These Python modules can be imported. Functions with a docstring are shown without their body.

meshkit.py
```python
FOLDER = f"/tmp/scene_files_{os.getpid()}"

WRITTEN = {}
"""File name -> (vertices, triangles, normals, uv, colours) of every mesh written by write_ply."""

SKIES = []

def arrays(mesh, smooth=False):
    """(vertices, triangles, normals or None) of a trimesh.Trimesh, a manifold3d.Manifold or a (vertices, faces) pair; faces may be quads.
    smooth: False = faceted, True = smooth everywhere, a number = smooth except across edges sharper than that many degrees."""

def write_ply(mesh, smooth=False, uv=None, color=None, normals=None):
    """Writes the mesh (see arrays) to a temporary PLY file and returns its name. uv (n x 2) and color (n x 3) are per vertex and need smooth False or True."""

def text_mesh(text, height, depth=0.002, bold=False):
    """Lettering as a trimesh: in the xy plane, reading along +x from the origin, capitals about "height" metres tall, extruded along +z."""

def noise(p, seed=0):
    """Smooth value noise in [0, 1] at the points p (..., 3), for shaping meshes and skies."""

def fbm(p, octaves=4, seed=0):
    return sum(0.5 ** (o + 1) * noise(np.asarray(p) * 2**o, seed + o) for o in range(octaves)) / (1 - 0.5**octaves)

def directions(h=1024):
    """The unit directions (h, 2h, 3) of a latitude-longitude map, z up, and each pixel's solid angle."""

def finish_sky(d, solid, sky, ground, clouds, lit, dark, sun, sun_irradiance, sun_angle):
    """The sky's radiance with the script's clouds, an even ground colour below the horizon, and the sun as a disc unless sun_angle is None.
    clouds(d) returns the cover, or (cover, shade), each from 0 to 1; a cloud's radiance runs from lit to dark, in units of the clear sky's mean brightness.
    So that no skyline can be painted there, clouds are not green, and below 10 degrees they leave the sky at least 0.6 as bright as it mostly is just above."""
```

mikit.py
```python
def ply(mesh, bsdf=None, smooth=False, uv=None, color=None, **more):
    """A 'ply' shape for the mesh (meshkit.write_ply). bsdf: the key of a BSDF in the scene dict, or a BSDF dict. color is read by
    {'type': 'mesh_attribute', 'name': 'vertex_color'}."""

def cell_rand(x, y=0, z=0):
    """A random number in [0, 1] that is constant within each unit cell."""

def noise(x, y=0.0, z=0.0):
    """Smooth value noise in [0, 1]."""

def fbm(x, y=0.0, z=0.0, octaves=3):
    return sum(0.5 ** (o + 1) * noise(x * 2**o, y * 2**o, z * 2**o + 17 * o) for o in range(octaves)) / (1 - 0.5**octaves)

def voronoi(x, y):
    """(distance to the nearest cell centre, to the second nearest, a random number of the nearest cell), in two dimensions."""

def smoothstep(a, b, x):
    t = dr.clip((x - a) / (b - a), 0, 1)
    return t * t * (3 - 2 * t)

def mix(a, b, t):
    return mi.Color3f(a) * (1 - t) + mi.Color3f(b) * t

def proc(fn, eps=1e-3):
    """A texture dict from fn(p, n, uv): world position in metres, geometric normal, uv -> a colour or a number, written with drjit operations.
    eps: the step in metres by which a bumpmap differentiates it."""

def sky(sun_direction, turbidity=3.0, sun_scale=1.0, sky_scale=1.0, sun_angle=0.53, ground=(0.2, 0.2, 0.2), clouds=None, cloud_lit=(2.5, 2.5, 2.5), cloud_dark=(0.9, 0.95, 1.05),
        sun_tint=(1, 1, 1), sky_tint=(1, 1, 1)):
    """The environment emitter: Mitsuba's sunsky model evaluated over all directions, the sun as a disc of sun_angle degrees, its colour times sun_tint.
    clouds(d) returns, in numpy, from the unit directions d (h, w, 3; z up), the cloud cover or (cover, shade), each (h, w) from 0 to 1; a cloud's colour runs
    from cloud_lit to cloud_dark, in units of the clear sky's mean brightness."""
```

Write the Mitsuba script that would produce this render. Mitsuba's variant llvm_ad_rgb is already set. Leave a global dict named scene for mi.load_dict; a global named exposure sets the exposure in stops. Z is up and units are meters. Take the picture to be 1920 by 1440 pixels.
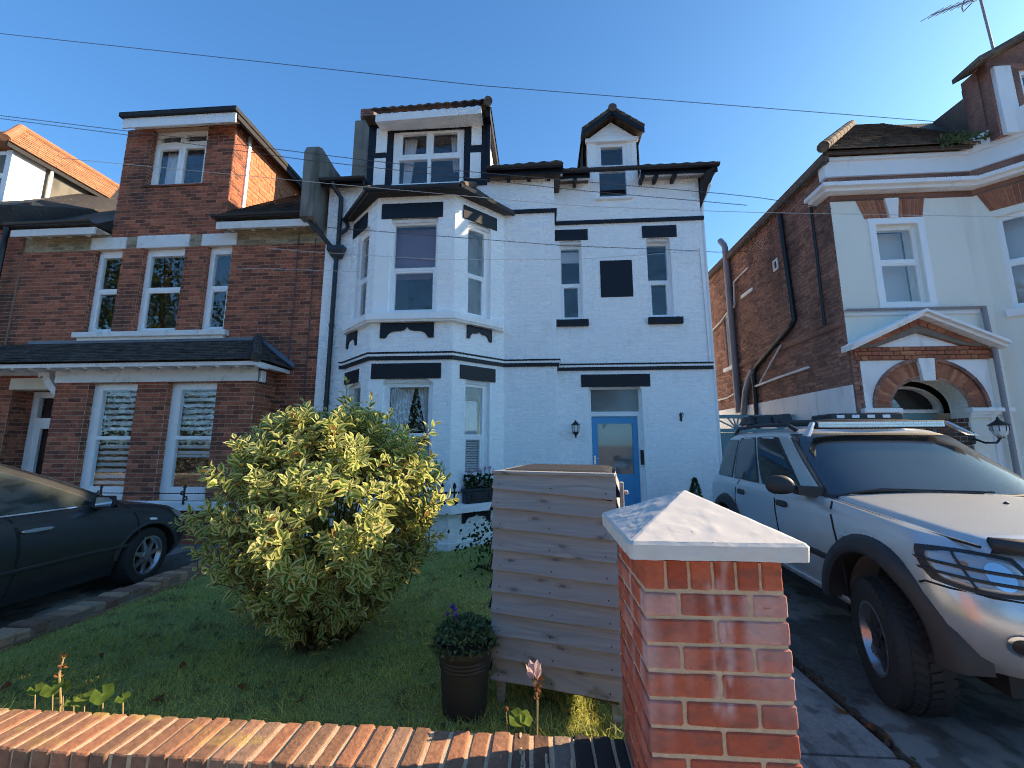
import math, random
import numpy as np
import trimesh, manifold3d, shapely
import drjit as dr
import mitsuba as mi
import mikit, meshkit
from shapely.geometry import Polygon, box as sbox
from shapely.ops import unary_union

# ---------------------------------------------------------------- camera, sky, exposure
T4 = mi.ScalarTransform4f
EYE = np.array([0.0, 0.0, 1.55])
PITCH, YAW = math.radians(8.69), math.radians(3.98)
LOOK = np.array([-math.sin(YAW) * math.cos(PITCH), math.cos(YAW) * math.cos(PITCH), math.sin(PITCH)])
SUN_AZ, SUN_EL = math.radians(15.0), math.radians(28.0)      # azimuth measured from the street direction (+x) towards the back gardens (+y)
SUN = [math.cos(SUN_AZ) * math.cos(SUN_EL), math.sin(SUN_AZ) * math.cos(SUN_EL), math.sin(SUN_EL)]
exposure = 2.82
scene = {
    'type': 'scene',
    'camera': {'type': 'perspective', 'fov': 2 * math.degrees(math.atan(960 / 762)), 'fov_axis': 'x', 'near_clip': 0.05, 'far_clip': 2000.0,
               'to_world': T4().look_at(origin=EYE.tolist(), target=(EYE + LOOK).tolist(), up=[0, 0, 1])},
    'sky_light': mikit.sky(SUN, turbidity=3.4, sky_scale=1.1, sun_scale=1.28, sky_tint=(0.56, 0.91, 1.20), sun_tint=(1.0, 0.965, 0.92), ground=(0.16, 0.16, 0.15)),
}
labels = {}
RNG = np.random.default_rng(7)
rnd = random.Random(11)

# ---------------------------------------------------------------- materials
def mat(key, d, two=True):
    scene[key] = {'type': 'twosided', 'bsdf': d} if two else d
    return key

def rgb(*c):
    return {'type': 'rgb', 'value': list(c)}

def plain(key, c, rough=0.5, metal=0.0, spec=0.5, coat=0.0):
    return mat(key, {'type': 'principled', 'base_color': rgb(*c), 'roughness': rough, 'metallic': metal, 'specular': spec, 'clearcoat': coat, 'clearcoat_gloss': 0.95})

def procmat(key, fn, rough=0.7, spec=0.4, bump=None, scale=0.004):
    d = {'type': 'principled', 'base_color': mikit.proc(fn), 'roughness': rough, 'specular': spec}
    if bump is not None:
        d = {'type': 'bumpmap', 'arbitrary': mikit.proc(bump, eps=0.002), 'scale': scale, 'bsdf': d}
    return mat(key, d)

F = mikit.fbm
N = mikit.noise
S = mikit.smoothstep
MIX = mikit.mix

plain('m_upvc', (0.78, 0.79, 0.80), 0.35)
plain('m_black_paint', (0.007, 0.008, 0.014), 0.45, spec=0.3)
plain('m_gutter', (0.014, 0.015, 0.02), 0.38)
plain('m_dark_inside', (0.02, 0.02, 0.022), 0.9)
plain('m_curtain', (0.55, 0.56, 0.58), 0.9)
plain('m_blind', (0.42, 0.43, 0.43), 0.8)
plain('m_blind_dark', (0.12, 0.12, 0.13), 0.8)
plain('m_purple_blind', (0.14, 0.09, 0.13), 0.8)
plain('m_blue_door', (0.05, 0.28, 0.52), 0.38)
plain('m_teal', (0.16, 0.29, 0.32), 0.5)
plain('m_grey_pipe', (0.25, 0.23, 0.25), 0.45)
plain('m_chrome', (0.75, 0.76, 0.78), 0.15, 1.0)
plain('m_iron', (0.012, 0.012, 0.014), 0.5)
plain('m_cable', (0.07, 0.07, 0.08), 0.6)
plain('m_cable_pale', (0.5, 0.5, 0.5), 0.6)
plain('m_white_plastic', (0.75, 0.76, 0.78), 0.4)
plain('m_lead', (0.11, 0.13, 0.17), 0.45)
plain('m_felt', (0.016, 0.017, 0.022), 0.8)
plain('m_pot', (0.022, 0.021, 0.022), 0.55)
plain('m_window_box', (0.02, 0.022, 0.028), 0.5)
mat('m_glass', {'type': 'thindielectric', 'int_ior': 1.55}, two=False)
mat('m_glass_dim', {'type': 'thindielectric', 'int_ior': 1.5, 'specular_transmittance': rgb(0.75, 0.78, 0.78)}, two=False)
mat('m_frosted', {'type': 'principled', 'base_color': rgb(0.15, 0.15, 0.145), 'roughness': 0.08, 'specular': 0.7})
mat('m_lamp_glass', {'type': 'principled', 'base_color': rgb(0.62, 0.63, 0.66), 'roughness': 0.12, 'specular': 0.6})


def f_white_wall(p, n, uv):
    w = F(p.x * 1.3 + p.y, p.z * 1.1, 3.1)
    c = MIX((0.83, 0.83, 0.83), (0.85, 0.85, 0.85), w)
    streak = S(0.66, 0.95, F(p.x * 9, p.z * 0.7, p.y * 9)) * 0.05
    low = S(0.20, 0.0, p.z + 0.25 * (F(p.x * 7, p.z * 9, p.y * 7) - 0.5)) * S(0.35, 0.65, F(p.x * 11, p.y * 11, p.z * 16))
    grime = S(0.5, 0.75, F(p.x * 14, p.y * 14, p.z * 2.2)) * (S(3.54, 3.46, p.z) * S(3.1, 3.5, p.z) + S(3.77, 3.72, p.z) * S(3.35, 3.75, p.z) + S(0.54, 0.45, p.z) * S(0.1, 0.5, p.z) + S(2.92, 2.88, p.z) * S(2.5, 2.9, p.z))
    c = MIX(c, (0.50, 0.485, 0.45), dr.minimum(streak + 0.22 * grime, 0.4))
    return MIX(c, (0.22, 0.20, 0.17), low * 0.6)
procmat('m_white_wall', f_white_wall, 0.55, 0.35)

def f_cream(p, n, uv):
    w = F(p.x * 0.9 + p.y, p.z * 0.8, 1.7)
    c = MIX((0.70, 0.69, 0.61), (0.78, 0.77, 0.70), w)
    streak = S(0.55, 0.9, F(p.x * 8, p.z * 0.6, p.y * 8)) * 0.25
    return MIX(c, (0.42, 0.42, 0.38), streak)
procmat('m_cream', f_cream, 0.7, 0.3)

def f_white_render(p, n, uv):
    c = MIX((0.72, 0.73, 0.74), (0.80, 0.80, 0.81), F(p.x * 2 + p.y, p.z * 2, 0.4))
    return MIX(c, (0.38, 0.38, 0.36), S(0.6, 0.9, F(p.x * 9 + p.y * 9, p.z * 1.2, 2.0)) * 0.35)
procmat('m_white_render', f_white_render, 0.65, 0.3)

def f_trim(p, n, uv):
    c = MIX((0.66, 0.66, 0.65), (0.75, 0.76, 0.76), F(p.x * 3, p.y * 3, p.z * 5))
    return MIX(c, (0.36, 0.35, 0.31), S(0.58, 0.85, F(p.x * 13, p.y * 13, p.z * 6)) * 0.4)
procmat('m_trim', f_trim, 0.6, 0.35)


def brick_fn(dark, mid, light, patch, amount, mottle=26.0, soot=0.0):
    def fn(p, n, uv):
        c = MIX(dark, mid, S(0.0, 0.55, uv.x))
        c = MIX(c, light, S(0.6, 1.0, uv.x))
        area = F(p.x * 0.9 + 3.0, p.y * 0.9, p.z * 0.8, 3)
        c = MIX(c, patch, S(1.0 - amount, 1.12 - amount, area * 0.55 + uv.y * 0.45))
        c = c * (0.66 + 0.68 * F(p.x * mottle, p.y * mottle, p.z * mottle, 3))
        if soot:
            c = MIX(c, (0.035, 0.03, 0.028), S(0.50, 0.72, F(p.x * 1.6 + 9, p.y * 1.6, p.z * 0.55, 3)) * soot)
        return c
    return fn

procmat('m_brick_red', brick_fn((0.14, 0.052, 0.037), (0.29, 0.092, 0.055), (0.40, 0.13, 0.075), (0.50, 0.19, 0.065), 0.20, soot=0.62), 0.85, 0.25)
procmat('m_brick_plum', brick_fn((0.17, 0.09, 0.075), (0.28, 0.145, 0.11), (0.34, 0.175, 0.13), (0.36, 0.17, 0.11), 0.2, soot=0.4), 0.85, 0.25)
procmat('m_brick_arch', brick_fn((0.24, 0.09, 0.055), (0.33, 0.12, 0.07), (0.40, 0.16, 0.09), (0.44, 0.2, 0.1), 0.3), 0.8, 0.25)
procmat('m_brick_lichen', brick_fn((0.20, 0.17, 0.12), (0.30, 0.26, 0.18), (0.36, 0.32, 0.23), (0.2, 0.10, 0.07), 0.25), 0.9, 0.2)
procmat('m_brick_kerb', brick_fn((0.17, 0.105, 0.075), (0.28, 0.17, 0.115), (0.36, 0.24, 0.16), (0.36, 0.31, 0.23), 0.35), 0.9, 0.2)

def f_mortar(p, n, uv):
    return MIX((0.36, 0.25, 0.17), (0.56, 0.39, 0.28), F(p.x * 14 + p.y * 3, p.y * 14, p.z * 14))
procmat('m_mortar', f_mortar, 0.95, 0.1)
def f_mortar_plum(p, n, uv):
    return MIX((0.15, 0.12, 0.10), (0.24, 0.20, 0.17), F(p.x * 14, p.y * 14, p.z * 14))
procmat('m_mortar_plum', f_mortar_plum, 0.95, 0.1)

def f_mortar_pale(p, n, uv):
    return MIX((0.40, 0.28, 0.18), (0.62, 0.45, 0.31), F(p.x * 45, p.y * 45, p.z * 45))
def b_sand(p, n, uv):
    return F(p.x * 420, p.y * 420, p.z * 420, 2)
procmat('m_mortar_pale', f_mortar_pale, 0.95, 0.1, b_sand, 0.003)

def f_pier(p, n, uv):
    c = MIX((0.31, 0.070, 0.042), (0.43, 0.115, 0.066), uv.x)
    c = MIX(c, (0.23, 0.085, 0.065), S(0.45, 0.75, F(p.x * 16 + uv.y * 30, p.y * 16, p.z * 30)) * 0.7)
    drip = S(0.40, 0.85, F(p.x * 16 + 5, p.y * 16, p.z * 1.6 + uv.y * 0.8, 2)) * S(0.66, 1.04, p.z + 0.34 * (N(p.x * 7, p.y * 7, 4.0) - 0.3)) * S(1.13, 1.09, p.z)
    run = S(0.045, 0.012, dr.abs(p.x - 0.535 + 0.02 * (N(p.z * 14, 2.0, 1.0) - 0.5))) * S(0.74, 0.80, p.z) * S(0.3, 0.6, F(p.x * 30, p.z * 12, 1.0))
    c = MIX(c, (0.62, 0.50, 0.49), dr.minimum(drip * 0.6 + run * 0.55, 0.75) * (0.75 + 0.25 * F(p.x * 60, p.y * 60, p.z * 60)))
    c = MIX(c, (0.05, 0.03, 0.025), S(0.93, 0.96, N(p.x * 75, p.y * 75, p.z * 75)) * 0.4)
    return c * (0.86 + 0.28 * F(p.x * 70, p.y * 70, p.z * 70))
def b_pier(p, n, uv):
    return F(p.x * 90, p.y * 90, p.z * 90, 3)
procmat('m_pier_brick', f_pier, 0.92, 0.08, b_pier, 0.0035)

def f_coping(p, n, uv):
    c = MIX((0.17, 0.098, 0.064), (0.30, 0.138, 0.08), uv.x)
    c = MIX(c, (0.24, 0.185, 0.145), S(0.40, 0.95, uv.y) * 0.8)
    lich = S(0.55, 0.75, F(p.x * 6 + 4, p.y * 9, 2.5)) * S(-0.4, -1.2, p.x)
    c = MIX(c, (0.36, 0.26, 0.075), lich * 0.6)
    c = c * (0.7 + 0.6 * F(p.x * 55, p.y * 55, p.z * 55))
    dirt = S(-0.22, 0.12, p.x + 0.18 * (F(p.x * 8, p.y * 12, 1.0) - 0.5))
    return MIX(c, (0.035, 0.032, 0.03), dirt * (0.96 - 0.9 * S(0.90, 0.93, uv.y)))
procmat('m_coping', f_coping, 0.85, 0.25, b_pier, 0.004)

def f_cap(p, n, uv):
    c = MIX((0.47, 0.46, 0.45), (0.56, 0.55, 0.53), F(p.x * 18, p.y * 18, p.z * 18))
    c = MIX(c, (0.42, 0.41, 0.39), S(0.64, 0.78, F(p.x * 46, p.y * 46, p.z * 46, 3)) * 0.22)
    return MIX(c, (0.06, 0.055, 0.05), S(0.955, 0.965, N(p.x * 45 + 5, p.y * 45, p.z * 45)))
def b_cap(p, n, uv):
    return F(p.x * 55, p.y * 55, p.z * 55, 4) + 0.5 * S(0.5, 0.62, N(p.x * 24, p.y * 24, p.z * 24))
procmat('m_cap', f_cap, 0.6, 0.35, b_cap, 0.0008)

def f_slate(p, n, uv):
    c = MIX((0.028, 0.028, 0.03), (0.085, 0.075, 0.068), uv.x)
    c = MIX(c, (0.14, 0.13, 0.09), S(0.6, 0.8, F(p.x * 22, p.y * 22, p.z * 22)) * 0.5)
    return c * (0.7 + 0.6 * F(p.x * 40, p.y * 40, p.z * 40))
procmat('m_slate', f_slate, 0.8, 0.3)
def f_clay(p, n, uv):
    c = MIX((0.40, 0.15, 0.08), (0.50, 0.20, 0.105), uv.x)
    return c * (0.8 + 0.4 * F(p.x * 20, p.y * 20, p.z * 20))
procmat('m_clay_tile', f_clay, 0.75, 0.3)
def f_orange_tile(p, n, uv):
    c = MIX((0.26, 0.125, 0.07), (0.36, 0.18, 0.10), uv.x)
    return c * (0.75 + 0.5 * F(p.x * 16, p.y * 16, p.z * 16))
procmat('m_orange_tile', f_orange_tile, 0.8, 0.3)
def f_roof_tile(p, n, uv):
    c = MIX((0.07, 0.055, 0.05), (0.17, 0.12, 0.09), uv.x)
    c = MIX(c, (0.22, 0.20, 0.12), S(0.55, 0.8, F(p.x * 9, p.y * 9, p.z * 9)) * 0.5)
    return c * (0.75 + 0.5 * F(p.x * 30, p.y * 30, p.z * 30))
procmat('m_roof_tile', f_roof_tile, 0.85, 0.3)
def f_grey_render(p, n, uv):
    c = MIX((0.13, 0.125, 0.115), (0.25, 0.24, 0.21), F(p.x * 5 + p.y * 3, p.y * 6, p.z * 3, 4))
    return MIX(c, (0.06, 0.06, 0.055), S(0.5, 0.8, F(p.x * 6 + p.y * 6, p.z * 0.9, 2.0)) * 0.6)
procmat('m_grey_render', f_grey_render, 0.9, 0.2)

def f_wood(p, n, uv):
    o = dr.floor(uv.x) * 3.7
    x, z = p.x + 0.3 * p.y + o, p.z
    warp = F(x * 3.0, z * 9.0, o, 2)
    g = F(x * 5.0, z * 95.0 + warp * 7.0, o, 3)
    c = MIX((0.19, 0.185, 0.19), (0.32, 0.315, 0.315), g)
    c = MIX(c, (0.25, 0.225, 0.205), S(0.5, 0.75, F(x * 2.0, z * 12, o + 4)) * 0.6)
    d1, d2, r = mikit.voronoi(x * 5.0 + 0.8 * N(z * 7, o, 1.0), z * 13.0 + o * 2.3)
    knot = S(0.13, 0.04, d1) * S(0.66, 0.72, r) * (0.5 + 0.5 * N(x * 60, z * 60, o))
    c = MIX(c, (0.035, 0.03, 0.03), knot * 0.8)
    ring = S(0.3, 0.12, d1) * S(0.66, 0.72, r) * (0.5 + 0.5 * dr.sin(d1 * 75))
    c = MIX(c, (0.10, 0.09, 0.088), ring * 0.55)
    return MIX(c, (0.10, 0.115, 0.06), S(0.42, 0.20, z) * S(0.55, 0.72, F(x * 9, z * 14, 7.0)) * 0.8)
def b_wood(p, n, uv):
    o = dr.floor(uv.x) * 3.7
    return F(p.x * 7.0 + o, p.z * 150.0, o, 3)
procmat('m_board', f_wood, 0.85, 0.2, b_wood, 0.003)

def f_ground(p, n, uv):
    return MIX((0.035, 0.03, 0.022), (0.085, 0.07, 0.05), F(p.x * 6, p.y * 6, p.z * 6))
procmat('m_soil', f_ground, 0.95, 0.1)
def f_turf(p, n, uv):
    c = MIX((0.18, 0.205, 0.065), (0.25, 0.27, 0.10), F(p.x * 9, p.y * 9, 1.0))
    return MIX(c, (0.06, 0.05, 0.03), S(0.55, 0.75, F(p.x * 5, p.y * 5, 8.0)) * 0.6)
procmat('m_turf', f_turf, 0.95, 0.1)
def f_asphalt(p, n, uv):
    c = MIX((0.045, 0.045, 0.046), (0.11, 0.108, 0.105), F(p.x * 60, p.y * 60, 1.0, 3))
    c = MIX(c, (0.22, 0.215, 0.205), S(0.46, 0.66, F(p.x * 4, p.y * 2.2, 3.0, 4)) * 0.75)
    return MIX(c, (0.05, 0.04, 0.03), S(0.6, 0.7, F(p.x * 8, p.y * 8, 5.0)) * 0.5)
def b_asphalt(p, n, uv):
    return F(p.x * 110, p.y * 110, 1.0, 3)
procmat('m_asphalt', f_asphalt, 0.85, 0.3, b_asphalt, 0.004)
def f_concrete(p, n, uv):
    c = MIX((0.10, 0.098, 0.097), (0.30, 0.29, 0.28), F(p.x * 4 + uv.x * 9, p.y * 5, 2.0, 4))
    c = MIX(c, (0.05, 0.05, 0.05), S(0.5, 0.72, F(p.x * 14, p.y * 9, 6.0, 3)) * 0.6)
    return c * (0.75 + 0.5 * F(p.x * 80, p.y * 80, 3.0))
def f_paving(p, n, uv):
    return MIX((0.32, 0.305, 0.28), (0.46, 0.44, 0.40), F(p.x * 3, p.y * 3, 2.0, 4))
procmat('m_paving', f_paving, 0.85, 0.3)
procmat('m_concrete', f_concrete, 0.85, 0.3, b_asphalt, 0.003)


def leafmat(key, fn, trans=0.5, rough=0.45):
    scene[key] = {'type': 'principledthin', 'base_color': mikit.proc(fn), 'roughness': rough, 'diff_trans': trans, 'spec_trans': 0.0, 'eta': 1.4}
    return key

def f_variegated(p, n, uv):
    k = mikit.cell_rand(dr.floor(uv.x), 3.0, 1.0)
    u, v = uv.x - dr.floor(uv.x), dr.abs(uv.y)
    edge = S(0.30, 0.55, v + 0.22 * (N(u * 9 + k * 40, uv.y * 4, k * 9) - 0.5) + 0.25 * S(0.75, 1.0, u) - 0.12 * (k - 0.5))
    green = MIX((0.09, 0.17, 0.035), (0.24, 0.32, 0.07), k)
    gold = MIX((0.58, 0.59, 0.20), (0.76, 0.72, 0.36), mikit.cell_rand(dr.floor(uv.x), 8.0, 2.0))
    c = MIX(green, gold, edge)
    return MIX(c, (0.26, 0.13, 0.05), S(0.93, 0.97, mikit.cell_rand(dr.floor(uv.x), 5.0, 7.0)) * 0.8)
leafmat('m_leaf_variegated', f_variegated, 0.95)
def green_leaf(a, b):
    def fn(p, n, uv):
        k = mikit.cell_rand(dr.floor(uv.x), 3.0, 1.0)
        c = MIX(a, b, k)
        return c * (0.8 + 0.4 * (1 - S(0.0, 0.25, dr.abs(uv.y))))
    return fn
leafmat('m_leaf_dark', green_leaf((0.018, 0.04, 0.014), (0.045, 0.085, 0.03)), 0.5)
leafmat('m_leaf_mallow', green_leaf((0.12, 0.20, 0.04), (0.20, 0.27, 0.06)), 0.8)
leafmat('m_leaf_heather', green_leaf((0.10, 0.15, 0.07), (0.19, 0.25, 0.12)), 0.7)
leafmat('m_leaf_conifer', green_leaf((0.03, 0.06, 0.02), (0.07, 0.11, 0.035)), 0.5)
leafmat('m_leaf_tree', green_leaf((0.03, 0.07, 0.015), (0.10, 0.13, 0.03)), 0.7)
leafmat('m_leaf_fallen', green_leaf((0.20, 0.08, 0.035), (0.32, 0.17, 0.07)), 0.4)
leafmat('m_petal_pink', green_leaf((0.55, 0.28, 0.40), (0.70, 0.45, 0.55)), 0.8)
leafmat('m_petal_pale', green_leaf((0.66, 0.50, 0.52), (0.74, 0.62, 0.62)), 0.8)
leafmat('m_petal_purple', green_leaf((0.16, 0.08, 0.36), (0.28, 0.16, 0.5)), 0.8)
def f_grass(p, n, uv):
    k = mikit.cell_rand(dr.floor(uv.x), 3.0, 1.0)
    c = MIX((0.46, 0.50, 0.14), (0.64, 0.63, 0.21), k)
    c = MIX(c, (0.20, 0.17, 0.08), S(0.93, 0.96, mikit.cell_rand(dr.floor(uv.x), 6.0, 2.0)))
    return c * (0.8 + 0.5 * F(p.x * 1.7, p.y * 1.7, 2.0))
leafmat('m_grass', f_grass, 1.0, 0.5)
def f_stem(p, n, uv):
    return MIX((0.05, 0.035, 0.022), (0.12, 0.085, 0.05), F(p.x * 40, p.y * 40, p.z * 9))
procmat('m_stem', f_stem, 0.85, 0.2)
plain('m_stem_straw', (0.30, 0.23, 0.12), 0.8)

# ---------------------------------------------------------------- scene helpers
used = set()
def key_for(base):
    k, n = base, 0
    while k in used:
        n += 1
        k = f'{base}_{n:03d}'
    used.add(k)
    return k

def tag(k, label=None, cat=None, group=None, kind=None):
    d = {a: b for a, b in (('label', label), ('category', cat), ('group', group), ('kind', kind)) if b}
    if d:
        labels[k] = {**labels.get(k, {}), **d}
    return k

def thing(base, label, cat, group=None):
    return tag(key_for(base), label, cat, group)

def put(base, mesh, m, holder=None, smooth=False, uv=None, **t):
    k = key_for(f'{holder}__{base}' if holder else base)
    if isinstance(mesh, list):
        mesh = trimesh.util.concatenate(mesh)
    scene[k] = mikit.ply(mesh, m, smooth=smooth, uv=uv)
    return tag(k, **t)

class Fr:
    """An upright plane: s runs along d to the right as seen from outside, n points outwards."""
    def __init__(self, o, d):
        self.o, self.d = np.array(o, float), np.array(d, float) / np.linalg.norm(d)
        self.n = np.array([self.d[1], -self.d[0]])
    def pts(self, s, z, t):
        s, z, t = np.broadcast_arrays(np.asarray(s, float), np.asarray(z, float), np.asarray(t, float))
        xy = self.o + s[..., None] * self.d + t[..., None] * self.n
        return np.concatenate([xy, z[..., None]], -1)

def chamfer(size, b):
    """Box of the given full sizes about the origin with chamfered edges."""
    h = np.array(size, float) / 2
    b = min(b, h.min() * 0.9)
    P = []
    for sx in (-1, 1):
        for sy in (-1, 1):
            for sz in (-1, 1):
                for k in range(3):
                    q = h - b
                    q[k] = h[k]
                    P.append(q * [sx, sy, sz])
    return trimesh.convex.convex_hull(np.array(P))

def bx(x0, x1, y0, y1, z0, z1, b=0.0):
    size = (abs(x1 - x0), abs(y1 - y0), abs(z1 - z0))
    m = chamfer(size, b) if b else trimesh.creation.box(size)
    m.apply_translation([(x0 + x1) / 2, (y0 + y1) / 2, (z0 + z1) / 2])
    return m

def fbx(fr, s0, s1, z0, z1, t0, t1, b=0.0):
    m = bx(s0, s1, t0, t1, z0, z1, b)
    v = m.vertices
    m.vertices = fr.pts(v[:, 0], v[:, 2], v[:, 1])
    m.fix_normals()
    return m

def fprism(fr, poly, t0, t1):
    out = []
    for g in getattr(poly, 'geoms', [poly]):
        m = trimesh.creation.extrude_polygon(g, abs(t1 - t0), engine='earcut')
        v = m.vertices
        m.vertices = fr.pts(v[:, 0], v[:, 1], min(t0, t1) + v[:, 2])
        m.fix_normals()
        out.append(m)
    return trimesh.util.concatenate(out)

def hull(points):
    return trimesh.convex.convex_hull(np.array(points, float))

def tube(path, r, n=8, close=True):
    P = np.array(path, float)
    r = np.broadcast_to(np.asarray(r, float), (len(P),))
    d = np.gradient(P, axis=0)
    d /= np.linalg.norm(d, axis=1, keepdims=True) + 1e-12
    a = np.cross(d[0], [0, 0, 1] if abs(d[0][2]) < 0.9 else [1, 0, 0])
    V = []
    for i in range(len(P)):
        a = a - d[i] * (a @ d[i])
        a /= np.linalg.norm(a)
        b = np.cross(d[i], a)
        th = np.arange(n) * 2 * np.pi / n
        V.append(P[i] + r[i] * (np.cos(th)[:, None] * a + np.sin(th)[:, None] * b))
    V = np.vstack(V)
    Fc = []
    for i in range(len(P) - 1):
        for k in range(n):
            a0, a1, b0, b1 = i * n + k, i * n + (k + 1) % n, (i + 1) * n + k, (i + 1) * n + (k + 1) % n
            Fc += [[a0, a1, b1], [a0, b1, b0]]
    if close:
        for base, rev in ((0, True), ((len(P) - 1) * n, False)):
            for k in range(1, n - 1):
                f = [base, base + k, base + k + 1]
                Fc.append(f[::-1] if rev else f)
    return trimesh.Trimesh(V, Fc, process=False)

def lathe(profile, centre, n=24):
    m = trimesh.creation.revolve(np.array(profile, float), sections=n)
    m.apply_translation(centre)
    return m

def grid_mesh(P):
    h, w = P.shape[:2]
    i = np.arange(h * w).reshape(h, w)
    q = np.stack([i[:-1, :-1], i[:-1, 1:], i[1:, 1:], i[1:, :-1]], -1).reshape(-1, 4)
    return trimesh.Trimesh(P.reshape(-1, 3), np.vstack([q[:, [0, 1, 2]], q[:, [0, 2, 3]]]), process=False)

# ---- bricks: every brick a solid of its own, standing proud of the mortar wall
POOL = {}
def lay_bricks(root, holder, fr, region, m, course=0.075, joint=0.010, bond='flemish', z0=0.0, s0=0.0, t0=0.0, proud=0.006, uneven=0.0015, name='brick', L=0.225):
    prep = shapely.prepared.prep(region)
    a0, b0, a1, b1 = region.bounds
    seq = [L, L / 2] if bond == 'flemish' else [L]
    per = sum(seq)
    row = math.floor((b0 - z0) / course)
    out = POOL.setdefault(root, [])
    while z0 + row * course < b1:
        s = s0 + math.floor((a0 - s0) / per - 1) * per + (row % 2) * (per / 2 if bond == 'flemish' else L / 2) + rnd.uniform(-0.006, 0.006)
        k = 0
        while s < a1:
            l = seq[k % len(seq)]
            b = sbox(s + joint / 2, z0 + row * course + joint / 2, s + l - joint / 2, z0 + (row + 1) * course - joint / 2)
            pieces = [b] if prep.contains(b) else ([g for g in getattr(b.intersection(region), 'geoms', [b.intersection(region)]) if g.geom_type == 'Polygon' and g.area > 0.0006] if prep.intersects(b) else [])
            for g in pieces:
                c = np.array(g.convex_hull.exterior.coords)[:-1]
                if not g.exterior.is_ccw:
                    c = c[::-1]
                cc = c.mean(0)
                ctr = fr.pts(cc[0], cc[1], t0)
                out.append((fr, c, t0 - 0.004, t0 + proud + rnd.uniform(-uneven, uneven), rnd.random(), rnd.random(), m, holder, name, float(np.linalg.norm(ctr - EYE)), ctr))
            s += l
            k += 1
        row += 1

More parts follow.
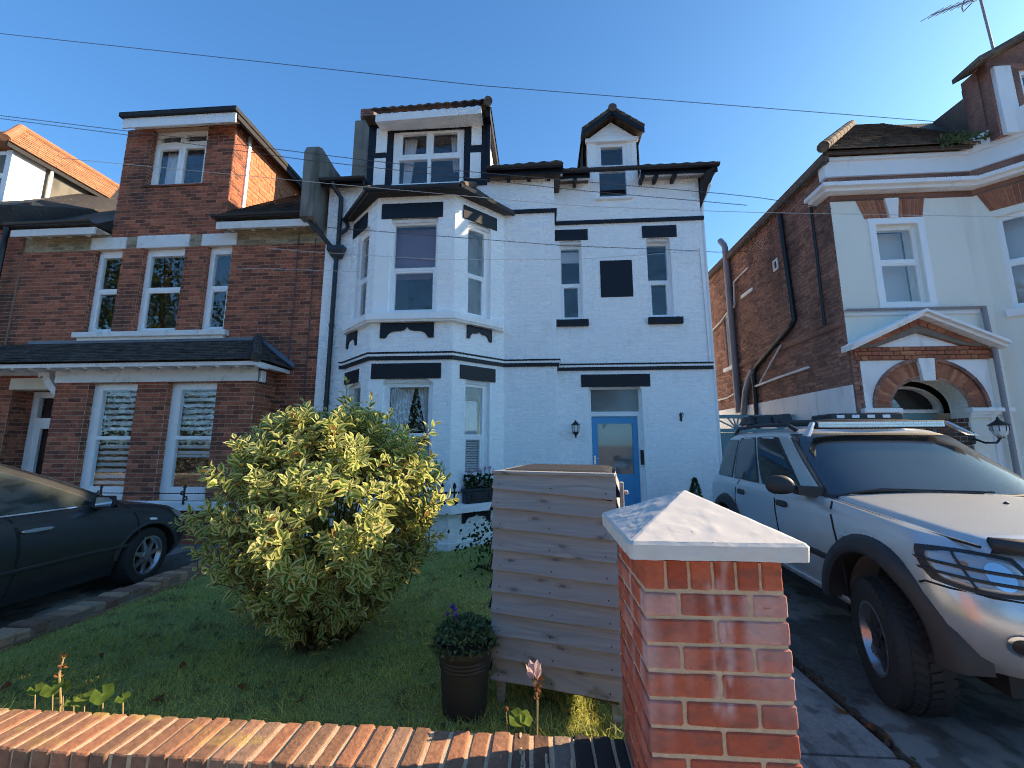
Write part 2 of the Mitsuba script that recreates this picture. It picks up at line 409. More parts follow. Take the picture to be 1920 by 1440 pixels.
def solid_poly(fr, c, t0, t1, bev=0.003):
    n = len(c)
    ctr = c.mean(0)
    ins = ctr + (c - ctr) * np.maximum(1 - bev / np.maximum(np.abs(c - ctr), 0.006), 0.5)
    V = np.vstack([fr.pts(c[:, 0], c[:, 1], t0), fr.pts(c[:, 0], c[:, 1], t1 - bev), fr.pts(ins[:, 0], ins[:, 1], t1)])
    Fc = []
    for lo, hi in ((0, n), (n, 2 * n)):
        for k in range(n):
            a, b = k, (k + 1) % n
            Fc += [[lo + a, lo + b, hi + b], [lo + a, hi + b, hi + a]]
    Fc += [[2 * n, 2 * n + k, 2 * n + k + 1] for k in range(1, n - 1)]
    return V, np.array(Fc)

def in_view(p):
    q = p - EYE
    r = np.array([math.cos(YAW), math.sin(YAW), 0])
    u = np.cross(r, LOOK)
    d = q @ LOOK
    return d > 0.05 and abs(q @ r) < 1.3 * d and abs(q @ u) < 0.98 * d

def emit_bricks(root, keep=290, rest='brickwork', rest_label=None):
    L = POOL.pop(root)
    L.sort(key=lambda b: b[9] + (0 if in_view(b[10]) else 1000))
    for b in L[:keep]:
        v, f = solid_poly(b[0], b[1], b[2], b[3], min(0.003, max(0.0006, 0.4 * (b[3] - b[2] - 0.004))))
        put(b[8], (v, f), b[6], b[7], uv=np.tile([[b[4], b[5]]], (len(v), 1)))
    groups = {}
    for b in L[keep:]:
        groups.setdefault(b[6], []).append(b)
    for m, bs in groups.items():
        V, Fs, U, at = [], [], [], 0
        for b in bs:
            v, f = solid_poly(b[0], b[1], b[2], b[3], min(0.003, max(0.0006, 0.4 * (b[3] - b[2] - 0.004))))
            V.append(v); Fs.append(f + at); U.append(np.tile([[b[4], b[5]]], (len(v), 1))); at += len(v)
        put(rest, (np.vstack(V), np.vstack(Fs)), m, root, uv=np.vstack(U), kind='stuff', label=rest_label)

# ---- tiles on a slope: a, b lower corners, c, d upper corners (seen from outside: left, right, right, left)
TILES = {}
def lay_tiles(root, holder, a, b, c, d, width, gauge, m, name='tile', thick=0.016, lift=0.022):
    a, b, c, d = (np.array(q, float) for q in (a, b, c, d))
    nrm = np.cross(b - a, d - a)
    if np.linalg.norm(nrm) < 1e-9:
        nrm = np.cross(b - a, c - a)
    nrm /= np.linalg.norm(nrm)
    H = max(np.linalg.norm(d - a), np.linalg.norm(c - b))
    nv = max(1, round(H / gauge))
    out = TILES.setdefault(root, [])
    for j in range(nv):
        v0, v1 = j / nv, min((j + 1.25) / nv, 1.0)
        l0, r0, l1, r1 = a + (d - a) * v0, b + (c - b) * v0, a + (d - a) * v1, b + (c - b) * v1
        n = max(1, round(np.linalg.norm(r0 - l0) / width))
        cuts = [0.0] + [(i + (0.5 if j % 2 else 0)) / n for i in range(1 - (j % 2), n + 1)]
        cuts = sorted({min(max(x, 0), 1) for x in cuts + [1.0]})
        for u0, u1 in zip(cuts[:-1], cuts[1:]):
            if u1 - u0 < 0.2 / n:
                continue
            g = 0.012 / n
            P = [l0 + (r0 - l0) * (u0 + g), l0 + (r0 - l0) * (u1 - g), l1 + (r1 - l1) * (u1 - g), l1 + (r1 - l1) * (u0 + g)]
            up = lift + rnd.uniform(0, 0.005)
            top = [P[0] + nrm * up, P[1] + nrm * (up + rnd.uniform(-0.002, 0.002)), P[2] + nrm * 0.004, P[3] + nrm * 0.004]
            V = np.array([q - nrm * thick for q in top] + top)
            f = np.array([[4, 5, 6], [4, 6, 7], [0, 1, 5], [0, 5, 4], [1, 2, 6], [1, 6, 5], [3, 0, 4], [3, 4, 7], [2, 3, 7], [2, 7, 6]])
            out.append((V, f, m, holder, name, rnd.random(), float(np.linalg.norm(V.mean(0) - EYE)) + (0 if in_view(V.mean(0)) else 1000)))

def emit_tiles(root, keep=290, rest='tiling'):
    L = TILES.pop(root)
    L.sort(key=lambda t: t[6])
    for V, f, m, holder, name, r, _ in L[:keep]:
        put(name, (V, f), m, holder, uv=np.full((len(V), 2), r))
    groups = {}
    for t in L[keep:]:
        groups.setdefault(t[2], []).append(t)
    for m, ts in groups.items():
        put(rest, (np.vstack([t[0] for t in ts]), np.vstack([t[1] + 8 * i for i, t in enumerate(ts)])), m, root, uv=np.vstack([np.full((8, 2), t[5]) for t in ts]), kind='stuff')

# ---- windows: the frame is the part, sashes, panes and what hangs inside are its sub-parts
def ring(s0, s1, z0, z1, w, wb=None):
    return sbox(s0, z0, s1, z1).difference(sbox(s0 + w, z0 + (wb or w), s1 - w, z1 - w))

def window(holder, fr, s0, s1, z0, z1, t, sashes, fw=0.05, m='m_upvc', inside='dark', glass='m_glass', name='window', depth=0.5, top=None):
    """sashes: (s0, s1, z0, z1, sash width); t: the front of the frame."""
    fp = sbox(s0, z0, s1, z1)
    if top is not None:
        fp = top
    holes = unary_union([sbox(a, c, b, d) for a, b, c, d, w in sashes])
    if top is not None:
        holes = holes.intersection(top.buffer(-fw))
    k = put(name, fprism(fr, fp.difference(holes), t - 0.07, t), m, holder)
    for a, b, c, d, w in sashes:
        if w:
            put('sash', fprism(fr, ring(a + 0.001, b - 0.001, c + 0.001, d - 0.001, w), t - 0.055, t - 0.008 if w < 0.04 else t + 0.006), m, k)
        q = sbox(a + w - 0.004, c + w - 0.004, b - w + 0.004, d - w + 0.004)
        if top is not None:
            q = q.intersection(top.buffer(-fw * 0.8))
        P = np.array(q.exterior.coords)[:-1][::-1] if not q.exterior.is_ccw else np.array(q.exterior.coords)[:-1]
        V = fr.pts(P[:, 0], P[:, 1], t - 0.03)
        put('pane', (V, [[0, i, i + 1] for i in range(1, len(V) - 1)]), glass, k)
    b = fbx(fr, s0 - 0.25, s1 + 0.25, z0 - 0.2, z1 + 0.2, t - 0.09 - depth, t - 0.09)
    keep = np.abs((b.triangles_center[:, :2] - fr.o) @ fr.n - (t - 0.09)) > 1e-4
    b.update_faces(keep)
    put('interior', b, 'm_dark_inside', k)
    return k

def curtain(k, fr, s0t, s1t, s0b, s1b, z0, z1, t, m='m_curtain', folds=7, name='curtain'):
    u, v = np.meshgrid(np.linspace(0, 1, folds * 6), np.linspace(0, 1, 8))
    s = (s0t + (s1t - s0t) * u) * (1 - v) + (s0b + (s1b - s0b) * u) * v
    P = fr.pts(s, z1 + (z0 - z1) * v, t + 0.018 * np.sin(u * folds * 2 * np.pi + v))
    return put(name, grid_mesh(P), m, k, smooth=True)

# ---- foliage
def leaves(base, along, normal, length, width, fold=0.25, droop=0.15, rows=5, prof=0.75):
    """One mesh of many leaves, (V, F, UV); each leaf is a folded blade, uv.x = a number of its own + the place along it, uv.y = across it."""
    base, along, normal = (np.asarray(q, float) for q in (base, along, normal))
    n = len(base)
    along = along / (np.linalg.norm(along, axis=1, keepdims=True) + 1e-9)
    side = np.cross(along, normal)
    side /= np.linalg.norm(side, axis=1, keepdims=True) + 1e-9
    nrm = np.cross(side, along)
    u = np.linspace(0, 1, rows)
    w = np.sin(np.pi * np.clip(u, 0.02, 0.985) ** prof)
    L, W = np.broadcast_to(np.asarray(length, float), (n,)), np.broadcast_to(np.asarray(width, float), (n,))
    V = np.zeros((n, rows, 3, 3))
    for j, v in enumerate((-1.0, 0.0, 1.0)):
        V[:, :, j] = (base[:, None] + along[:, None] * (u[None, :, None] * L[:, None, None]) + side[:, None] * (v * w[None, :, None] * W[:, None, None])
                      + nrm[:, None] * ((abs(v) * fold * w[None, :, None] * W[:, None, None]) - droop * (u ** 2)[None, :, None] * L[:, None, None]))
    UV = np.zeros((n, rows, 3, 2))
    UV[..., 0] = (np.arange(n) % 997)[:, None, None] + (0.02 + 0.96 * u)[None, :, None]
    UV[..., 1] = np.array([-1.0, 0.0, 1.0])
    i = np.arange(rows * 3).reshape(rows, 3)
    q = np.stack([i[:-1, :-1], i[:-1, 1:], i[1:, 1:], i[1:, :-1]], -1).reshape(-1, 4)
    f = np.vstack([q[:, [0, 1, 2]], q[:, [0, 2, 3]]])
    Fc = (f[None] + (np.arange(n) * rows * 3)[:, None, None]).reshape(-1, 3)
    return V.reshape(-1, 3), Fc, UV.reshape(-1, 2)

def unit(v):
    v = np.asarray(v, float)
    return v / (np.linalg.norm(v, axis=-1, keepdims=True) + 1e-9)
# ---------------------------------------------------------------- the setting
def zprism(poly, z0, z1):
    out = []
    for g in getattr(poly, 'geoms', [poly]):
        if g.geom_type != 'Polygon' or g.area < 1e-6:
            continue
        m = trimesh.creation.extrude_polygon(g, z1 - z0, engine='earcut')
        m.apply_translation([0, 0, z0])
        out.append(m)
    return trimesh.util.concatenate(out)

put('ground', bx(-400, 400, -400, 400, -0.6, -0.12), 'm_asphalt', kind='structure')
put('pavement', bx(-40, 40, -2.0, 1.33, -0.13, -0.075), 'm_paving', kind='structure')
put('pavement', bx(-40, 40, -10.5, -8.5, -0.13, -0.03), 'm_paving', kind='structure')
put('driveway', bx(1.9, 9.5, 1.33, 14.0, -0.13, -0.055), 'm_asphalt', kind='structure')
put('driveway', bx(-8.6, -4.33, 1.33, 8.0, -0.13, -0.03), 'm_asphalt', kind='structure')
put('lawn', zprism(Polygon([(-4.10, 1.79), (0.66, 1.79), (0.66, 7.4), (-4.10, 7.4)]), -0.13, 0.0), 'm_turf', kind='structure')
PATH = tag(key_for('path'), kind='structure')
scene[PATH] = mikit.ply(bx(0.66, 1.88, 0.9, 7.5, -0.13, -0.085), 'm_soil')
for y0, y1 in ((0.92, 1.70), (1.715, 2.515), (2.535, 3.50), (3.52, 4.60), (4.62, 5.9), (5.92, 7.4)):
    v, f = solid_poly(Fr((0, 0), (1, 0)), np.array([(0.67, 0), (1.865, 0), (1.865, 1), (0.67, 1)]), 0, 1)
    m = bx(0.67, 1.865 + rnd.uniform(-0.012, 0.012), y0, y1, -0.125, -0.055 + rnd.uniform(-0.004, 0.004), 0.008)
    put('slab', m, 'm_concrete', PATH, uv=np.full((len(m.vertices), 2), rnd.random()))
# the dirt and moss that has gathered in the seam between the path and the asphalt
v = []
for i in range(260):
    y = RNG.uniform(1.4, 5.0)
    x = 1.885 + 0.05 * math.sin(y * 2.3) * 0.5 + RNG.normal(0, 0.018)
    s = RNG.uniform(0.006, 0.02)
    m = trimesh.creation.icosphere(subdivisions=0, radius=s)
    m.apply_scale([1, 1.6, 0.5])
    m.apply_translation([x, y, -0.052])
    v.append(m)
put('moss', v, 'm_soil', kind='stuff', label='dark moss and grit filling the seam between path and driveway')

# ---------------------------------------------------------------- white house
WH = thing('white_house', 'three storey white painted house with black lintels, bay window and blue front door', 'house')
PLAN = Polygon([(-4.05, 7.0), (-3.53, 7.0), (-2.76, 6.3), (-1.40, 6.3), (-0.63, 7.0), (0.30, 7.0), (0.30, 7.45), (3.11, 7.45), (3.11, 16), (-4.05, 16)])
FRW, FM, FB = Fr((0, 7.45), (1, 0)), Fr((0, 7.0), (1, 0)), Fr((0, 6.3), (1, 0))
FBR, FBL = Fr((-1.40, 6.3), (0.77, 0.70)), Fr((-3.53, 7.0), (0.77, -0.70))
LB = math.hypot(0.77, 0.70)

def wall(fr, poly, holes, th=0.24, m='m_white_wall', holder=WH, brick_below=None, root=None, bm=None, **kw):
    hp = unary_union([sbox(a, c, b, d) for a, b, c, d in holes]) if holes else Polygon()
    solid = poly.difference(hp)
    k = put('wall', fprism(fr, solid, -th, 0), m, holder)
    if bm:
        lay_bricks(root or holder, k, fr, solid.buffer(-0.001), bm, **kw)
    return k

wb = dict(bm='m_white_wall', proud=0.0022, uneven=0.0001, joint=0.006, bond='stretcher')
W_RW = [(0.41, 0.83, 3.90, 5.50), (2.06, 2.50, 3.91, 5.50)]
DOOR = (0.88, 1.84, 0.10, 2.62)
DW = (1.17, 1.79, 6.36, 7.60)
gable = Polygon([(1.0, 6.6), (1.96, 6.6), (1.96, 7.66), (1.48, 8.02), (1.0, 7.66)])
kw_r = wall(FRW, unary_union([sbox(0.30, -0.1, 3.11, 6.72), gable]), W_RW + [DOOR, DW], brick_below=1, **wb)
kw_m = wall(FM, unary_union([sbox(-4.05, -0.1, -3.53, 6.55), sbox(-0.63, -0.1, 0.30, 6.62), sbox(-3.53, 5.8, -0.63, 6.55)]), [], **wb)
W_BF = [(-2.51, -1.69, 3.72, 5.40), (-2.52, -1.70, 1.00, 2.62)]
W_BR = [(0.26, 0.74, 3.72, 5.43), (0.26, 0.74, 1.03, 2.63)]
W_BL = [(0.28, 0.76, 3.74, 5.40), (0.28, 0.76, 1.03, 2.62)]
kw_b = wall(FB, sbox(-2.76, -0.1, -1.40, 5.82), W_BF, th=0.14, **wb)
kw_br = wall(FBR, sbox(0, -0.1, LB, 5.82), W_BR, th=0.14, **wb)
kw_bl = wall(FBL, sbox(0, -0.1, LB, 5.82), W_BL, th=0.14, **wb)
put('wall', fbx(Fr((3.11, 7.45), (0, 1)), 0.0, 8.5, -0.1, 6.72, -0.24, 0), 'm_white_wall', WH)
put('wall', fbx(Fr((0.30, 7.0), (0, 1)), 0.0, 0.44, -0.1, 6.62, -0.2, 0), 'm_white_wall', WH)
put('wall', bx(-4.05, 3.11, 15.76, 16.0, -0.1, 6.7), 'm_white_wall', WH)
emit_bricks(WH, 290, 'brickwork', 'white painted bricks of the house front')

def band(off, z0, z1, m, clip=None, name='string_course'):
    p = PLAN.buffer(off, join_style=2).difference(PLAN.buffer(-0.01, join_style=2)).intersection(clip or sbox(-4.05, 5, 3.2, 7.46))
    return put(name, zprism(p, z0, z1), m, WH)

band(0.035, 2.925, 2.985, 'm_black_paint', sbox(-3.62, 5, 3.12, 7.46))
band(0.05, 2.985, 3.022, 'm_white_wall', sbox(-3.62, 5, 3.12, 7.46))
band(0.06, 3.022, 3.05, 'm_black_paint', sbox(-3.62, 5, 3.12, 7.46))
band(0.045, 5.825, 5.89, 'm_black_paint', sbox(-0.58, 5, 3.15, 7.46))
bay_clip = sbox(-3.53, 5, -0.63, 7.0)
band(0.13, 3.575, 3.68, 'm_white_wall', bay_clip, 'sill')
band(0.10, 3.545, 3.575, 'm_white_wall', bay_clip, 'sill')
band(0.16, 0.55, 0.67, 'm_white_wall', bay_clip, 'sill')
band(0.025, -0.1, 0.10, 'm_white_render', sbox(-4.05, 5, 0.3, 7.3), 'plinth')

def lintel(fr, s0, s1, z0, z1):
    put('lintel', fbx(fr, s0, s1, z0, z1, -0.05, 0.022, 0.004), 'm_black_paint', WH)
lintel(FRW, 0.315, 0.955, 5.50, 5.72); lintel(FRW, 1.99, 2.635, 5.50, 5.74); lintel(FRW, 0.755, 1.995, 2.62, 2.85)
lintel(FB, -2.68, -1.615, 5.40, 5.67); lintel(FB, -2.72, -1.575, 2.62, 2.87)
lintel(FBR, 0.15, 0.86, 5.43, 5.67); lintel(FBR, 0.145, 0.85, 2.63, 2.86)
lintel(FBL, 0.06, 0.66, 5.41, 5.70); lintel(FBL, 0.08, 0.66, 2.62, 2.84)
for s0, s1, z0, z1 in ((0.305, 0.92, 3.77, 3.895), (2.015, 2.64, 3.78, 3.905)):
    put('sill', fbx(FRW, s0, s1, z0, z1, -0.05, 0.07, 0.006), 'm_black_paint', WH)
pnl = put('recess_panel', fbx(FRW, 1.17, 1.77, 4.33, 5.06, 0.0, 0.012), 'm_black_paint', WH, label='black painted square brick panel between the two narrow windows')
for r in range(9):
    o = (r % 2) * 0.1125
    for c in range(4):
        s0, s1 = max(1.175, 1.17 - o + c * 0.225 + 0.005), min(1.765, 1.17 - o + (c + 1) * 0.225 - 0.005)
        z0 = 4.355 + r * 0.0765
        if s1 - s0 > 0.03:
            put('brick', fbx(FRW, s0, s1, z0 + 0.003, z0 + 0.0735, 0.01, 0.0145), 'm_black_paint', pnl)

def apron(fr, s0, s1, z0, z1):
    w, h = s1 - s0, z1 - z0
    half = [(0, 1), (0, 0), (0.10, 0), (0.135, 0.2), (0.18, 0.36), (0.25, 0.46), (0.36, 0.46), (0.44, 0.52), (0.475, 0.62), (0.5, 0.78)]
    pts = half + [(1 - a, b) for a, b in half[::-1][1:]]
    put('apron', fprism(fr, Polygon([(s0 + a * w, z0 + b * h) for a, b in pts]), -0.03, 0.03), 'm_black_paint', WH)
apron(FB, -2.60, -1.71, 3.29, 3.54); apron(FBR, 0.26, 0.76, 3.32, 3.54); apron(FBL, 0.08, 0.50, 3.28, 3.54)
apron(FB, -2.58, -1.66, 0.34, 0.55); apron(FBR, 0.23, 0.76, 0.37, 0.55); apron(FBL, 0.1, 0.55, 0.36, 0.55)

# windows of the white house
a = W_RW[0]; k = window(WH, FRW, *a, -0.11, [(0.44, 0.79, 4.66, 5.38, 0.0), (0.44, 0.79, 3.94, 4.62, 0.042)], 0.03)
put('blind', fbx(FRW, 0.44, 0.80, 5.13, 5.36, -0.22, -0.215), 'm_blind', k)
a = W_RW[1]; window(WH, FRW, *a, -0.11, [(2.09, 2.46, 4.68, 5.39, 0.0), (2.09, 2.46, 3.95, 4.64, 0.045)], 0.03)
k = window(WH, FB, *W_BF[0], -0.07, [(-2.46, -1.74, 4.53, 5.31, 0.0), (-2.46, -1.74, 3.76, 4.48, 0.035)])
put('blind', fbx(FB, -2.5, -1.7, 4.40, 5.33, -0.26, -0.25), 'm_purple_blind', k, label='dark plum roller blind')
put('vent', fbx(FB, -2.30, -1.90, 5.335, 5.36, -0.075, -0.06), 'm_white_plastic', k)
k = window(WH, FB, *W_BF[1], -0.07, [(-2.47, -1.75, 1.72, 2.53, 0.035), (-2.47, -1.75, 1.05, 1.67, 0.0)])
curtain(k, FB, -2.46, -2.05, -2.46, -2.20, 1.72, 2.54, -0.22); curtain(k, FB, -2.02, -1.74, -1.84, -1.74, 1.72, 2.54, -0.22, folds=5)
put('blind', fbx(FB, -2.48, -1.74, 1.05, 1.62, -0.24, -0.235), 'm_blind', k)
k = window(WH, FBR, *W_BR[0], -0.07, [(0.29, 0.64, 4.50, 5.32, 0.0), (0.29, 0.64, 3.76, 4.46, 0.035)])
put('blind', fbx(FBR, 0.27, 0.66, 3.74, 5.34, -0.30, -0.295), 'm_blind_dark', k)
k = window(WH, FBR, *W_BR[1], -0.07, [(0.29, 0.64, 1.74, 2.52, 0.0), (0.29, 0.64, 1.09, 1.69, 0.035)])
for i in range(14):
    put('slat', fbx(FBR, 0.30, 0.63, 1.11 + i * 0.04, 1.14 + i * 0.04, -0.15, -0.13), 'm_blind', k)
curtain(k, FBR, 0.30, 0.62, 0.30, 0.62, 1.74, 2.30, -0.2)
for w, zz in zip(W_BL, (4.5, 1.72)):
    window(WH, FBL, *w, -0.07, [(w[0] + 0.03, w[1] - 0.03, zz + 0.03, w[3] - 0.08, 0.0), (w[0] + 0.03, w[1] - 0.03, w[2] + 0.04, zz - 0.02, 0.035)])
for fr, w in ((FRW, W_RW[0]), (FRW, W_RW[1]), (FB, W_BF[0]), (FB, W_BF[1]), (FBR, W_BR[0]), (FBR, W_BR[1])):
    put('head_board', fbx(fr, w[0] + 0.003, w[1] - 0.003, w[3] - 0.06, w[3] - 0.002, -0.069, -0.035), 'm_trim', WH)

# front door
DF = put('door_frame', fprism(FRW, sbox(*[DOOR[i] for i in (0, 2, 1, 3)]).difference(unary_union([sbox(0.935, 0.11, 1.765, 2.09), sbox(0.935, 2.175, 1.80, 2.585)])), -0.20, -0.10), 'm_upvc', WH)
put('fanlight', fbx(FRW, 0.93, 1.805, 2.17, 2.59, -0.16, -0.15), 'm_frosted', DF, label='grey frosted glass above the blue door')
for i in range(9):
    put('fanlight_slat', fbx(FRW, 0.95, 1.79, 2.20 + i * 0.043, 2.203 + i * 0.043, -0.149, -0.147), 'm_grey_pipe', DF)
DR = put('door', fprism(FRW, sbox(0.94, 0.12, 1.76, 2.085).difference(sbox(1.045, 1.05, 1.675, 1.96)), -0.19, -0.13), 'm_blue_door', WH, label='bright blue front door with a large glass panel')
V = FRW.pts([1.04, 1.68, 1.68, 1.04], [1.04, 1.04, 1.97, 1.97], -0.155)
put('pane', (V, [[0, 1, 2], [0, 2, 3]]), 'm_glass', DR)
put('glass_backing', fbx(FRW, 1.0, 1.72, 1.0, 2.0, -0.26, -0.185), 'm_frosted', DR)
put('panel', fprism(FRW, ring(1.06, 1.66, 0.26, 0.86, 0.025), -0.131, -0.122), 'm_blue_door', DR)
put('handle', [fbx(FRW, 0.965, 1.0, 1.22, 1.38, -0.13, -0.118, 0.004), tube(FRW.pts([0.98, 0.98, 1.05], [1.33] * 3, [-0.118, -0.075, -0.075]), 0.008)], 'm_chrome', DR)
put('step', bx(0.82, 1.9, 7.12, 7.44, -0.06, 0.10, 0.01), 'm_concrete', WH)
put('intercom', fbx(FRW, 1.785, 1.845, 1.22, 1.48, -0.10, -0.065, 0.006), 'm_iron', WH)

# eaves, gutters and roofs
def gutter(root, x0, x1, y, z, r=0.055, m='m_gutter'):
    th = np.linspace(math.pi, 2 * math.pi, 9)
    outer = [(math.cos(q) * r, math.sin(q) * r) for q in th]
    inner = [(math.cos(q) * (r - 0.006), math.sin(q) * (r - 0.006)) for q in th[::-1]]
    m3 = trimesh.creation.extrude_polygon(Polygon(outer + inner), x1 - x0, engine='earcut')
    vv = m3.vertices
    m3.vertices = np.stack([x0 + vv[:, 2], y + vv[:, 0], z + vv[:, 1]], -1)
    m3.fix_normals()
    return put('gutter', m3, m, root, smooth=30)

def eave_row(holder, x0, x1, y, z, dz=0.0, w=0.24, m='m_roof_tile'):
    """The nose tiles of an eave: rolled tiles whose round ends show from below."""
    n = max(1, round((x1 - x0) / w))
    w = (x1 - x0) / n
    for i in range(n):
        a = np.linspace(0, 1, 9)
        prof = 0.022 * np.sin(np.pi * a) ** 2 + 0.008
        X = x0 + (i + a) * w
        zz = z + dz * (i + a) / n + rnd.uniform(-0.004, 0.004)
        top = np.stack([X, np.full(9, y), zz + prof], -1)
        back = top + [0, 0.40, 0.26]
        bot, bback = top - [0, 0, 0.022], back - [0, 0, 0.022]
        P = np.stack([bback, bot, top, back])
        gm = grid_mesh(P)
        put('tile', gm, m, holder, uv=np.full((len(gm.vertices), 2), rnd.random()), smooth=False)

def roof_piece(x0, x1, ye, ze, yr, zr, yb):
    return hull([(x0, ye, ze), (x1, ye, ze), (x0, ye + 0.05, ze - 0.08), (x1, ye + 0.05, ze - 0.08), (x0, yr, zr), (x1, yr, zr), (x0, yb, ze - 0.1), (x1, yb, ze - 0.1)])
RF = put('roof', roof_piece(-4.1, -3.34, 6.85, 6.60, 11.4, 9.35, 16.1), 'm_roof_tile', WH, uv=None)
put('roof', roof_piece(-0.95, 0.42, 6.85, 6.60, 11.4, 9.35, 16.1), 'm_roof_tile', WH)
put('roof', roof_piece(-3.335, -0.955, 7.9, 7.23, 11.4, 9.35, 16.1), 'm_roof_tile', WH)
put('roof', roof_piece(0.425, 0.99, 7.30, 6.78, 11.4, 9.26, 15.9), 'm_roof_tile', WH)
put('roof', hull([(1.97, 7.30, 6.78), (3.36, 7.30, 6.78), (1.97, 7.34, 6.70), (3.36, 7.34, 6.70), (1.97, 11.0, 9.0), (2.0, 11.4, 9.0), (3.36, 15.9, 6.7), (1.97, 15.9, 6.7)]), 'm_roof_tile', WH)
put('roof', roof_piece(0.995, 1.965, 8.3, 7.38, 11.4, 9.26, 15.9), 'm_roof_tile', WH)
eave_row(RF, -0.93, 0.44, 6.74, 6.63, 0.05); eave_row(RF, 0.34, 1.0, 7.16, 6.82); eave_row(RF, 1.96, 3.40, 7.16, 6.82); eave_row(RF, -4.1, -3.34, 6.74, 6.55)
gutter(WH, -0.95, 0.46, 6.72, 6.60); gutter(WH, 0.33, 3.38, 7.13, 6.77); gutter(WH, -4.1, -3.2, 6.72, 6.52)
for q in ((-0.95, 0.46, 6.79, 6.82, 6.48, 6.62), (0.31, 1.0, 7.20, 7.23, 6.66, 6.80), (1.96, 3.38, 7.20, 7.23, 6.66, 6.80), (-4.1, -3.3, 6.79, 6.82, 6.42, 6.54)):
    put('fascia', bx(*q), 'm_black_paint', WH)
for q in ((-0.95, 0.46, 6.82, 6.998, 6.555, 6.575), (0.31, 1.0, 7.23, 7.448, 6.70, 6.715), (1.96, 3.38, 7.23, 7.448, 6.70, 6.715)):
    put('soffit', bx(*q), 'm_white_render', WH)
for x in (-0.55, -0.17, 0.20):
    put('rafter_end', bx(x - 0.03, x + 0.03, 6.80, 6.997, 6.46, 6.55, 0.006), 'm_black_paint', WH)
for x in (0.40, 0.72, 2.00, 2.26, 2.60):
    put('rafter_end', bx(x - 0.03, x + 0.03, 7.21, 7.447, 6.60, 6.695, 0.006), 'm_black_paint', WH)
put('verge_board', hull([(3.12, 7.16, 6.62), (3.38, 7.16, 6.80), (3.12, 7.5, 6.10), (3.14, 7.5, 6.10), (3.38, 8.2, 6.80), (3.12, 8.2, 6.62)]), 'm_black_paint', WH)
put('downpipe', tube([(3.26, 7.32, 6.62), (3.26, 7.34, 6.45), (3.17, 7.52, 6.22), (3.17, 7.55, 6.0), (3.17, 7.55, 0)], 0.035, 10), 'm_white_plastic', WH, smooth=True)
# bay roof
BR = put('bay_roof', hull([(-3.66, 7.0, 5.80), (-2.86, 6.16, 5.80), (-1.30, 6.16, 5.80), (-0.50, 7.0, 5.80), (-3.66, 7.0, 5.86), (-2.88, 6.14, 5.86), (-1.28, 6.14, 5.86), (-0.48, 7.0, 5.86), (-3.1, 6.995, 6.42), (-1.2, 6.995, 6.42)]), 'm_slate', WH)
lay_tiles(WH, BR, (-2.90, 6.12, 5.87), (-1.26, 6.12, 5.87), (-1.2, 6.98, 6.44), (-3.1, 6.98, 6.44), 0.17, 0.11, 'm_roof_tile')
for q0, q1 in (((-3.70, 6.99, 5.83), (-2.87, 6.10, 5.83)), ((-2.87, 6.10, 5.83), (-1.29, 6.10, 5.83)), ((-1.29, 6.10, 5.83), (-0.46, 6.99, 5.83))):
    q0, q1 = np.array(q0), np.array(q1)
    put('gutter', tube([q0, (q0 + q1) / 2, q1], 0.05, 8), 'm_gutter', WH, smooth=30)
for q0, q1 in (((-2.90, 6.13, 5.86), (-3.1, 6.97, 6.44)), ((-1.26, 6.13, 5.86), (-1.2, 6.97, 6.44))):
    put('ridge_tile', tube([q0, (np.array(q0) + q1) / 2, q1], 0.06, 10), 'm_roof_tile', BR)
# the wide dormer with black and white timbering
FD = Fr((0, 6.98), (1, 0))
DM = put('dormer', fprism(FD, sbox(-3.32, 6.44, -0.96, 7.86).difference(sbox(-2.83, 6.46, -1.41, 7.66)), -0.2, 0.0), 'm_black_paint', WH, label='wide dormer with black and white timbering and flat tiled roof')
for s0, s1, z0, z1 in ((-3.16, -2.94, 7.22, 7.75), (-3.18, -2.95, 6.53, 7.10), (-1.27, -1.07, 7.28, 7.80), (-1.29, -1.08, 6.58, 7.12)):
    put('timber_panel', fbx(FD, s0, s1, z0, z1, -0.02, 0.012, 0.003), 'm_white_wall', DM)
k = window(WH, FD, -2.82, -1.42, 6.47, 7.68, -0.03, [(-2.70, -2.11, 7.12, 7.66, 0.05), (-2.08, -1.50, 7.12, 7.66, 0.05), (-2.70, -2.13, 6.49, 7.06, 0.0), (-2.07, -1.50, 6.49, 7.06, 0.0)])
curtain(k, FD, -2.66, -2.40, -2.66, -2.52, 6.5, 7.66, -0.22, folds=4); curtain(k, FD, -1.72, -1.53, -1.66, -1.53, 6.9, 7.66, -0.22, folds=3)
put('sill', fbx(FD, -2.86, -1.36, 6.425, 6.468, -0.05, 0.06), 'm_upvc', WH)
put('dormer_eave', [hull([(-3.06, 6.66, 7.62), (-1.04, 6.66, 7.68), (-3.06, 6.66, 7.78), (-1.04, 6.66, 7.82), (-3.06, 6.97, 7.68), (-1.04, 6.97, 7.68), (-3.06, 6.97, 7.84), (-1.04, 6.97, 7.84)])], 'm_upvc', DM)
put('cheek', fbx(Fr((-0.965, 0), (0, 1)), 6.99, 9.2, 6.5, 7.80, -0.15, 0.0), 'm_white_wall', DM)
put('cheek', fbx(Fr((-3.32, 0), (0, -1)), -9.2, -6.99, 6.5, 7.80, -0.15, 0.0), 'm_grey_render', DM)
DRF = put('dormer_roof', hull([(-3.35, 6.74, 7.84), (-0.86, 6.74, 7.87), (-3.35, 9.6, 7.84), (-0.86, 9.6, 7.87), (-2.6, 8.5, 8.42), (-1.6, 8.5, 8.42)]), 'm_roof_tile', DM)
eave_row(DRF, -3.14, -0.92, 6.60, 7.84, 0.06, w=0.17)
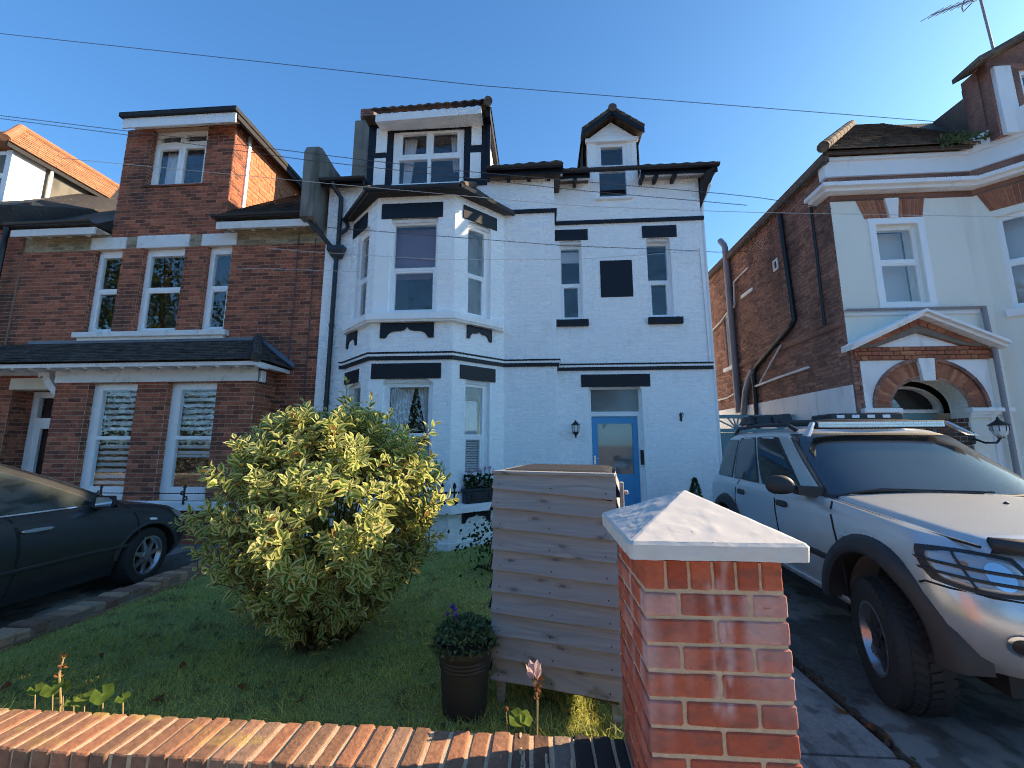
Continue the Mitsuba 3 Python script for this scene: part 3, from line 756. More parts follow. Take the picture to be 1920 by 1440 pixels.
put('verge_board', [bx(-0.95, -0.88, 6.72, 8.6, 7.66, 7.86), bx(-0.95, -0.90, 6.9, 7.0, 6.5, 7.7)], 'm_black_paint', DM)
put('ridge_tile', tube([(-0.90, 6.62, 7.90), (-1.0, 6.86, 7.99), (-1.12, 7.1, 8.05), (-1.6, 8.4, 8.46)], [0.08, 0.07, 0.07, 0.07], 10), 'm_roof_tile', DRF)
# the narrow gabled dormer over the front door
GD = put('gable_board', fprism(FRW, Polygon([(0.98, 7.62), (1.98, 7.62), (1.48, 8.0)]), 0.0, 0.03), 'm_white_wall', WH, label='white boarded gable of the small dormer')
for z in (7.70, 7.79, 7.88):
    w = (8.0 - z) / 0.38 * 0.5 - 0.02
    put('board_line', fbx(FRW, 1.48 - w, 1.48 + w, z, z + 0.006, 0.029, 0.034), 'm_trim', GD)
window(WH, FRW, *DW, -0.015, [(1.22, 1.74, 7.03, 7.53, 0.045), (1.22, 1.74, 6.40, 6.95, 0.0)], 0.04)
put('sill', fbx(FRW, 1.12, 1.84, 6.315, 6.365, -0.05, 0.06, 0.005), 'm_upvc', WH)
put('corner_post', [fbx(FRW, 1.0, 1.09, 6.74, 7.62, 0.0, 0.025), fbx(FRW, 1.87, 1.96, 6.74, 7.62, 0.0, 0.025), fbx(FRW, 0.96, 2.0, 7.56, 7.64, 0.001, 0.06)], 'm_white_wall', WH)
for sgn in (-1, 1):
    A, B = np.array([1.48, 7.22, 8.12]), np.array([1.48 + sgn * 0.60, 7.22, 7.68])
    put('verge_board', hull([A, B, A - [0, 0, 0.10], B - [0, 0, 0.09], A + [0, 0.05, 0], B + [0, 0.05, 0], A + [0, 0.05, -0.10], B + [0, 0.05, -0.09]]), 'm_black_paint', WH)
    gr = put('dormer_roof', hull([A + [0, 0, 0.0], B + [0, 0, 0.0], A + [0, 0, 0.03], B + [0, 0, 0.03], A + [0, 2.4, 0.0], B + [0, 2.4, 0], A + [0, 2.4, 0.03], B + [0, 2.4, 0.03]]), 'm_roof_tile', WH)
    for i in range(5):
        q = A + (B - A) * (i + 0.1) / 5
        put('tile', hull([q + [0, -0.02, 0.03], q + (B - A) * 0.19 + [0, -0.02, 0.03], q + [0, -0.02, 0.055], q + (B - A) * 0.19 + [0, -0.02, 0.062], q + [0, 0.3, 0.03], q + (B - A) * 0.19 + [0, 0.3, 0.06]]), 'm_roof_tile', gr)
    put('cheek', fbx(Fr((1.48 + sgn * 0.475, 0), (0, sgn)), *sorted((sgn * 7.46, sgn * 9.0)), 6.8, 7.66, -0.05, 0), 'm_white_wall', WH)
put('ridge_tile', tube([(1.48, 7.19, 8.14), (1.48, 8.0, 8.14), (1.48, 9.6, 8.14)], 0.085, 12), 'm_roof_tile', WH)
# chimney and party wall
CH = put('chimney', bx(-4.60, -4.12, 8.85, 9.5, 6.6, 9.70, 0.02), 'm_grey_render', WH)
lay_bricks(WH, CH, Fr((0, 8.83), (1, 0)), sbox(-4.44, 9.72, -4.10, 9.98), 'm_brick_plum', proud=0.02)
put('chimney_head', bx(-4.44, -4.10, 8.84, 9.53, 9.70, 9.98), 'm_mortar_plum', CH)
emit_bricks(WH, 30)
emit_tiles(WH)
PW = Fr((-4.13, 0), (0, 1))
put('parapet', fprism(PW, Polygon([(6.62, 5.72), (6.95, 5.62), (9.2, 5.62), (9.2, 7.2), (7.3, 7.15), (6.78, 7.22), (6.66, 7.16), (6.60, 7.02)]), -0.24, 0.0), 'm_grey_render', WH, label='grey rendered party wall rising above the eaves')
# rainwater pipes
put('hopper', hull([(-3.94, 6.84, 5.25), (-3.62, 6.84, 5.25), (-3.94, 6.99, 5.25), (-3.62, 6.99, 5.25), (-3.94, 6.84, 5.17), (-3.62, 6.84, 5.17), (-3.86, 6.88, 5.04), (-3.70, 6.88, 5.04), (-3.86, 6.99, 5.04), (-3.70, 6.99, 5.04)]), 'm_gutter', WH)
put('downpipe', tube([(-3.78, 6.92, 5.06), (-3.78, 6.92, 2.5), (-3.78, 6.92, 0.0)], 0.042, 10), 'm_gutter', WH, smooth=True)
for z in (0.9, 2.3, 3.7):
    put('pipe_collar', tube([(-3.78, 6.92, z), (-3.78, 6.92, z + 0.03), (-3.78, 6.92, z + 0.06)], 0.05, 10), 'm_gutter', WH)
put('downpipe', tube([(-3.86, 6.74, 6.50), (-3.84, 6.78, 6.38), (-3.76, 6.92, 6.25), (-3.76, 6.92, 5.2)], 0.042, 10), 'm_gutter', WH, smooth=True)
put('downpipe', tube([(-4.32, 6.72, 5.76), (-4.05, 6.80, 5.46), (-3.86, 6.90, 5.22)], 0.042, 10), 'm_gutter', WH, smooth=True)
put('downpipe', tube([(-3.66, 6.95, 5.80), (-3.60, 6.93, 5.66), (-3.64, 6.92, 5.58), (-3.76, 6.92, 5.50)], 0.036, 10), 'm_gutter', WH, smooth=True)
put('cable', tube([(3.03, 7.435, 5.25), (3.05, 7.435, 4.0), (3.06, 7.435, 3.06)], 0.006, 5), 'm_cable_pale', WH)

# ---------------------------------------------------------------- things fixed to or standing by the white house
LA = thing('wall_lantern', 'small black lantern with clear glass on the white wall beside the blue door', 'wall lamp')
cx, cy = 0.62, 7.27
put('backplate', [fbx(FRW, cx - 0.035, cx + 0.035, 1.78, 1.95, 0.0, 0.02, 0.005), tube([(cx, 7.43, 1.80), (cx, 7.32, 1.74), (cx, cy, 1.76)], 0.010)], 'm_iron', LA)
put('shade', [lathe([(0.0, 2.01), (0.008, 2.0), (0.012, 1.985), (0.03, 1.97), (0.075, 1.925), (0.078, 1.915), (0.0, 1.915)], (cx, cy, 0), 6)], 'm_iron', LA)
put('glass', lathe([(0.0, 1.915), (0.062, 1.915), (0.05, 1.80), (0.0, 1.80)], (cx, cy, 0), 6), 'm_lamp_glass', LA)
put('cage', [tube([(cx + 0.066 * math.cos(q), cy + 0.066 * math.sin(q), 1.92), (cx + 0.052 * math.cos(q), cy + 0.052 * math.sin(q), 1.79)], 0.005, 5) for q in np.arange(6) * math.pi / 3]
    + [lathe([(0.0, 1.80), (0.056, 1.80), (0.05, 1.775), (0.02, 1.74), (0.012, 1.70), (0.0, 1.69)], (cx, cy, 0), 6)], 'm_iron', LA)
HK = thing('wall_bracket', 'small black iron bracket on the white wall right of the blue door', 'bracket')
put('backplate', fprism(FRW, Polygon([(2.478, 2.0), (2.50, 1.98), (2.522, 2.0), (2.515, 2.06), (2.525, 2.11), (2.50, 2.15), (2.475, 2.11), (2.485, 2.06)]), 0.0, 0.012), 'm_iron', HK)
put('hook', tube([(2.50, 7.44, 2.06), (2.50, 7.36, 2.05), (2.50, 7.31, 2.09), (2.50, 7.33, 2.13), (2.50, 7.37, 2.12)], 0.007, 6), 'm_iron', HK, smooth=True)
WBX = thing('window_box', 'black plastic window box on the sill of the white bay', 'planter')
put('trough', [fbx(FBR, 0.22, 0.78, 0.675, 0.87, 0.01, 0.15, 0.015), fbx(FBR, 0.20, 0.80, 0.85, 0.895, 0.0, 0.165, 0.008)], 'm_window_box', WBX)
put('foot', [fbx(FBR, 0.30, 0.36, 0.70, 0.83, 0.15, 0.158), fbx(FBR, 0.62, 0.68, 0.70, 0.83, 0.15, 0.158)], 'm_iron', WBX)
GE = thing('geranium', 'leafy plant with pink flowers growing in the black window box', 'plant')
n = 240
b = FBR.pts(RNG.uniform(0.24, 0.76, n), RNG.uniform(0.88, 1.10, n), RNG.uniform(0.02, 0.15, n))
put('foliage', (lambda q: (q[0], q[1]))(lv := leaves(b, RNG.normal(0, 1, (n, 3)) + [0, -0.3, 0.3], RNG.normal(0, 0.5, (n, 3)) + [0, -0.4, 1], 0.05, 0.025, prof=0.6)), 'm_leaf_dark', GE, uv=lv[2])
for i in range(7):
    s, z = (0.27 + 0.08 * i + rnd.uniform(-0.03, 0.03)), rnd.uniform(1.08, 1.20)
    c = FBR.pts(s, z, 0.11)
    q = leaves(np.tile(c, (18, 1)) + RNG.normal(0, 0.014, (18, 3)), RNG.normal(0, 1, (18, 3)), RNG.normal(0, 1, (18, 3)), 0.03, 0.013, rows=4)
    put('flower_head', q[:2], 'm_petal_pink', GE, uv=q[2])
    put('stem', tube([FBR.pts(s, 0.9, 0.09), FBR.pts(s, (z + 0.9) / 2, 0.1), c], 0.003, 5), 'm_leaf_dark', GE)
# iron rail on the sill of the bay, with its cross finials
RA = thing('sill_rail', 'black iron window rail with cross finials on the white bay sill', 'railing')
put('bar', [tube([(-2.78, 6.16, 0.86), (-2.0, 6.16, 0.86), (-1.38, 6.16, 0.86)], 0.008, 6), tube([(-1.36, 6.17, 0.86), (-0.95, 6.54, 0.86), (-0.60, 6.86, 0.86)], 0.008, 6)], 'm_iron', RA)
for x, y in ((-2.72, 6.16), (-1.47, 6.16), (-1.30, 6.22)):
    f2 = Fr((x, y - 0.01), (1, 0))
    cr = unary_union([sbox(-0.012, 0.66, 0.012, 0.98), sbox(-0.055, 0.845, 0.055, 0.868), Polygon([(-0.03, 0.96), (0.03, 0.96), (0, 1.01)]), shapely.geometry.Point(-0.055, 0.857).buffer(0.02), shapely.geometry.Point(0.055, 0.857).buffer(0.02), shapely.geometry.Point(0, 0.94).buffer(0.026),
                      Polygon([(0.0, 0.80), (0.05, 0.78), (0.03, 0.74), (0.06, 0.71), (0.02, 0.68), (0.0, 0.66)]).buffer(0.004)])
    put('finial', fprism(f2, cr, -0.008, 0.008), 'm_iron', RA)
# ---------------------------------------------------------------- red brick house (left)
LH = thing('red_brick_house', 'red brick terraced house with flat roofed brick dormer, white lintels and striped window blinds', 'house')
FL, FLB = Fr((0, 7.05), (1, 0)), Fr((0, 6.5), (1, 0))
RED = dict(root=LH, bm='m_brick_red', z0=-0.02)
L_W = [(-8.85, -8.26, 3.71, 5.43), (-7.82, -6.94, 3.71, 5.43), (-6.48, -5.97, 3.70, 5.43)]
L_D = (-7.99, -6.77, 6.79, 8.08)
PORCH = (-10.12, -8.49, -0.1, 2.62)
hol = unary_union([sbox(a, c, b, d) for a, b, c, d in L_W + [L_D, PORCH]])
body = unary_union([sbox(-10.42, -0.1, -4.07, 5.74), sbox(-8.56, 5.5, -6.17, 8.10)]).difference(hol)
k = put('wall', fprism(FL, body, -0.24, 0), 'm_mortar', LH)
lint = [(-8.95, -8.20, 5.43, 5.68), (-7.96, -6.86, 5.43, 5.69), (-6.60, -5.88, 5.43, 5.68)]
lichen = unary_union([sbox(-10.42, 5.42, -8.56, 5.74), sbox(-6.17, 5.42, -4.07, 5.74), sbox(-8.2, 5.43, -7.96, 5.69), sbox(-6.86, 5.43, -6.6, 5.69)]).difference(unary_union([sbox(a, c, b, d) for a, b, c, d in lint]))
redreg = body.difference(lichen).difference(unary_union([sbox(a, c, b, d) for a, b, c, d in lint]))
lay_bricks(LH, k, FL, redreg.buffer(-0.002), 'm_brick_red', z0=-0.02, bond='stretcher')
lay_bricks(LH, k, FL, lichen.intersection(body).buffer(-0.002), 'm_brick_lichen', z0=-0.02, bond='stretcher', uneven=0.004)
B_W = [(-7.87, -6.95, 0.66, 2.63), (-6.40, -5.50, 0.66, 2.63)]
bay = sbox(-8.49, -0.1, -4.82, 2.66).difference(unary_union([sbox(a, c, b, d) for a, b, c, d in B_W]))
k2 = put('wall', fprism(FLB, bay, -0.22, 0), 'm_mortar', LH)
lay_bricks(LH, k2, FLB, bay.buffer(-0.002), 'm_brick_red', z0=-0.02, bond='stretcher')
for fr_w, y0, ws in ((FL, 7.05, L_W + [L_D]), (FLB, 6.5, B_W)):
    for a, b, c, d in ws:
        lay_bricks(LH, k, Fr((a, 0), (0, 1)), sbox(y0 + 0.004, c, y0 + 0.10, d), 'm_brick_red', z0=-0.02, proud=0.004, uneven=0.0008)
FRT = Fr((-4.82, 0), (0, 1))
k3 = put('wall', fbx(FRT, 6.72, 7.045, -0.1, 2.9, -0.2, 0), 'm_mortar', LH)
lay_bricks(LH, k3, FRT, sbox(6.503, -0.1, 7.04, 2.88), 'm_brick_red', z0=-0.02)
put('wall', fbx(Fr((-8.49, 0), (0, -1)), -7.045, -6.72, -0.1, 2.66, -0.2, 0), 'm_mortar', LH)
FPR = Fr((-10.12, 0), (0, 1))
k4 = put('wall', fbx(FPR, 7.06, 7.40, -0.1, 2.62, -0.2, 0), 'm_mortar', LH)
lay_bricks(LH, k4, FPR, sbox(7.06, -0.1, 7.40, 2.62), 'm_brick_red', z0=-0.02)
FCH = Fr((-6.17, 0), (0, 1))
ck = put('cheek', fprism(FCH, Polygon([(7.05, 6.0), (7.30, 6.15), (9.6, 8.06), (9.6, 8.16), (7.05, 8.16)]), -0.15, 0), 'm_mortar', LH)
lay_bricks(LH, ck, FCH, Polygon([(7.05, 6.0), (7.30, 6.15), (7.40, 6.24), (7.40, 8.14), (7.05, 8.14)]), 'm_brick_red', z0=-0.02)
emit_bricks(LH, 290, 'brickwork', 'red bricks of the terraced house front')
lay_bricks(LH, ck, FCH, Polygon([(7.47, 6.32), (9.55, 8.06), (9.55, 8.14), (7.47, 8.14)]), 'm_clay_tile', course=0.10, joint=0.006, L=0.165, bond='stretcher', proud=0.018, uneven=0.006, name='hung_tile')
emit_bricks(LH, 290, 'tile_hanging')
put('barge_strip', fbx(FCH, 7.395, 7.47, 6.26, 8.15, 0, 0.035), 'm_upvc', LH)
put('flashing', [hull([(-6.165, 7.06 + 0.11 * i, 6.02 + 0.085 * i), (-6.165, 7.17 + 0.11 * i, 6.02 + 0.085 * i), (-6.14, 7.17 + 0.11 * i, 6.02 + 0.085 * i), (-6.165, 7.17 + 0.11 * i, 6.16 + 0.085 * i), (-6.14, 7.17 + 0.11 * i, 6.16 + 0.085 * i), (-6.14, 7.06 + 0.11 * i, 6.02 + 0.085 * i)]) for i in range(4)], 'm_trim', LH, kind='stuff')
for a, b, c, d in lint:
    put('lintel', fbx(FL, a, b, c, d, -0.1, 0.03, 0.006), 'm_trim', LH)
for i, (a, b, c, d) in enumerate(L_W):
    window(LH, FL, a, b, c, d, -0.09, [(a + 0.09, b - 0.06, 4.64, 5.30, 0.0), (a + 0.09, b - 0.06, 3.78, 4.57, 0.035)], 0.06)
put('sill', fbx(FL, -8.93, -5.84, 3.60, 3.705, -0.06, 0.12, 0.008), 'm_trim', LH)
put('sill', fbx(FL, -8.86, -5.90, 3.545, 3.60, -0.06, 0.07), 'm_trim', LH)
a, b, c, d = L_D
k = window(LH, FL, a, b, c, d, -0.10, [(a + 0.06, -7.40, 7.79, 8.05, 0.05), (-7.37, b - 0.06, 7.79, 8.05, 0.05), (a + 0.06, -7.40, 6.83, 7.74, 0.055), (-7.37, b - 0.06, 6.83, 7.74, 0.055)], 0.06)
curtain(k, FL, a + 0.1, a + 0.38, a + 0.1, a + 0.34, 6.84, 7.75, -0.3, folds=4)
put('sill', fbx(FL, a - 0.03, b + 0.03, 6.75, 6.79, -0.1, 0.03), 'm_brick_red', LH)
for a, b, c, d in B_W:
    k = window(LH, FLB, a, b, c, d, -0.10, [(a + 0.17, b - 0.04, 1.72, 2.52, 0.0), (a + 0.17, b - 0.04, 0.87, 1.66, 0.0)], 0.07)
    for j in range(16):
        z = 0.90 + j * 0.102
        if 1.64 < z < 1.72 or (j < 5 and a > -7):
            continue
        put('blind_slat', fbx(FLB, a + 0.1, b - 0.02, z, z + 0.058, -0.20, -0.195), 'm_blind', k)
    if a > -7:
        put('blind_slat', fbx(FLB, a + 0.1, b - 0.02, 1.36, 1.40, -0.20, -0.195), 'm_blind', k)
put('sill', fbx(FLB, -8.52, -4.80, 0.52, 0.655, -0.15, 0.12, 0.008), 'm_white_render', LH)
put('fascia', fbx(FLB, -8.50, -4.79, 2.645, 2.88, -0.02, 0.035, 0.004), 'm_trim', LH)
# tiled canopy over the bay and the porch
CA = put('canopy', hull([(-10.42, 6.15, 2.92), (-4.57, 6.15, 2.92), (-4.57, 7.045, 2.92), (-10.42, 7.045, 2.92), (-10.42, 7.045, 3.47), (-5.24, 7.045, 3.47)]), 'm_slate', LH, label='dark tiled lean-to canopy over the bay and the porch')
lay_tiles(LH, CA, (-10.42, 6.11, 2.935), (-4.60, 6.11, 2.935), (-5.22, 7.03, 3.50), (-10.42, 7.03, 3.50), 0.168, 0.105, 'm_slate')
lay_tiles(LH, CA, (-4.53, 6.15, 2.94), (-4.53, 7.04, 2.94), (-5.20, 7.03, 3.50), (-5.22, 7.02, 3.50), 0.168, 0.105, 'm_slate')
emit_tiles(LH, 290)
for i in range(6):
    q0, q1 = np.array([-4.55, 6.11, 2.97]) + (np.array([-5.22, 7.0, 3.54]) - [-4.55, 6.11, 2.97]) * (i / 6), np.array([-4.55, 6.11, 2.97]) + (np.array([-5.22, 7.0, 3.54]) - [-4.55, 6.11, 2.97]) * ((i + 1.08) / 6)
    put('ridge_tile', tube([q0, (q0 + q1) / 2, q1], [0.085, 0.08, 0.072], 10), 'm_slate', CA)
put('flashing', [fbx(FL, -9.9, -5.22, 3.50, 3.56, 0.0, 0.05), hull([(-5.22, 7.0, 3.50), (-5.22, 7.045, 3.58), (-4.50, 7.0, 2.97), (-4.50, 7.045, 3.06), (-5.22, 7.045, 3.50), (-4.5, 7.045, 2.97)])], 'm_lead', LH, kind='stuff')
put('eave_board', [bx(-10.42, -4.56, 6.16, 6.185, 2.855, 2.925), bx(-4.60, -4.575, 6.19, 7.04, 2.855, 2.925)], 'm_trim', LH, kind='stuff')
for i in range(18):
    x = -10.30 + i * 0.335
    put('rafter_end', bx(x - 0.028, x + 0.028, 6.19, 6.45, 2.83, 2.885, 0.004), 'm_trim', LH)
put('soffit', bx(-10.42, -4.6, 6.2, 7.04, 2.887, 2.90), 'm_trim', LH)
# porch
put('porch_lintel', fbx(FL, -10.15, -8.5, 2.62, 2.84, -0.1, 0.03, 0.005), 'm_cream', LH)
br = np.linspace(0, 1, 10)
out = [(-8.88 + 0.05 * (1 - q), 2.87 - 0.54 * q) for q in (0, )]
arc = [(-8.88 + 0.42 * q ** 1.6 + 0.05, 2.80 - 0.45 * q ** 0.85) for q in br]
put('porch_bracket', fprism(FLB, Polygon([(-8.93, 2.86), (-8.93, 2.76)] + arc + [(-8.45, 2.28), (-8.45, 2.42)] + [(x + 0.1, z + 0.06) for x, z in arc[::-1][2:-1]] + [(-8.72, 2.86)]).buffer(0), -0.12, -0.04), 'm_trim', LH)
FD2 = Fr((0, 7.40), (1, 0))
dk = put('door_frame', fprism(FD2, sbox(-10.12, -0.05, -8.95, 2.62).difference(unary_union([sbox(-9.98, 2.1, -9.1, 2.5), sbox(-9.98, 0.0, -9.1, 2.0)])), -0.08, 0), 'm_upvc', LH)
dd = put('door', fprism(FD2, ring(-9.98, -9.1, 0.0, 2.0, 0.11), -0.06, -0.01), 'm_upvc', LH)
for z0, z1 in ((0.1, 1.9), (2.1, 2.5)):
    V = FD2.pts([-9.98, -9.1, -9.1, -9.98], [z0, z0, z1, z1], -0.03)
    put('pane', (V, [[0, 1, 2], [0, 2, 3]]), 'm_glass', dd)
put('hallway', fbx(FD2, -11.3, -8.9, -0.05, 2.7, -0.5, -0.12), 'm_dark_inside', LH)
# main roof, eaves
put('roof', hull([(-10.42, 6.75, 5.82), (-8.57, 6.75, 5.82), (-10.42, 10.6, 9.0), (-8.57, 10.6, 9.0), (-10.42, 14.5, 5.8), (-8.57, 14.5, 5.8)]), 'm_slate', LH)
RSL = put('roof', hull([(-6.165, 6.75, 5.82), (-4.16, 6.75, 5.82), (-6.165, 10.6, 9.0), (-4.16, 10.6, 9.0), (-6.165, 14.5, 5.8), (-4.16, 14.5, 5.8)]), 'm_slate', LH)
put('roof', hull([(-8.565, 8.6, 7.35), (-6.17, 8.6, 7.35), (-8.565, 10.6, 9.0), (-6.17, 10.6, 9.0), (-8.565, 14.5, 5.8), (-6.17, 14.5, 5.8)]), 'm_slate', LH)
for x0, x1 in ((-10.42, -8.58), (-6.15, -4.18)):
    gutter(LH, x0, x1, 6.70, 5.86)
    put('fascia', bx(x0 + 0.05, x1, 6.76, 6.785, 5.62, 5.76), 'm_trim', LH)
    put('soffit', bx(x0 + 0.05, x1, 6.79, 7.045, 5.745, 5.757), 'm_trim', LH)
    n = int((x1 - x0) / 0.42)
    for i in range(n):
        x = x0 + 0.25 + i * 0.42
        put('rafter_end', bx(x - 0.025, x + 0.025, 6.80, 6.95, 5.66, 5.735), 'm_trim', LH)
lay_tiles(LH, RSL, (-6.15, 6.72, 5.86), (-4.16, 6.72, 5.86), (-4.16, 10.5, 9.02), (-6.15, 10.5, 9.02), 0.17, 0.13, 'm_slate')
emit_tiles(LH, 60)
fr_ = put('dormer_roof', bx(-8.40, -5.92, 6.70, 9.75, 8.11, 8.20), 'm_felt', LH)
put('fascia', bx(-8.36, -5.96, 6.76, 6.79, 7.895, 8.105), 'm_upvc', LH)
put('soffit', bx(-8.36, -5.96, 6.795, 7.04, 8.095, 8.107), 'm_upvc', LH)
put('verge_board', bx(-6.0, -5.94, 6.80, 9.7, 8.0, 8.105), 'm_felt', LH)
put('alarm_box', fbx(FRT, 6.56, 6.68, 2.64, 2.84, 0.0, 0.06, 0.012), 'm_white_plastic', LH)
for x, z0, z1 in ((-4.62, 2.95, 5.6), (-4.28, 0.2, 5.5)):
    put('cable', tube([(x, 7.03, z0), (x + 0.01, 7.03, (z0 + z1) / 2), (x, 7.03, z1)], 0.008, 5), 'm_cable', LH)
RB = thing('sill_rail', 'thin black iron window rail with scroll brackets on the sill of the red brick bay', 'railing')
put('bar', tube([(-7.95, 6.36, 0.80), (-6.6, 6.36, 0.79), (-5.3, 6.36, 0.80)], 0.008, 6), 'm_iron', RB)
for x in (-7.2, -5.75):
    f2 = Fr((x, 6.37), (1, 0))
    put('scroll', fprism(f2, unary_union([sbox(-0.014, 0.62, 0.014, 0.90), shapely.geometry.Point(0.03, 0.72).buffer(0.035).difference(shapely.geometry.Point(0.03, 0.72).buffer(0.018)), shapely.geometry.Point(-0.03, 0.80).buffer(0.035).difference(shapely.geometry.Point(-0.03, 0.80).buffer(0.018)), Polygon([(-0.03, 0.88), (0.03, 0.88), (0, 0.93)])]), -0.008, 0.008), 'm_iron', RB)

# ---------------------------------------------------------------- the house beyond it, at the left edge
NH = thing('neighbour_house', 'house with orange tiled gabled dormer and white timbered front at the left edge', 'house')
FN = Fr((0, 7.05), (1, 0))
k = put('wall', fprism(FN, sbox(-14.6, -0.1, -10.47, 6.6), -0.24, 0), 'm_mortar', NH)
lay_bricks(NH, k, FN, sbox(-13.2, 1.0, -10.47, 6.55), 'm_brick_red', z0=-0.02, bond='stretcher')
emit_bricks(NH, 200)
FT = Fr((0, 7.2), (1, 0))
NDM = put('dormer', fprism(FT, sbox(-14.0, 6.66, -11.38, 7.90), -0.15, 0), 'm_white_wall', NH, label='white timbered dormer front')
for s0, s1, z0, z1 in ((-11.72, -11.52, 6.82, 7.25), (-11.72, -11.52, 7.38, 7.80), (-12.3, -11.95, 6.82, 7.80)):
    put('timber_panel', fbx(FT, s0, s1, z0, z1, -0.01, 0.012), 'm_grey_render', NDM)
FNR = Fr((-11.38, 0), (0, 1))
put('cheek', fprism(FNR, sbox(7.2, 6.64, 7.80, 7.92), -0.15, 0.0), 'm_white_wall', NDM)
put('cheek', fprism(FNR, Polygon([(7.80, 6.45), (9.6, 7.92), (9.6, 8.0), (7.80, 8.0)]), -0.15, -0.01), 'm_grey_render', NDM, label='grey rendered dormer side')
NR = put('dormer_roof', hull([(-11.28, 7.0, 7.98), (-11.28, 10.2, 7.98), (-12.15, 7.75, 8.92), (-12.15, 10.4, 8.92), (-14.5, 7.0, 7.98), (-13.4, 7.75, 8.92), (-14.5, 10.2, 7.98)]), 'm_orange_tile', NH, label='orange tiled roof of the dormer')
lay_tiles(NH, NR, (-11.24, 7.0, 7.98), (-11.24, 10.2, 7.98), (-12.14, 10.4, 8.95), (-12.14, 7.75, 8.95), 0.30, 0.16, 'm_orange_tile')
emit_tiles(NH, 290)
put('ridge_tile', tube([(-11.28, 6.98, 8.03), (-11.7, 7.35, 8.48), (-12.15, 7.75, 8.98)], 0.08, 10), 'm_orange_tile', NR)
put('ridge_tile', tube([(-12.15, 7.75, 8.98), (-12.15, 9, 8.98), (-12.15, 10.4, 8.98)], 0.08, 10), 'm_orange_tile', NR)
put('verge_board', bx(-11.30, -11.26, 7.02, 9.8, 7.88, 7.98), 'm_felt', NH)
put('roof', hull([(-14.6, 6.75, 6.30), (-10.45, 6.75, 6.30), (-14.6, 10.6, 9.5), (-12.5, 10.6, 9.5), (-10.45, 9.8, 8.0), (-10.45, 13, 6.0), (-14.6, 13, 6.0), (-10.45, 6.9, 5.9), (-14.6, 6.9, 5.9)]).slice_plane([0, 0, 5.95], [0, 0, 1], cap=True), 'm_slate', NH)
put('gutter', bx(-14.0, -11.3, 7.0, 7.15, 6.58, 6.66), 'm_gutter', NH)
put('downpipe', tube([(-11.30, 7.86, 7.9), (-11.30, 7.86, 7.2), (-11.30, 7.86, 6.5)], 0.03, 8), 'm_white_plastic', NH)
put('downpipe', tube([(-10.72, 6.92, 6.3), (-10.72, 6.92, 3.2), (-10.72, 6.92, 0)], 0.045, 8), 'm_gutter', NH)
put('porch_arch', fprism(FN, Polygon([(-10.62, 1.5), (-10.36, 1.5)] + [(-10.62 + 0.26 * math.cos(q), 1.85 + 0.5 * math.sin(q)) for q in np.linspace(0, math.pi / 2, 10)]), -0.05, 0.04), 'm_trim', NH)

# ---------------------------------------------------------------- cream house (right)
RH = thing('cream_house', 'cream rendered house with red brick arched porch, pediment and brick side wall', 'house')
RP = Polygon([(5.15, 7.0), (7.50, 7.0), (8.20, 6.35), (9.7, 6.35), (10.4, 7.0), (10.4, 13.2), (5.15, 13.2)])
FRH = Fr((0, 7.0), (1, 0))
def arch(cx, zs, rx, rz, z0, n=28):
    return Polygon([(cx - rx, z0)] + [(cx - rx * math.cos(q), zs + rz * math.sin(q)) for q in np.linspace(0, math.pi, n)] + [(cx + rx, z0)])
AC, AZ = 6.28, 2.17
op = arch(AC, AZ, 0.575, 0.47, -0.1)
RW = (5.84, 6.53, 3.93, 5.36)
k = put('wall', fprism(Fr((0, 7.0), (1, 0)), sbox(5.395, -0.1, 7.50, 6.62).union(sbox(5.155, 3.2, 5.5, 6.62)).difference(unary_union([op, sbox(RW[0], RW[2], RW[1], RW[3])])), -0.30, 0), 'm_cream', RH)
put('quoin_backing', bx(5.156, 5.39, 6.99, 7.003, -0.1, 3.2), 'm_mortar_plum', RH)
FRC = Fr((7.50, 7.0), (0.70, -0.65))
LC = math.hypot(0.70, 0.65)
CW = (0.20, 0.80, 3.75, 5.35)
put('wall', fprism(FRC, sbox(0, -0.1, LC, 6.62).difference(sbox(CW[0], CW[2], CW[1], CW[3])), -0.12, 0), 'm_cream', RH)
put('wall', fbx(Fr((0, 6.35), (1, 0)), 8.20, 9.7, -0.1, 6.62, -0.12, 0), 'm_cream', RH)
put('wall', [fbx(Fr((9.7, 6.35), (0.7, 0.65)), 0, LC, -0.1, 6.62, -0.12, 0), bx(10.16, 10.4, 7.01, 13.2, -0.1, 6.62), bx(5.4, 10.15, 12.95, 13.2, -0.1, 6.62)], 'm_cream', RH)
FSD = Fr((5.15, 0), (0, -1))
SW = (-11.32, -11.0, 3.66, 5.14)
side = Polygon([(-13.2, -0.1), (-7.004, -0.1), (-7.004, 6.66), (-13.2, 6.66)]).difference(sbox(SW[0], SW[2], SW[1], SW[3]))
ks = put('wall', fprism(FSD, side, -0.24, -0.001), 'm_mortar_plum', RH, label='brown brick side wall with pipes')
sb = side.intersection(sbox(-13.2, 2.56, -7.0, 6.66)).buffer(-0.002)
lay_bricks(RH, ks, FSD, sb, 'm_brick_plum', z0=-0.02)
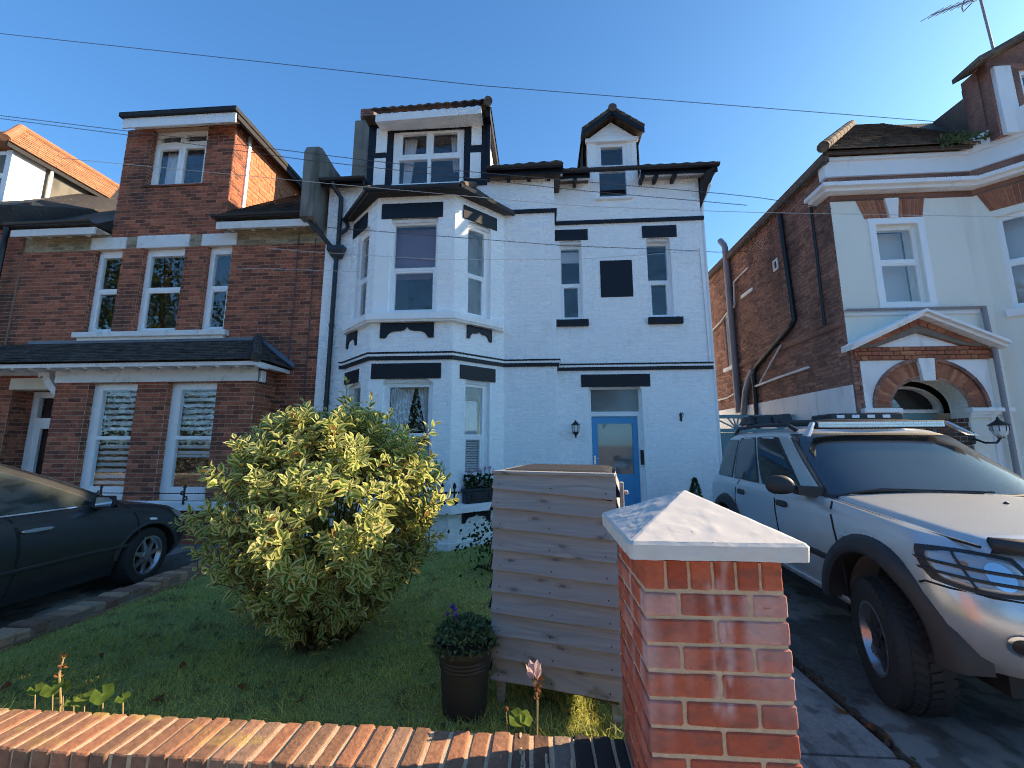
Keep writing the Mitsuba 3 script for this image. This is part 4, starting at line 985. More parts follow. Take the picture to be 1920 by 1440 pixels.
# brick quoins, bands, flat arch and entablature on the front
lay_bricks(RH, k, FRH, sbox(5.152, 1.9, 5.28, 3.17), 'm_brick_plum', z0=-0.02, proud=0.02, t0=0.012)
lay_bricks(RH, k, FRH, sbox(5.20, 2.95, 7.30, 3.17), 'm_brick_arch', z0=2.95, course=0.0733, proud=0.05, t0=0.01)
emit_bricks(RH, 290, 'brickwork', 'brown bricks of the cream house')
put('side_base', fbx(FSD, -13.2, -7.0, -0.1, 2.55, 0, 0.03), 'm_white_render', RH, label='white painted lower part of the side wall')
put('string_course', fbx(FSD, -13.2, -7.0, 3.56, 3.66, 0, 0.03), 'm_brick_plum', RH, uv=None)
def rband(off, z0, z1, m, clip=None, name='string_course'):
    p = RP.buffer(off, join_style=2).difference(RP.buffer(-0.01, join_style=2)).intersection(clip or sbox(4.7, 5.5, 11.6, 6.999 if False else 7.002).union(sbox(4.7, 5.5, 5.149, 7.25)))
    return put(name, zprism(p, z0, z1), m, RH)
fr_clip = sbox(5.0, 5.5, 11.5, 7.002)
rband(0.012, 5.82, 5.93, 'm_brick_plum', sbox(5.149, 5.5, 11.5, 7.002), 'brick_band')
rband(0.02, 6.06, 6.27, 'm_brick_plum', sbox(5.149, 5.5, 11.5, 7.002), 'brick_band')
rband(0.16, 5.93, 5.99, 'm_white_render', sbox(4.9, 5.5, 11.5, 7.3), 'cornice')
rband(0.23, 5.99, 6.06, 'm_white_render', sbox(4.8, 5.5, 11.5, 7.3), 'cornice')
rband(0.06, 6.27, 6.56, 'm_white_render', sbox(5.08, 5.5, 11.5, 7.1), 'frieze')
rband(0.10, 6.56, 6.62, 'm_white_render', sbox(5.04, 5.5, 11.5, 7.1), 'frieze')
def voussoirs(fr, x0b, x1b, x0t, x1t, z0, z1, n, skip, m, holder, t):
    for i in range(n):
        u0, u1 = i / n + 0.006, (i + 1) / n - 0.006
        if skip and skip[0] < (u0 + u1) / 2 < skip[1]:
            continue
        c = np.array([(x0b + (x1b - x0b) * u0, z0), (x0b + (x1b - x0b) * u1, z0), (x0t + (x1t - x0t) * u1, z1), (x0t + (x1t - x0t) * u0, z1)])
        v, f = solid_poly(fr, c, 0, t + rnd.uniform(-0.002, 0.002))
        put('voussoir', (v, f), m, holder, uv=np.tile([[rnd.random(), rnd.random()]], (len(v), 1)))
fa = put('flat_arch', fprism(FRH, Polygon([(5.69, 5.47), (6.63, 5.46), (6.71, 5.815), (5.58, 5.815)]), -0.03, 0.006), 'm_mortar', RH)
voussoirs(FRH, 5.69, 6.63, 5.58, 6.71, 5.47, 5.81, 15, (0.42, 0.58), 'm_brick_arch', fa, 0.014)
put('keystone', fprism(FRH, Polygon([(6.09, 5.46), (6.21, 5.46), (6.27, 5.83), (6.04, 5.83)]), 0.0, 0.04), 'm_white_render', RH)
fa = put('flat_arch', fprism(FRC, Polygon([(0.16, 5.47), (0.84, 5.46), (0.95, 5.815), (0.05, 5.815)]), -0.03, 0.006), 'm_mortar', RH)
voussoirs(FRC, 0.16, 0.84, 0.05, 0.95, 5.47, 5.81, 12, None, 'm_brick_arch', fa, 0.014)
put('window_surround', fprism(FRH, sbox(5.73, 3.84, 6.64, 5.47).difference(sbox(RW[0], RW[2], RW[1], RW[3])), -0.02, 0.02), 'm_upvc', RH)
k = window(RH, FRH, *RW, -0.06, [(5.87, 6.50, 4.71, 5.32, 0.03), (5.87, 6.50, 3.95, 4.66, 0.03)], 0.03)
put('blind', fbx(FRH, 5.86, 6.51, 3.94, 5.34, -0.32, -0.31), 'm_blind', k)
k = window(RH, FRC, *CW, -0.05, [(0.24, 0.76, 4.55, 5.30, 0.03), (0.24, 0.76, 3.80, 4.50, 0.03)], 0.04)
put('blind', fbx(FRC, 0.22, 0.78, 3.77, 5.33, -0.30, -0.29), 'm_blind', k)
put('sill', fbx(FRC, 0.12, 0.9, 3.62, 3.74, -0.02, 0.06), 'm_white_render', RH)
# porch: arch ring of bricks, white field, imposts, pediment
put('porch_front', fprism(FRH, sbox(5.285, -0.1, 7.24, 2.945).difference(arch(AC, AZ, 0.875, 0.80, -0.2)), 0.0, 0.02), 'm_white_render', RH)
ag = put('porch_arch', fprism(FRH, arch(AC, AZ, 0.875, 0.80, 2.15).difference(arch(AC, AZ, 0.575, 0.47, 2.0)), -0.25, 0.012), 'm_mortar', RH, label='red brick porch arch')
def ring_pieces(r0, r1, z0, z1, n, t, gap=0.008, name='voussoir', m='m_brick_arch'):
    for i in range(n):
        q0, q1 = math.pi * (i + gap * 2) / n, math.pi * (i + 1 - gap * 2) / n
        if abs((q0 + q1) / 2 - math.pi / 2) < 0.09:
            continue
        c = np.array([(AC - r0 * math.cos(q0), AZ + z0 * math.sin(q0)), (AC - r1 * math.cos(q0), AZ + z1 * math.sin(q0)), (AC - r1 * math.cos(q1), AZ + z1 * math.sin(q1)), (AC - r0 * math.cos(q1), AZ + z0 * math.sin(q1))])[::-1]
        v, f = solid_poly(FRH, c, 0.0, t)
        put(name, (v, f), m, ag, uv=np.tile([[rnd.random(), rnd.random()]], (len(v), 1)))
ring_pieces(0.63, 0.82, 0.52, 0.745, 38, 0.022)
ring_pieces(0.83, 0.885, 0.755, 0.815, 26, 0.05, m='m_brick_plum')
ring_pieces(0.575, 0.625, 0.47, 0.515, 30, 0.014, m='m_brick_plum')
put('keystone', fprism(FRH, Polygon([(6.19, 2.60), (6.37, 2.60), (6.40, 2.965), (6.15, 2.965)]), 0.0, 0.075), 'm_white_render', RH)
for s0, s1 in ((5.24, 5.72), (6.84, 7.38)):
    for j, (z0, z1, t) in enumerate(((2.0, 2.04, 0.05), (2.042, 2.085, 0.08), (2.087, 2.15, 0.12))):
        put('impost', fbx(FRH, s0 - t * 0.4, s1 + t * 0.4, z0, z1, -0.02, t), 'm_white_render', RH)
put('reveal', [fprism(FRH, Polygon([(6.855, -0.1), (6.865, -0.1), (6.865, 2.1), (6.855, 2.1)]), -0.8, -0.31)], 'm_mortar', RH)
lay_bricks(RH, f'{RH}__reveal', Fr((6.855, 0), (0, -1)), sbox(-7.8, 0.0, -7.02, 2.0), 'm_brick_plum', z0=-0.02)
emit_bricks(RH, 120)
FDR = Fr((0, 7.55), (1, 0))
lf = arch(6.42, 2.17, 0.57, 0.42, -0.05)
dfk = put('door_frame', fprism(FDR, lf.difference(unary_union([sbox(5.96, -0.1, 6.90, 2.12), arch(6.42, 2.19, 0.49, 0.36, 2.18)])), -0.1, 0), 'm_upvc', RH)
V = np.array(arch(6.42, 2.18, 0.51, 0.37, 2.17).exterior.coords)[:-1][::-1]
V = FDR.pts(V[:, 0], V[:, 1], -0.05)
put('fanlight', (V, [[0, i, i + 1] for i in range(1, len(V) - 1)]), 'm_glass', dfk)
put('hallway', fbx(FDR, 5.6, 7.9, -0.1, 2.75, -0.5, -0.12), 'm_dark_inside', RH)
dk = put('door', fprism(FDR, sbox(5.96, 0.0, 6.90, 2.12).difference(unary_union([sbox(6.16, 1.1, 6.36, 1.98), sbox(6.50, 1.1, 6.74, 1.98)])), -0.08, -0.03), 'm_teal', RH, label='pale teal front door with two brown glass panels')
plain('m_brown_glass', (0.07, 0.055, 0.05), 0.1)
put('pane', [fbx(FDR, 6.15, 6.37, 1.09, 1.99, -0.07, -0.055)], 'm_brown_glass', dk)
put('pane', [fbx(FDR, 6.49, 6.75, 1.09, 1.99, -0.07, -0.055)], 'm_brown_glass', dk)
put('intercom', fbx(Fr((6.845, 0), (0, -1)), -7.45, -7.34, 1.50, 1.70, 0.0, 0.03, 0.006), 'm_white_plastic', RH)
# pediment
for sgn, xe in ((-1, 5.03), (1, 7.36)):
    A, B = np.array([6.20, 3.735]), np.array([xe, 3.185])
    for j, (o0, o1, t, m) in enumerate(((0.0, 0.045, 0.30, 'm_white_render'), (0.047, 0.10, 0.24, 'm_white_render'))):
        put('raking_cornice', fprism(FRH, Polygon([A - [0, o0], B - [0, o0], B - [0, o1], A - [0, o1]]), 0.0, t), m, RH)
    rb = put('raking_band', fprism(FRH, Polygon([A - [0, 0.105], B - [sgn * 0.12, 0.05], B - [sgn * 0.50, 0.015], A - [0, 0.34]]), 0.0, 0.10), 'm_mortar_plum', RH)
    for i in range(6):
        for r0, r1 in ((0.0, 0.48), (0.52, 1.0)):
            u0, u1 = (i + 0.04) / 6 * 0.82 + 0.01, (i + 0.96) / 6 * 0.82 + 0.01
            def at_(u, r):
                top, bot = A - [0, 0.11] + (B - [sgn * 0.12, 0.06] - A + [0, 0.11]) * u, A - [0, 0.335] + (B - [sgn * 0.50, 0.02] - A + [0, 0.335]) * u
                return top + (bot - top) * r
            c = np.array([at_(u0, r0), at_(u1, r0), at_(u1, r1), at_(u0, r1)])
            if sgn > 0:
                c = c[::-1]
            v, f = solid_poly(FRH, c, 0.05, 0.115 - 0.03 * (r0 > 0.3))
            put('brick', (v, f), 'm_brick_arch', rb, uv=np.tile([[rnd.random(), rnd.random()]], (len(v), 1)))
put('tympanum', fprism(FRH, Polygon([(5.55, 3.17), (6.84, 3.17), (6.20, 3.40)]), 0.0, 0.04), 'm_white_render', RH)
gutter(RH, 5.12, 7.30, 6.93, 3.82, 0.035, 'm_grey_pipe')
put('gutter_board', fbx(FRH, 5.15, 7.28, 3.72, 3.775, 0.0, 0.04), 'm_trim', RH)
put('downpipe', tube([(7.28, 6.93, 3.80), (7.29, 6.93, 3.4), (7.30, 6.90, 3.05), (7.30, 6.90, 1.5), (7.30, 6.90, 0)], 0.035, 8), 'm_grey_pipe', RH, smooth=True)
# roof with hip, and the gable over the bay
RR = put('roof', hull([(5.02, 6.80, 6.66), (10.5, 6.80, 6.66), (5.02, 13.3, 6.66), (10.5, 13.3, 6.66), (7.35, 9.05, 8.95), (9.6, 9.05, 8.95), (7.35, 11.0, 8.95), (9.6, 11.0, 8.95)]), 'm_roof_tile', RH)
lay_tiles(RH, RR, (5.02, 6.78, 6.68), (8.0, 6.78, 6.68), (8.0, 9.03, 8.98), (7.35, 9.03, 8.98), 0.18, 0.15, 'm_roof_tile')
emit_tiles(RH, 200)
for i in range(8):
    q0 = np.array([4.98, 6.76, 6.72]) + (np.array([7.35, 9.05, 9.02]) - [4.98, 6.76, 6.72]) * (i / 8)
    q1 = np.array([4.98, 6.76, 6.72]) + (np.array([7.35, 9.05, 9.02]) - [4.98, 6.76, 6.72]) * ((i + 1.1) / 8)
    put('ridge_tile', tube([q0, (q0 + q1) / 2, q1], [0.094, 0.092, 0.088], 10), 'm_roof_tile', RR)
put('verge_board', fbx(FSD, -13.2, -6.85, 6.50, 6.66, 0.03, 0.12), 'm_roof_tile', RH, uv=None)
put('eave_board', bx(5.05, 7.5, 6.83, 6.86, 6.625, 6.68), 'm_roof_tile', RH, uv=None)
GY = 6.55
FG = Fr((0, GY), (1, 0))
gx = 8.95
gpts = [(7.30, 7.93), (7.62, 8.10), (8.30, 8.49), (gx, 8.86)]
gpts = gpts + [(2 * gx - x, z) for x, z in gpts[::-1][1:]]
GB = put('gable', fprism(FG, Polygon([(7.62, 6.62), (7.62, 8.0), (8.30, 8.38), (gx, 8.74), (2 * gx - 8.30, 8.38), (2 * gx - 7.62, 8.0), (2 * gx - 7.62, 6.62)]).difference(sbox(8.1, 6.95, 9.8, 7.85)), -0.15, 0), 'm_brick_plum', RH, label='gable above the bay with white post and bargeboard', uv=None)
put('gable_roof', fprism(FG, Polygon(gpts + [(x, z - 0.09) for x, z in gpts[::-1]]), -0.25, 0.20), 'm_roof_tile', RH)
put('post', fbx(FG, 7.66, 7.92, 6.62, 7.86, 0.0, 0.06), 'm_white_render', GB)
put('gable_panel', fprism(FG, Polygon([(8.2, 7.9), (9.7, 7.9), (gx, 8.35)]), 0.0, 0.03), 'm_cream', GB)
put('cheek', fbx(Fr((7.62, 0), (0, -1)), -6.97, -6.71, 6.62, 8.0, -0.15, 0), 'm_brick_plum', GB, uv=None)
put('roof', hull([(7.635, 6.97, 6.8), (7.635, 6.97, 7.72), (9.1, 9.0, 8.93), (10.2, 9.0, 8.93), (10.2, 6.97, 7.72), (10.2, 6.97, 6.8), (9.1, 9.0, 8.0)]), 'm_roof_tile', RH)
window(RH, FG, 8.1, 9.8, 6.95, 7.85, -0.05, [(8.14, 8.92, 7.0, 7.80, 0.04), (8.96, 9.76, 7.0, 7.80, 0.04)], 0.05)
# low curved parapet with weeds at its foot
put('parapet', fprism(Fr((7.35, 6.95), (0.70, -0.65)), Polygon([(0, 6.62), (0.95, 6.62), (0.95, 7.12), (0.6, 7.0), (0.35, 6.84), (0.12, 6.80), (0, 6.78)]), -0.1, 0.0), 'm_white_render', RH)
WD = thing('roof_weed', 'small green weeds growing in the gutter of the cream house', 'plant')
n = 160
b = np.stack([RNG.uniform(6.9, 7.7, n), RNG.uniform(6.68, 6.8, n), RNG.uniform(6.66, 6.8, n)], -1)
q = leaves(b, RNG.normal(0, 1, (n, 3)) + [0, -0.4, 0.6], RNG.normal(0, 1, (n, 3)) + [0, 0, 1], 0.09, 0.016)
scene[WD] = mikit.ply(q[:2], 'm_leaf_heather', smooth=False, uv=q[2])
# pipes and small things on the side wall
put('soil_pipe', tube([(5.06, 10.75, 2.4), (5.06, 10.75, 4.5), (5.06, 10.75, 6.9), (5.06, 10.8, 7.0), (5.04, 10.95, 7.2)], 0.075, 10), 'm_grey_pipe', RH, smooth=True)
put('soil_pipe', tube([(5.08, 10.6, 2.2), (5.08, 10.35, 2.9), (5.08, 10.1, 3.2), (5.08, 9.9, 3.35)], 0.075, 10), 'm_grey_pipe', RH, smooth=True)
put('waste_pipe', tube([(5.09, 8.33, 6.4), (5.09, 8.28, 5.2), (5.09, 8.22, 4.05), (5.09, 8.35, 3.95), (5.09, 9.80, 3.40), (5.09, 9.95, 3.25), (5.09, 9.98, 0.4)], 0.05, 8), 'm_gutter', RH, smooth=True)
put('waste_pipe', tube([(5.10, 7.40, 6.0), (5.10, 7.40, 5.0), (5.10, 7.42, 3.70)], 0.025, 8), 'm_gutter', RH)
put('overflow_pipe', tube([(5.09, 10.62, 5.14), (5.09, 10.55, 5.2), (5.09, 10.5, 5.8), (5.09, 9.75, 5.86)], 0.022, 6), 'm_trim', RH, smooth=True)
put('overflow_pipe', tube([(5.09, 9.9, 2.95), (5.09, 9.0, 3.0), (5.09, 7.95, 3.03)], 0.025, 6), 'm_trim', RH)
put('overflow_pipe', tube([(5.09, 9.7, 3.0), (5.09, 9.2, 3.35), (5.09, 8.75, 3.66)], 0.018, 6), 'm_trim', RH)
put('overflow_pipe', tube([(5.09, 12.2, 4.9), (5.09, 11.5, 5.0), (5.09, 10.9, 5.15)], 0.02, 6), 'm_trim', RH)
put('overflow_pipe', tube([(5.09, 12.3, 2.85), (5.09, 11.4, 2.85), (5.09, 10.9, 2.92)], 0.02, 6), 'm_trim', RH)
put('air_vent', fprism(FSD, ring(-8.80, -8.62, 5.32, 5.56, 0.04), 0.006, 0.03), 'm_trim', RH)
put('air_vent', fbx(FSD, -10.25, -9.7, 5.25, 5.33, 0.006, 0.04), 'm_trim', RH)
window(RH, FSD, *SW, -0.03, [(SW[0] + 0.04, SW[1] - 0.04, 3.72, 5.08, 0.0)], 0.04)
put('sill', fbx(FSD, SW[0] - 0.1, SW[1] + 0.1, 3.56, 3.655, 0.03, 0.10), 'm_trim', RH)
RL = thing('wall_lantern', 'black bowl shaped lantern on a curved arm beside the arched porch of the cream house', 'wall lamp')
put('backplate', fbx(FRH, 6.745, 6.845, 1.58, 1.78, 0.02, 0.06, 0.02), 'm_iron', RL)
put('arm', tube([(6.80, 6.93, 1.66), (6.82, 6.80, 1.60), (6.90, 6.72, 1.60), (6.95, 6.70, 1.68)], 0.016, 8), 'm_iron', RL, smooth=True)
put('glass', lathe([(0, 1.86), (0.09, 1.86), (0.095, 1.80), (0.075, 1.72), (0.03, 1.68), (0, 1.68)], (6.95, 6.70, 0), 8), 'm_lamp_glass', RL)
put('shade', lathe([(0, 2.0), (0.01, 1.99), (0.02, 1.95), (0.05, 1.92), (0.12, 1.87), (0.12, 1.86), (0, 1.86)], (6.95, 6.70, 0), 16), 'm_iron', RL)
put('cage', [tube([(6.95 + 0.098 * math.cos(q), 6.70 + 0.098 * math.sin(q), 1.86), (6.95 + 0.10 * math.cos(q), 6.70 + 0.10 * math.sin(q), 1.80), (6.95 + 0.03 * math.cos(q), 6.70 + 0.03 * math.sin(q), 1.67)], 0.005, 5) for q in np.arange(8) * math.pi / 4], 'm_iron', RL)
# television aerial
AN = thing('tv_aerial', 'grey television aerial on a leaning mast above the cream house roof', 'aerial')
put('mast', tube([(9.55, 8.0, 8.6), (9.50, 8.0, 9.8), (9.45, 8.0, 11.1)], 0.022, 8), 'm_grey_pipe', AN)
put('boom', tube([(8.43, 8.0, 10.66), (9.0, 8.0, 10.86), (9.6, 8.0, 11.07)], 0.014, 8), 'm_grey_pipe', AN)
for i in range(8):
    x = 8.44 + i * 0.16
    z = 10.66 + (x - 8.43) * 0.35
    put('element', tube([(x + 0.02, 7.78, z - 0.1), (x, 8.0, z), (x - 0.02, 8.22, z + 0.1)], 0.007, 6), 'm_grey_pipe', AN)
put('dipole', tube([(9.02, 7.85, 10.92), (9.06, 8.0, 10.80), (9.2, 8.12, 10.82), (9.30, 8.0, 10.92), (9.18, 7.88, 10.99)], 0.012, 6), 'm_grey_pipe', AN, smooth=True)
# ---------------------------------------------------------------- side gate
GT = thing('side_gate', 'pale teal timber side gate with sunburst top between the white and cream houses', 'gate')
FGT = Fr((0, 8.6), (1, 0))
put('rail', fbx(FGT, 3.14, 5.11, 2.11, 2.18, -0.04, 0.04, 0.005), 'm_teal', GT)
put('rail', fbx(FGT, 3.14, 5.11, 1.83, 1.90, -0.04, 0.04, 0.005), 'm_teal', GT)
put('post', fbx(FGT, 3.13, 3.20, -0.05, 2.10, -0.04, 0.04), 'm_teal', GT)
put('post', fbx(FGT, 4.05, 4.17, -0.05, 1.83, -0.04, 0.045), 'm_teal', GT)
put('post', fbx(FGT, 5.05, 5.12, -0.05, 2.10, -0.04, 0.04), 'm_teal', GT)
for c in (3.98, 4.85):
    for q in np.radians([28, 55, 78, 102, 125, 152]):
        L_ = min(0.23 / max(math.sin(q), 0.1), 0.42)
        put('strut', tube([(c, 8.6, 1.89), (c + math.cos(q) * L_ * 0.5, 8.6, 1.89 + math.sin(q) * L_ * 0.5), (c + math.cos(q) * L_, 8.6, 1.89 + math.sin(q) * L_)], 0.015, 6), 'm_teal', GT)
for i in range(16):
    x = 3.21 + i * 0.1155
    put('board', fbx(FGT, x, x + 0.108, -0.03, 1.82, -0.015, 0.015, 0.004), 'm_teal', GT)
put('latch', [tube([(3.38, 8.55, 1.90), (3.38, 8.55, 1.95), (3.38, 8.55, 2.0)], 0.01, 6)], 'm_trim', GT)
# ---------------------------------------------------------------- gate pillar and garden wall
GP = thing('gate_pillar', 'square red brick gate pillar with white pyramid cap in the foreground', 'pillar')
PX0, PX1, PY0, PY1 = 0.312, 0.735, 1.36, 1.80
put('core', bx(PX0 + 0.006, PX1 - 0.006, PY0 + 0.006, PY1 - 0.006, -0.1, 1.195), 'm_mortar_pale', GP)
def rough_brick(x0, x1, y0, y1, z0, z1, b=0.005, j=0.0018):
    h = chamfer((x1 - x0, y1 - y0, z1 - z0), b)
    h = h.subdivide().subdivide()
    v = h.vertices + np.array([(x0 + x1) / 2, (y0 + y1) / 2, (z0 + z1) / 2])
    off = np.stack([meshkit.fbm(v * 38 + k * 9, 3, 3) - 0.5 for k in range(3)], -1)
    h.vertices = v + off * 2.2 * j
    return h
def pier_brick(*a):
    m = rough_brick(*a)
    put('brick', m, 'm_pier_brick', GP, smooth=True, uv=np.tile([[rnd.random(), rnd.random()]], (len(m.vertices), 1)))
WP, DP, J = PX1 - PX0, PY1 - PY0, 0.011
for r in range(16):
    z1 = 1.103 - 0.0752 * r
    z0 = z1 - 0.0642
    if z0 < -0.09:
        break
    e = lambda: rnd.uniform(-0.002, 0.002)
    if r % 2 == 0:
        for xa, xb in ((PX0, PX0 + 0.1), (PX1 - 0.1, PX1)):
            for ya, yb in ((PY0, PY0 + DP / 2 - J / 2), (PY0 + DP / 2 + J / 2, PY1)):
                pier_brick(xa + e(), xb + e(), ya + e(), yb, z0, z1)
        for ya, yb in ((PY0, PY0 + 0.1), (PY1 - 0.1, PY1)):
            pier_brick(PX0 + 0.1 + J, PX1 - 0.1 - J, ya + e(), yb, z0, z1)
    else:
        for ya, yb in ((PY0, PY0 + 0.1), (PY1 - 0.1, PY1)):
            for xa, xb in ((PX0, PX0 + WP / 2 - J / 2), (PX0 + WP / 2 + J / 2, PX1)):
                pier_brick(xa + e(), xb + e(), ya + e(), yb, z0, z1)
        for xa, xb in ((PX0, PX0 + 0.1), (PX1 - 0.1, PX1)):
            pier_brick(xa + e(), xb + e(), PY0 + 0.1 + J, PY1 - 0.1 - J, z0, z1)
n = 6
for i in range(n):
    xa, xb = PX0 + WP * i / n + 0.004, PX0 + WP * (i + 1) / n - 0.005
    pier_brick(xa, xb, PY0 + rnd.uniform(-0.002, 0.002), PY0 + 0.1, 1.114, 1.203)
    pier_brick(xa, xb, PY1 - 0.1, PY1, 1.114, 1.203)
for i in range(1, n - 1):
    ya, yb = PY0 + DP * i / n + 0.004, PY0 + DP * (i + 1) / n - 0.005
    pier_brick(PX0 + rnd.uniform(-0.002, 0.002), PX0 + 0.1, ya, yb, 1.114, 1.203)
    pier_brick(PX1 - 0.1, PX1, ya, yb, 1.114, 1.203)
cx0, cx1, cy0, cy1 = 0.262, 0.79, 1.305, 1.865
b = 0.012
cp = [(x, y, 1.213) for x, y in ((cx0 + b, cy0 + 0.004), (cx1 - b, cy0 + 0.004), (cx1 - 0.004, cy0 + b), (cx1 - 0.004, cy1 - b), (cx1 - b, cy1 - 0.004), (cx0 + b, cy1 - 0.004), (cx0 + 0.004, cy1 - b), (cx0 + 0.004, cy0 + b))]
cp += [(x, y, 1.256) for x, y in ((cx0 + b, cy0), (cx1 - b, cy0), (cx1, cy0 + b), (cx1, cy1 - b), (cx1 - b, cy1), (cx0 + b, cy1), (cx0, cy1 - b), (cx0, cy0 + b))]
cp += [(x, y, 1.266) for x, y in ((cx0 + b + 0.006, cy0 + 0.008), (cx1 - b - 0.006, cy0 + 0.008), (cx1 - 0.008, cy1 - b - 0.006), (cx0 + 0.008, cy1 - b - 0.006), (cx0 + 0.008, cy0 + b + 0.006), (cx1 - 0.008, cy0 + b + 0.006), (cx0 + b + 0.006, cy1 - 0.008), (cx1 - b - 0.006, cy1 - 0.008))]
cp += [(0.523, 1.575, 1.388), (0.533, 1.585, 1.388)]
cap = hull(cp)
v, f = trimesh.remesh.subdivide_to_size(cap.vertices, cap.faces, 0.016)
cap = trimesh.Trimesh(v, f); cap.merge_vertices()
off = np.stack([meshkit.fbm(cap.vertices * 24 + k * 5, 4, 5) - 0.5 for k in range(3)], -1)
cap.vertices = cap.vertices + off * 0.006
put('cap', cap, 'm_cap', GP, smooth=38)

GW = thing('garden_wall', 'low brick garden wall with upright coping bricks along the front of the lawn', 'wall')
WY0, WY1, WZ = 1.565, 1.782, 0.44
put('core', bx(-4.05, PX0 + 0.002, WY0 + 0.008, WY1 - 0.008, -0.1, WZ - 0.006), 'm_mortar_pale', GW)
x, i = -4.05, 0
while x < PX0 - 0.02:
    w = 0.066 + rnd.uniform(-0.003, 0.003)
    dz = rnd.uniform(-0.004, 0.004)
    m = rough_brick(x, min(x + w, PX0 - 0.004), WY0 + rnd.uniform(-0.006, 0.004), WY1 + rnd.uniform(-0.004, 0.006), WZ - 0.104, WZ + dz, 0.007, 0.0028)
    new = 0.01 < x + w / 2 < 0.08
    put('coping_brick', m, 'm_coping', GW, smooth=True, uv=np.tile([[rnd.random(), 0.99 if new else rnd.random() * 0.88]], (len(m.vertices), 1)), label='clean orange red coping brick' if new else None)
    x += w + 0.0095 + rnd.uniform(0, 0.003)
    i += 1
FGW = Fr((0, WY0), (1, 0))
lay_bricks(GW, GW, FGW, sbox(-4.05, -0.1, PX0 - 0.01, WZ - 0.112), 'm_coping', z0=WZ - 0.112, proud=0.006, t0=-0.004)
emit_bricks(GW, 60)
# white mortar smears left on the dark end of the coping
sm = []
for _ in range(16):
    x, y = RNG.choice([-0.08, -0.075, 0.005, 0.105, 0.11, -0.16, 0.25]) + RNG.normal(0, 0.006), RNG.uniform(WY0 + 0.01, WY1 - 0.01)
    m = trimesh.creation.icosphere(subdivisions=1, radius=1.0)
    m.apply_scale([RNG.uniform(0.003, 0.007), RNG.uniform(0.008, 0.03), 0.0022])
    m.apply_translation([x, y, WZ + 0.001])
    sm.append(m)
put('mortar_smear', sm, 'm_mortar_pale', GW, smooth=True, kind='stuff', label='white mortar smears on the dark end of the coping')

# ---------------------------------------------------------------- brick edging of the left driveway
KE = thing('brick_edging', 'worn low brick edging between the lawn and the driveway on the left', 'edging')
put('core', bx(-4.34, -4.11, 1.79, 6.45, -0.1, 0.085), 'm_mortar_plum', KE)
y = 1.8
while y < 6.4:
    w = rnd.uniform(0.098, 0.108)
    m = rough_brick(-4.35 + rnd.uniform(-0.01, 0.01), -4.105 + rnd.uniform(-0.012, 0.012), y, y + w, 0.03, 0.105 + rnd.uniform(-0.012, 0.012), 0.01, 0.005)
    put('brick', m, 'm_brick_kerb', KE, smooth=True, uv=np.tile([[rnd.random(), rnd.random()]], (len(m.vertices), 1)))
    y += w + 0.011
lay_bricks(KE, KE, Fr((-4.11, 0), (0, 1)), sbox(1.8, -0.06, 6.4, 0.028), 'm_brick_kerb', z0=-0.045, proud=0.008, uneven=0.006, bond='stretcher')
emit_bricks(KE, 60)

# ---------------------------------------------------------------- timber bin store
BS = thing('bin_store', 'weathered grey timber bin store clad in overlapping boards beside the gate pillar', 'bin store')
FS = Fr((-0.302, 2.70), (0.73, -0.24))
LS = math.hypot(0.73, 0.24)
zl = [1.372, 1.285, 1.165, 1.038, 0.910, 0.789, 0.665, 0.537, 0.411, 0.286, 0.162]
zr = [1.375, 1.246, 1.136, 1.022, 0.900, 0.786, 0.671, 0.552, 0.436, 0.321, 0.200]
def board(fr, L, a0, a1, b0, b1, i, e0=0.0, e1=0.0, name='board'):
    """A feather edged board: thin at the top, where the next one laps it, thick at the bottom."""
    n = 14
    s = np.linspace(-e0, L + e1, n)
    u = np.linspace(0, 1, n)
    wob = (meshkit.noise(np.stack([u * 3.1, np.full(n, i * 7.7), np.zeros(n)], -1)) - 0.5) * 0.006
    top, bot = a0 + (a1 - a0) * u + 0.012, b0 + (b1 - b0) * u + wob
    rows = []
    for z, t in ((top, 0.004), (top * 0.5 + bot * 0.5, 0.014), (bot + 0.003, 0.036), (bot, 0.033), (bot, 0.004)):
        rows.append(fr.pts(s, z, t + (meshkit.noise(np.stack([u * 2.3, np.full(n, i * 3.1), np.ones(n)], -1)) - 0.5) * 0.007))
    g = grid_mesh(np.stack(rows)[::-1])
    put(name, g, 'm_board', BS, smooth=35 if False else False, uv=np.full((len(g.vertices), 2), i + 0.5))
for i in range(10):
    board(FS, LS, zl[i], zr[i], zl[i + 1], zr[i + 1], i, rnd.uniform(0.0, 0.008), rnd.uniform(0, 0.008))
DB = 0.95
nl_ = []
for i in range(10):
    for u in (0.06, 0.5, 0.93):
        zz = zl[i + 1] + (zr[i + 1] - zl[i + 1]) * u + 0.03
        m = trimesh.creation.cylinder(0.0035, 0.004, sections=8)
        m.apply_transform(trimesh.transformations.rotation_matrix(math.pi / 2, [1, 0, 0]))
        m.apply_translation(FS.pts(u * LS + rnd.uniform(-0.01, 0.01), zz, 0.031))
        nl_.append(m)
put('nail_heads', nl_, 'm_iron', BS, kind='stuff')
pr, pl = FS.pts(LS, 0, 0)[:2], FS.pts(0, 0, 0)[:2]
back = np.array([0.175, 0.985]) * DB
FSR = Fr(pr, back)
FSL = Fr(pl + back, -back)
for j, fr in enumerate((FSR, FSL)):
    for i in range(10):
        z0 = 1.375 - 0.118 * i
        board(fr, DB, z0, z0, z0 - 0.118, z0 - 0.118, 20 + 10 * j + i, name='side_board')
lin = [np.r_[pl + [0.02, 0.005], 0], np.r_[pr - [0.02, 0], 0], np.r_[pr + back - [0.02, 0.02], 0], np.r_[pl + back + [0.02, -0.02], 0]]
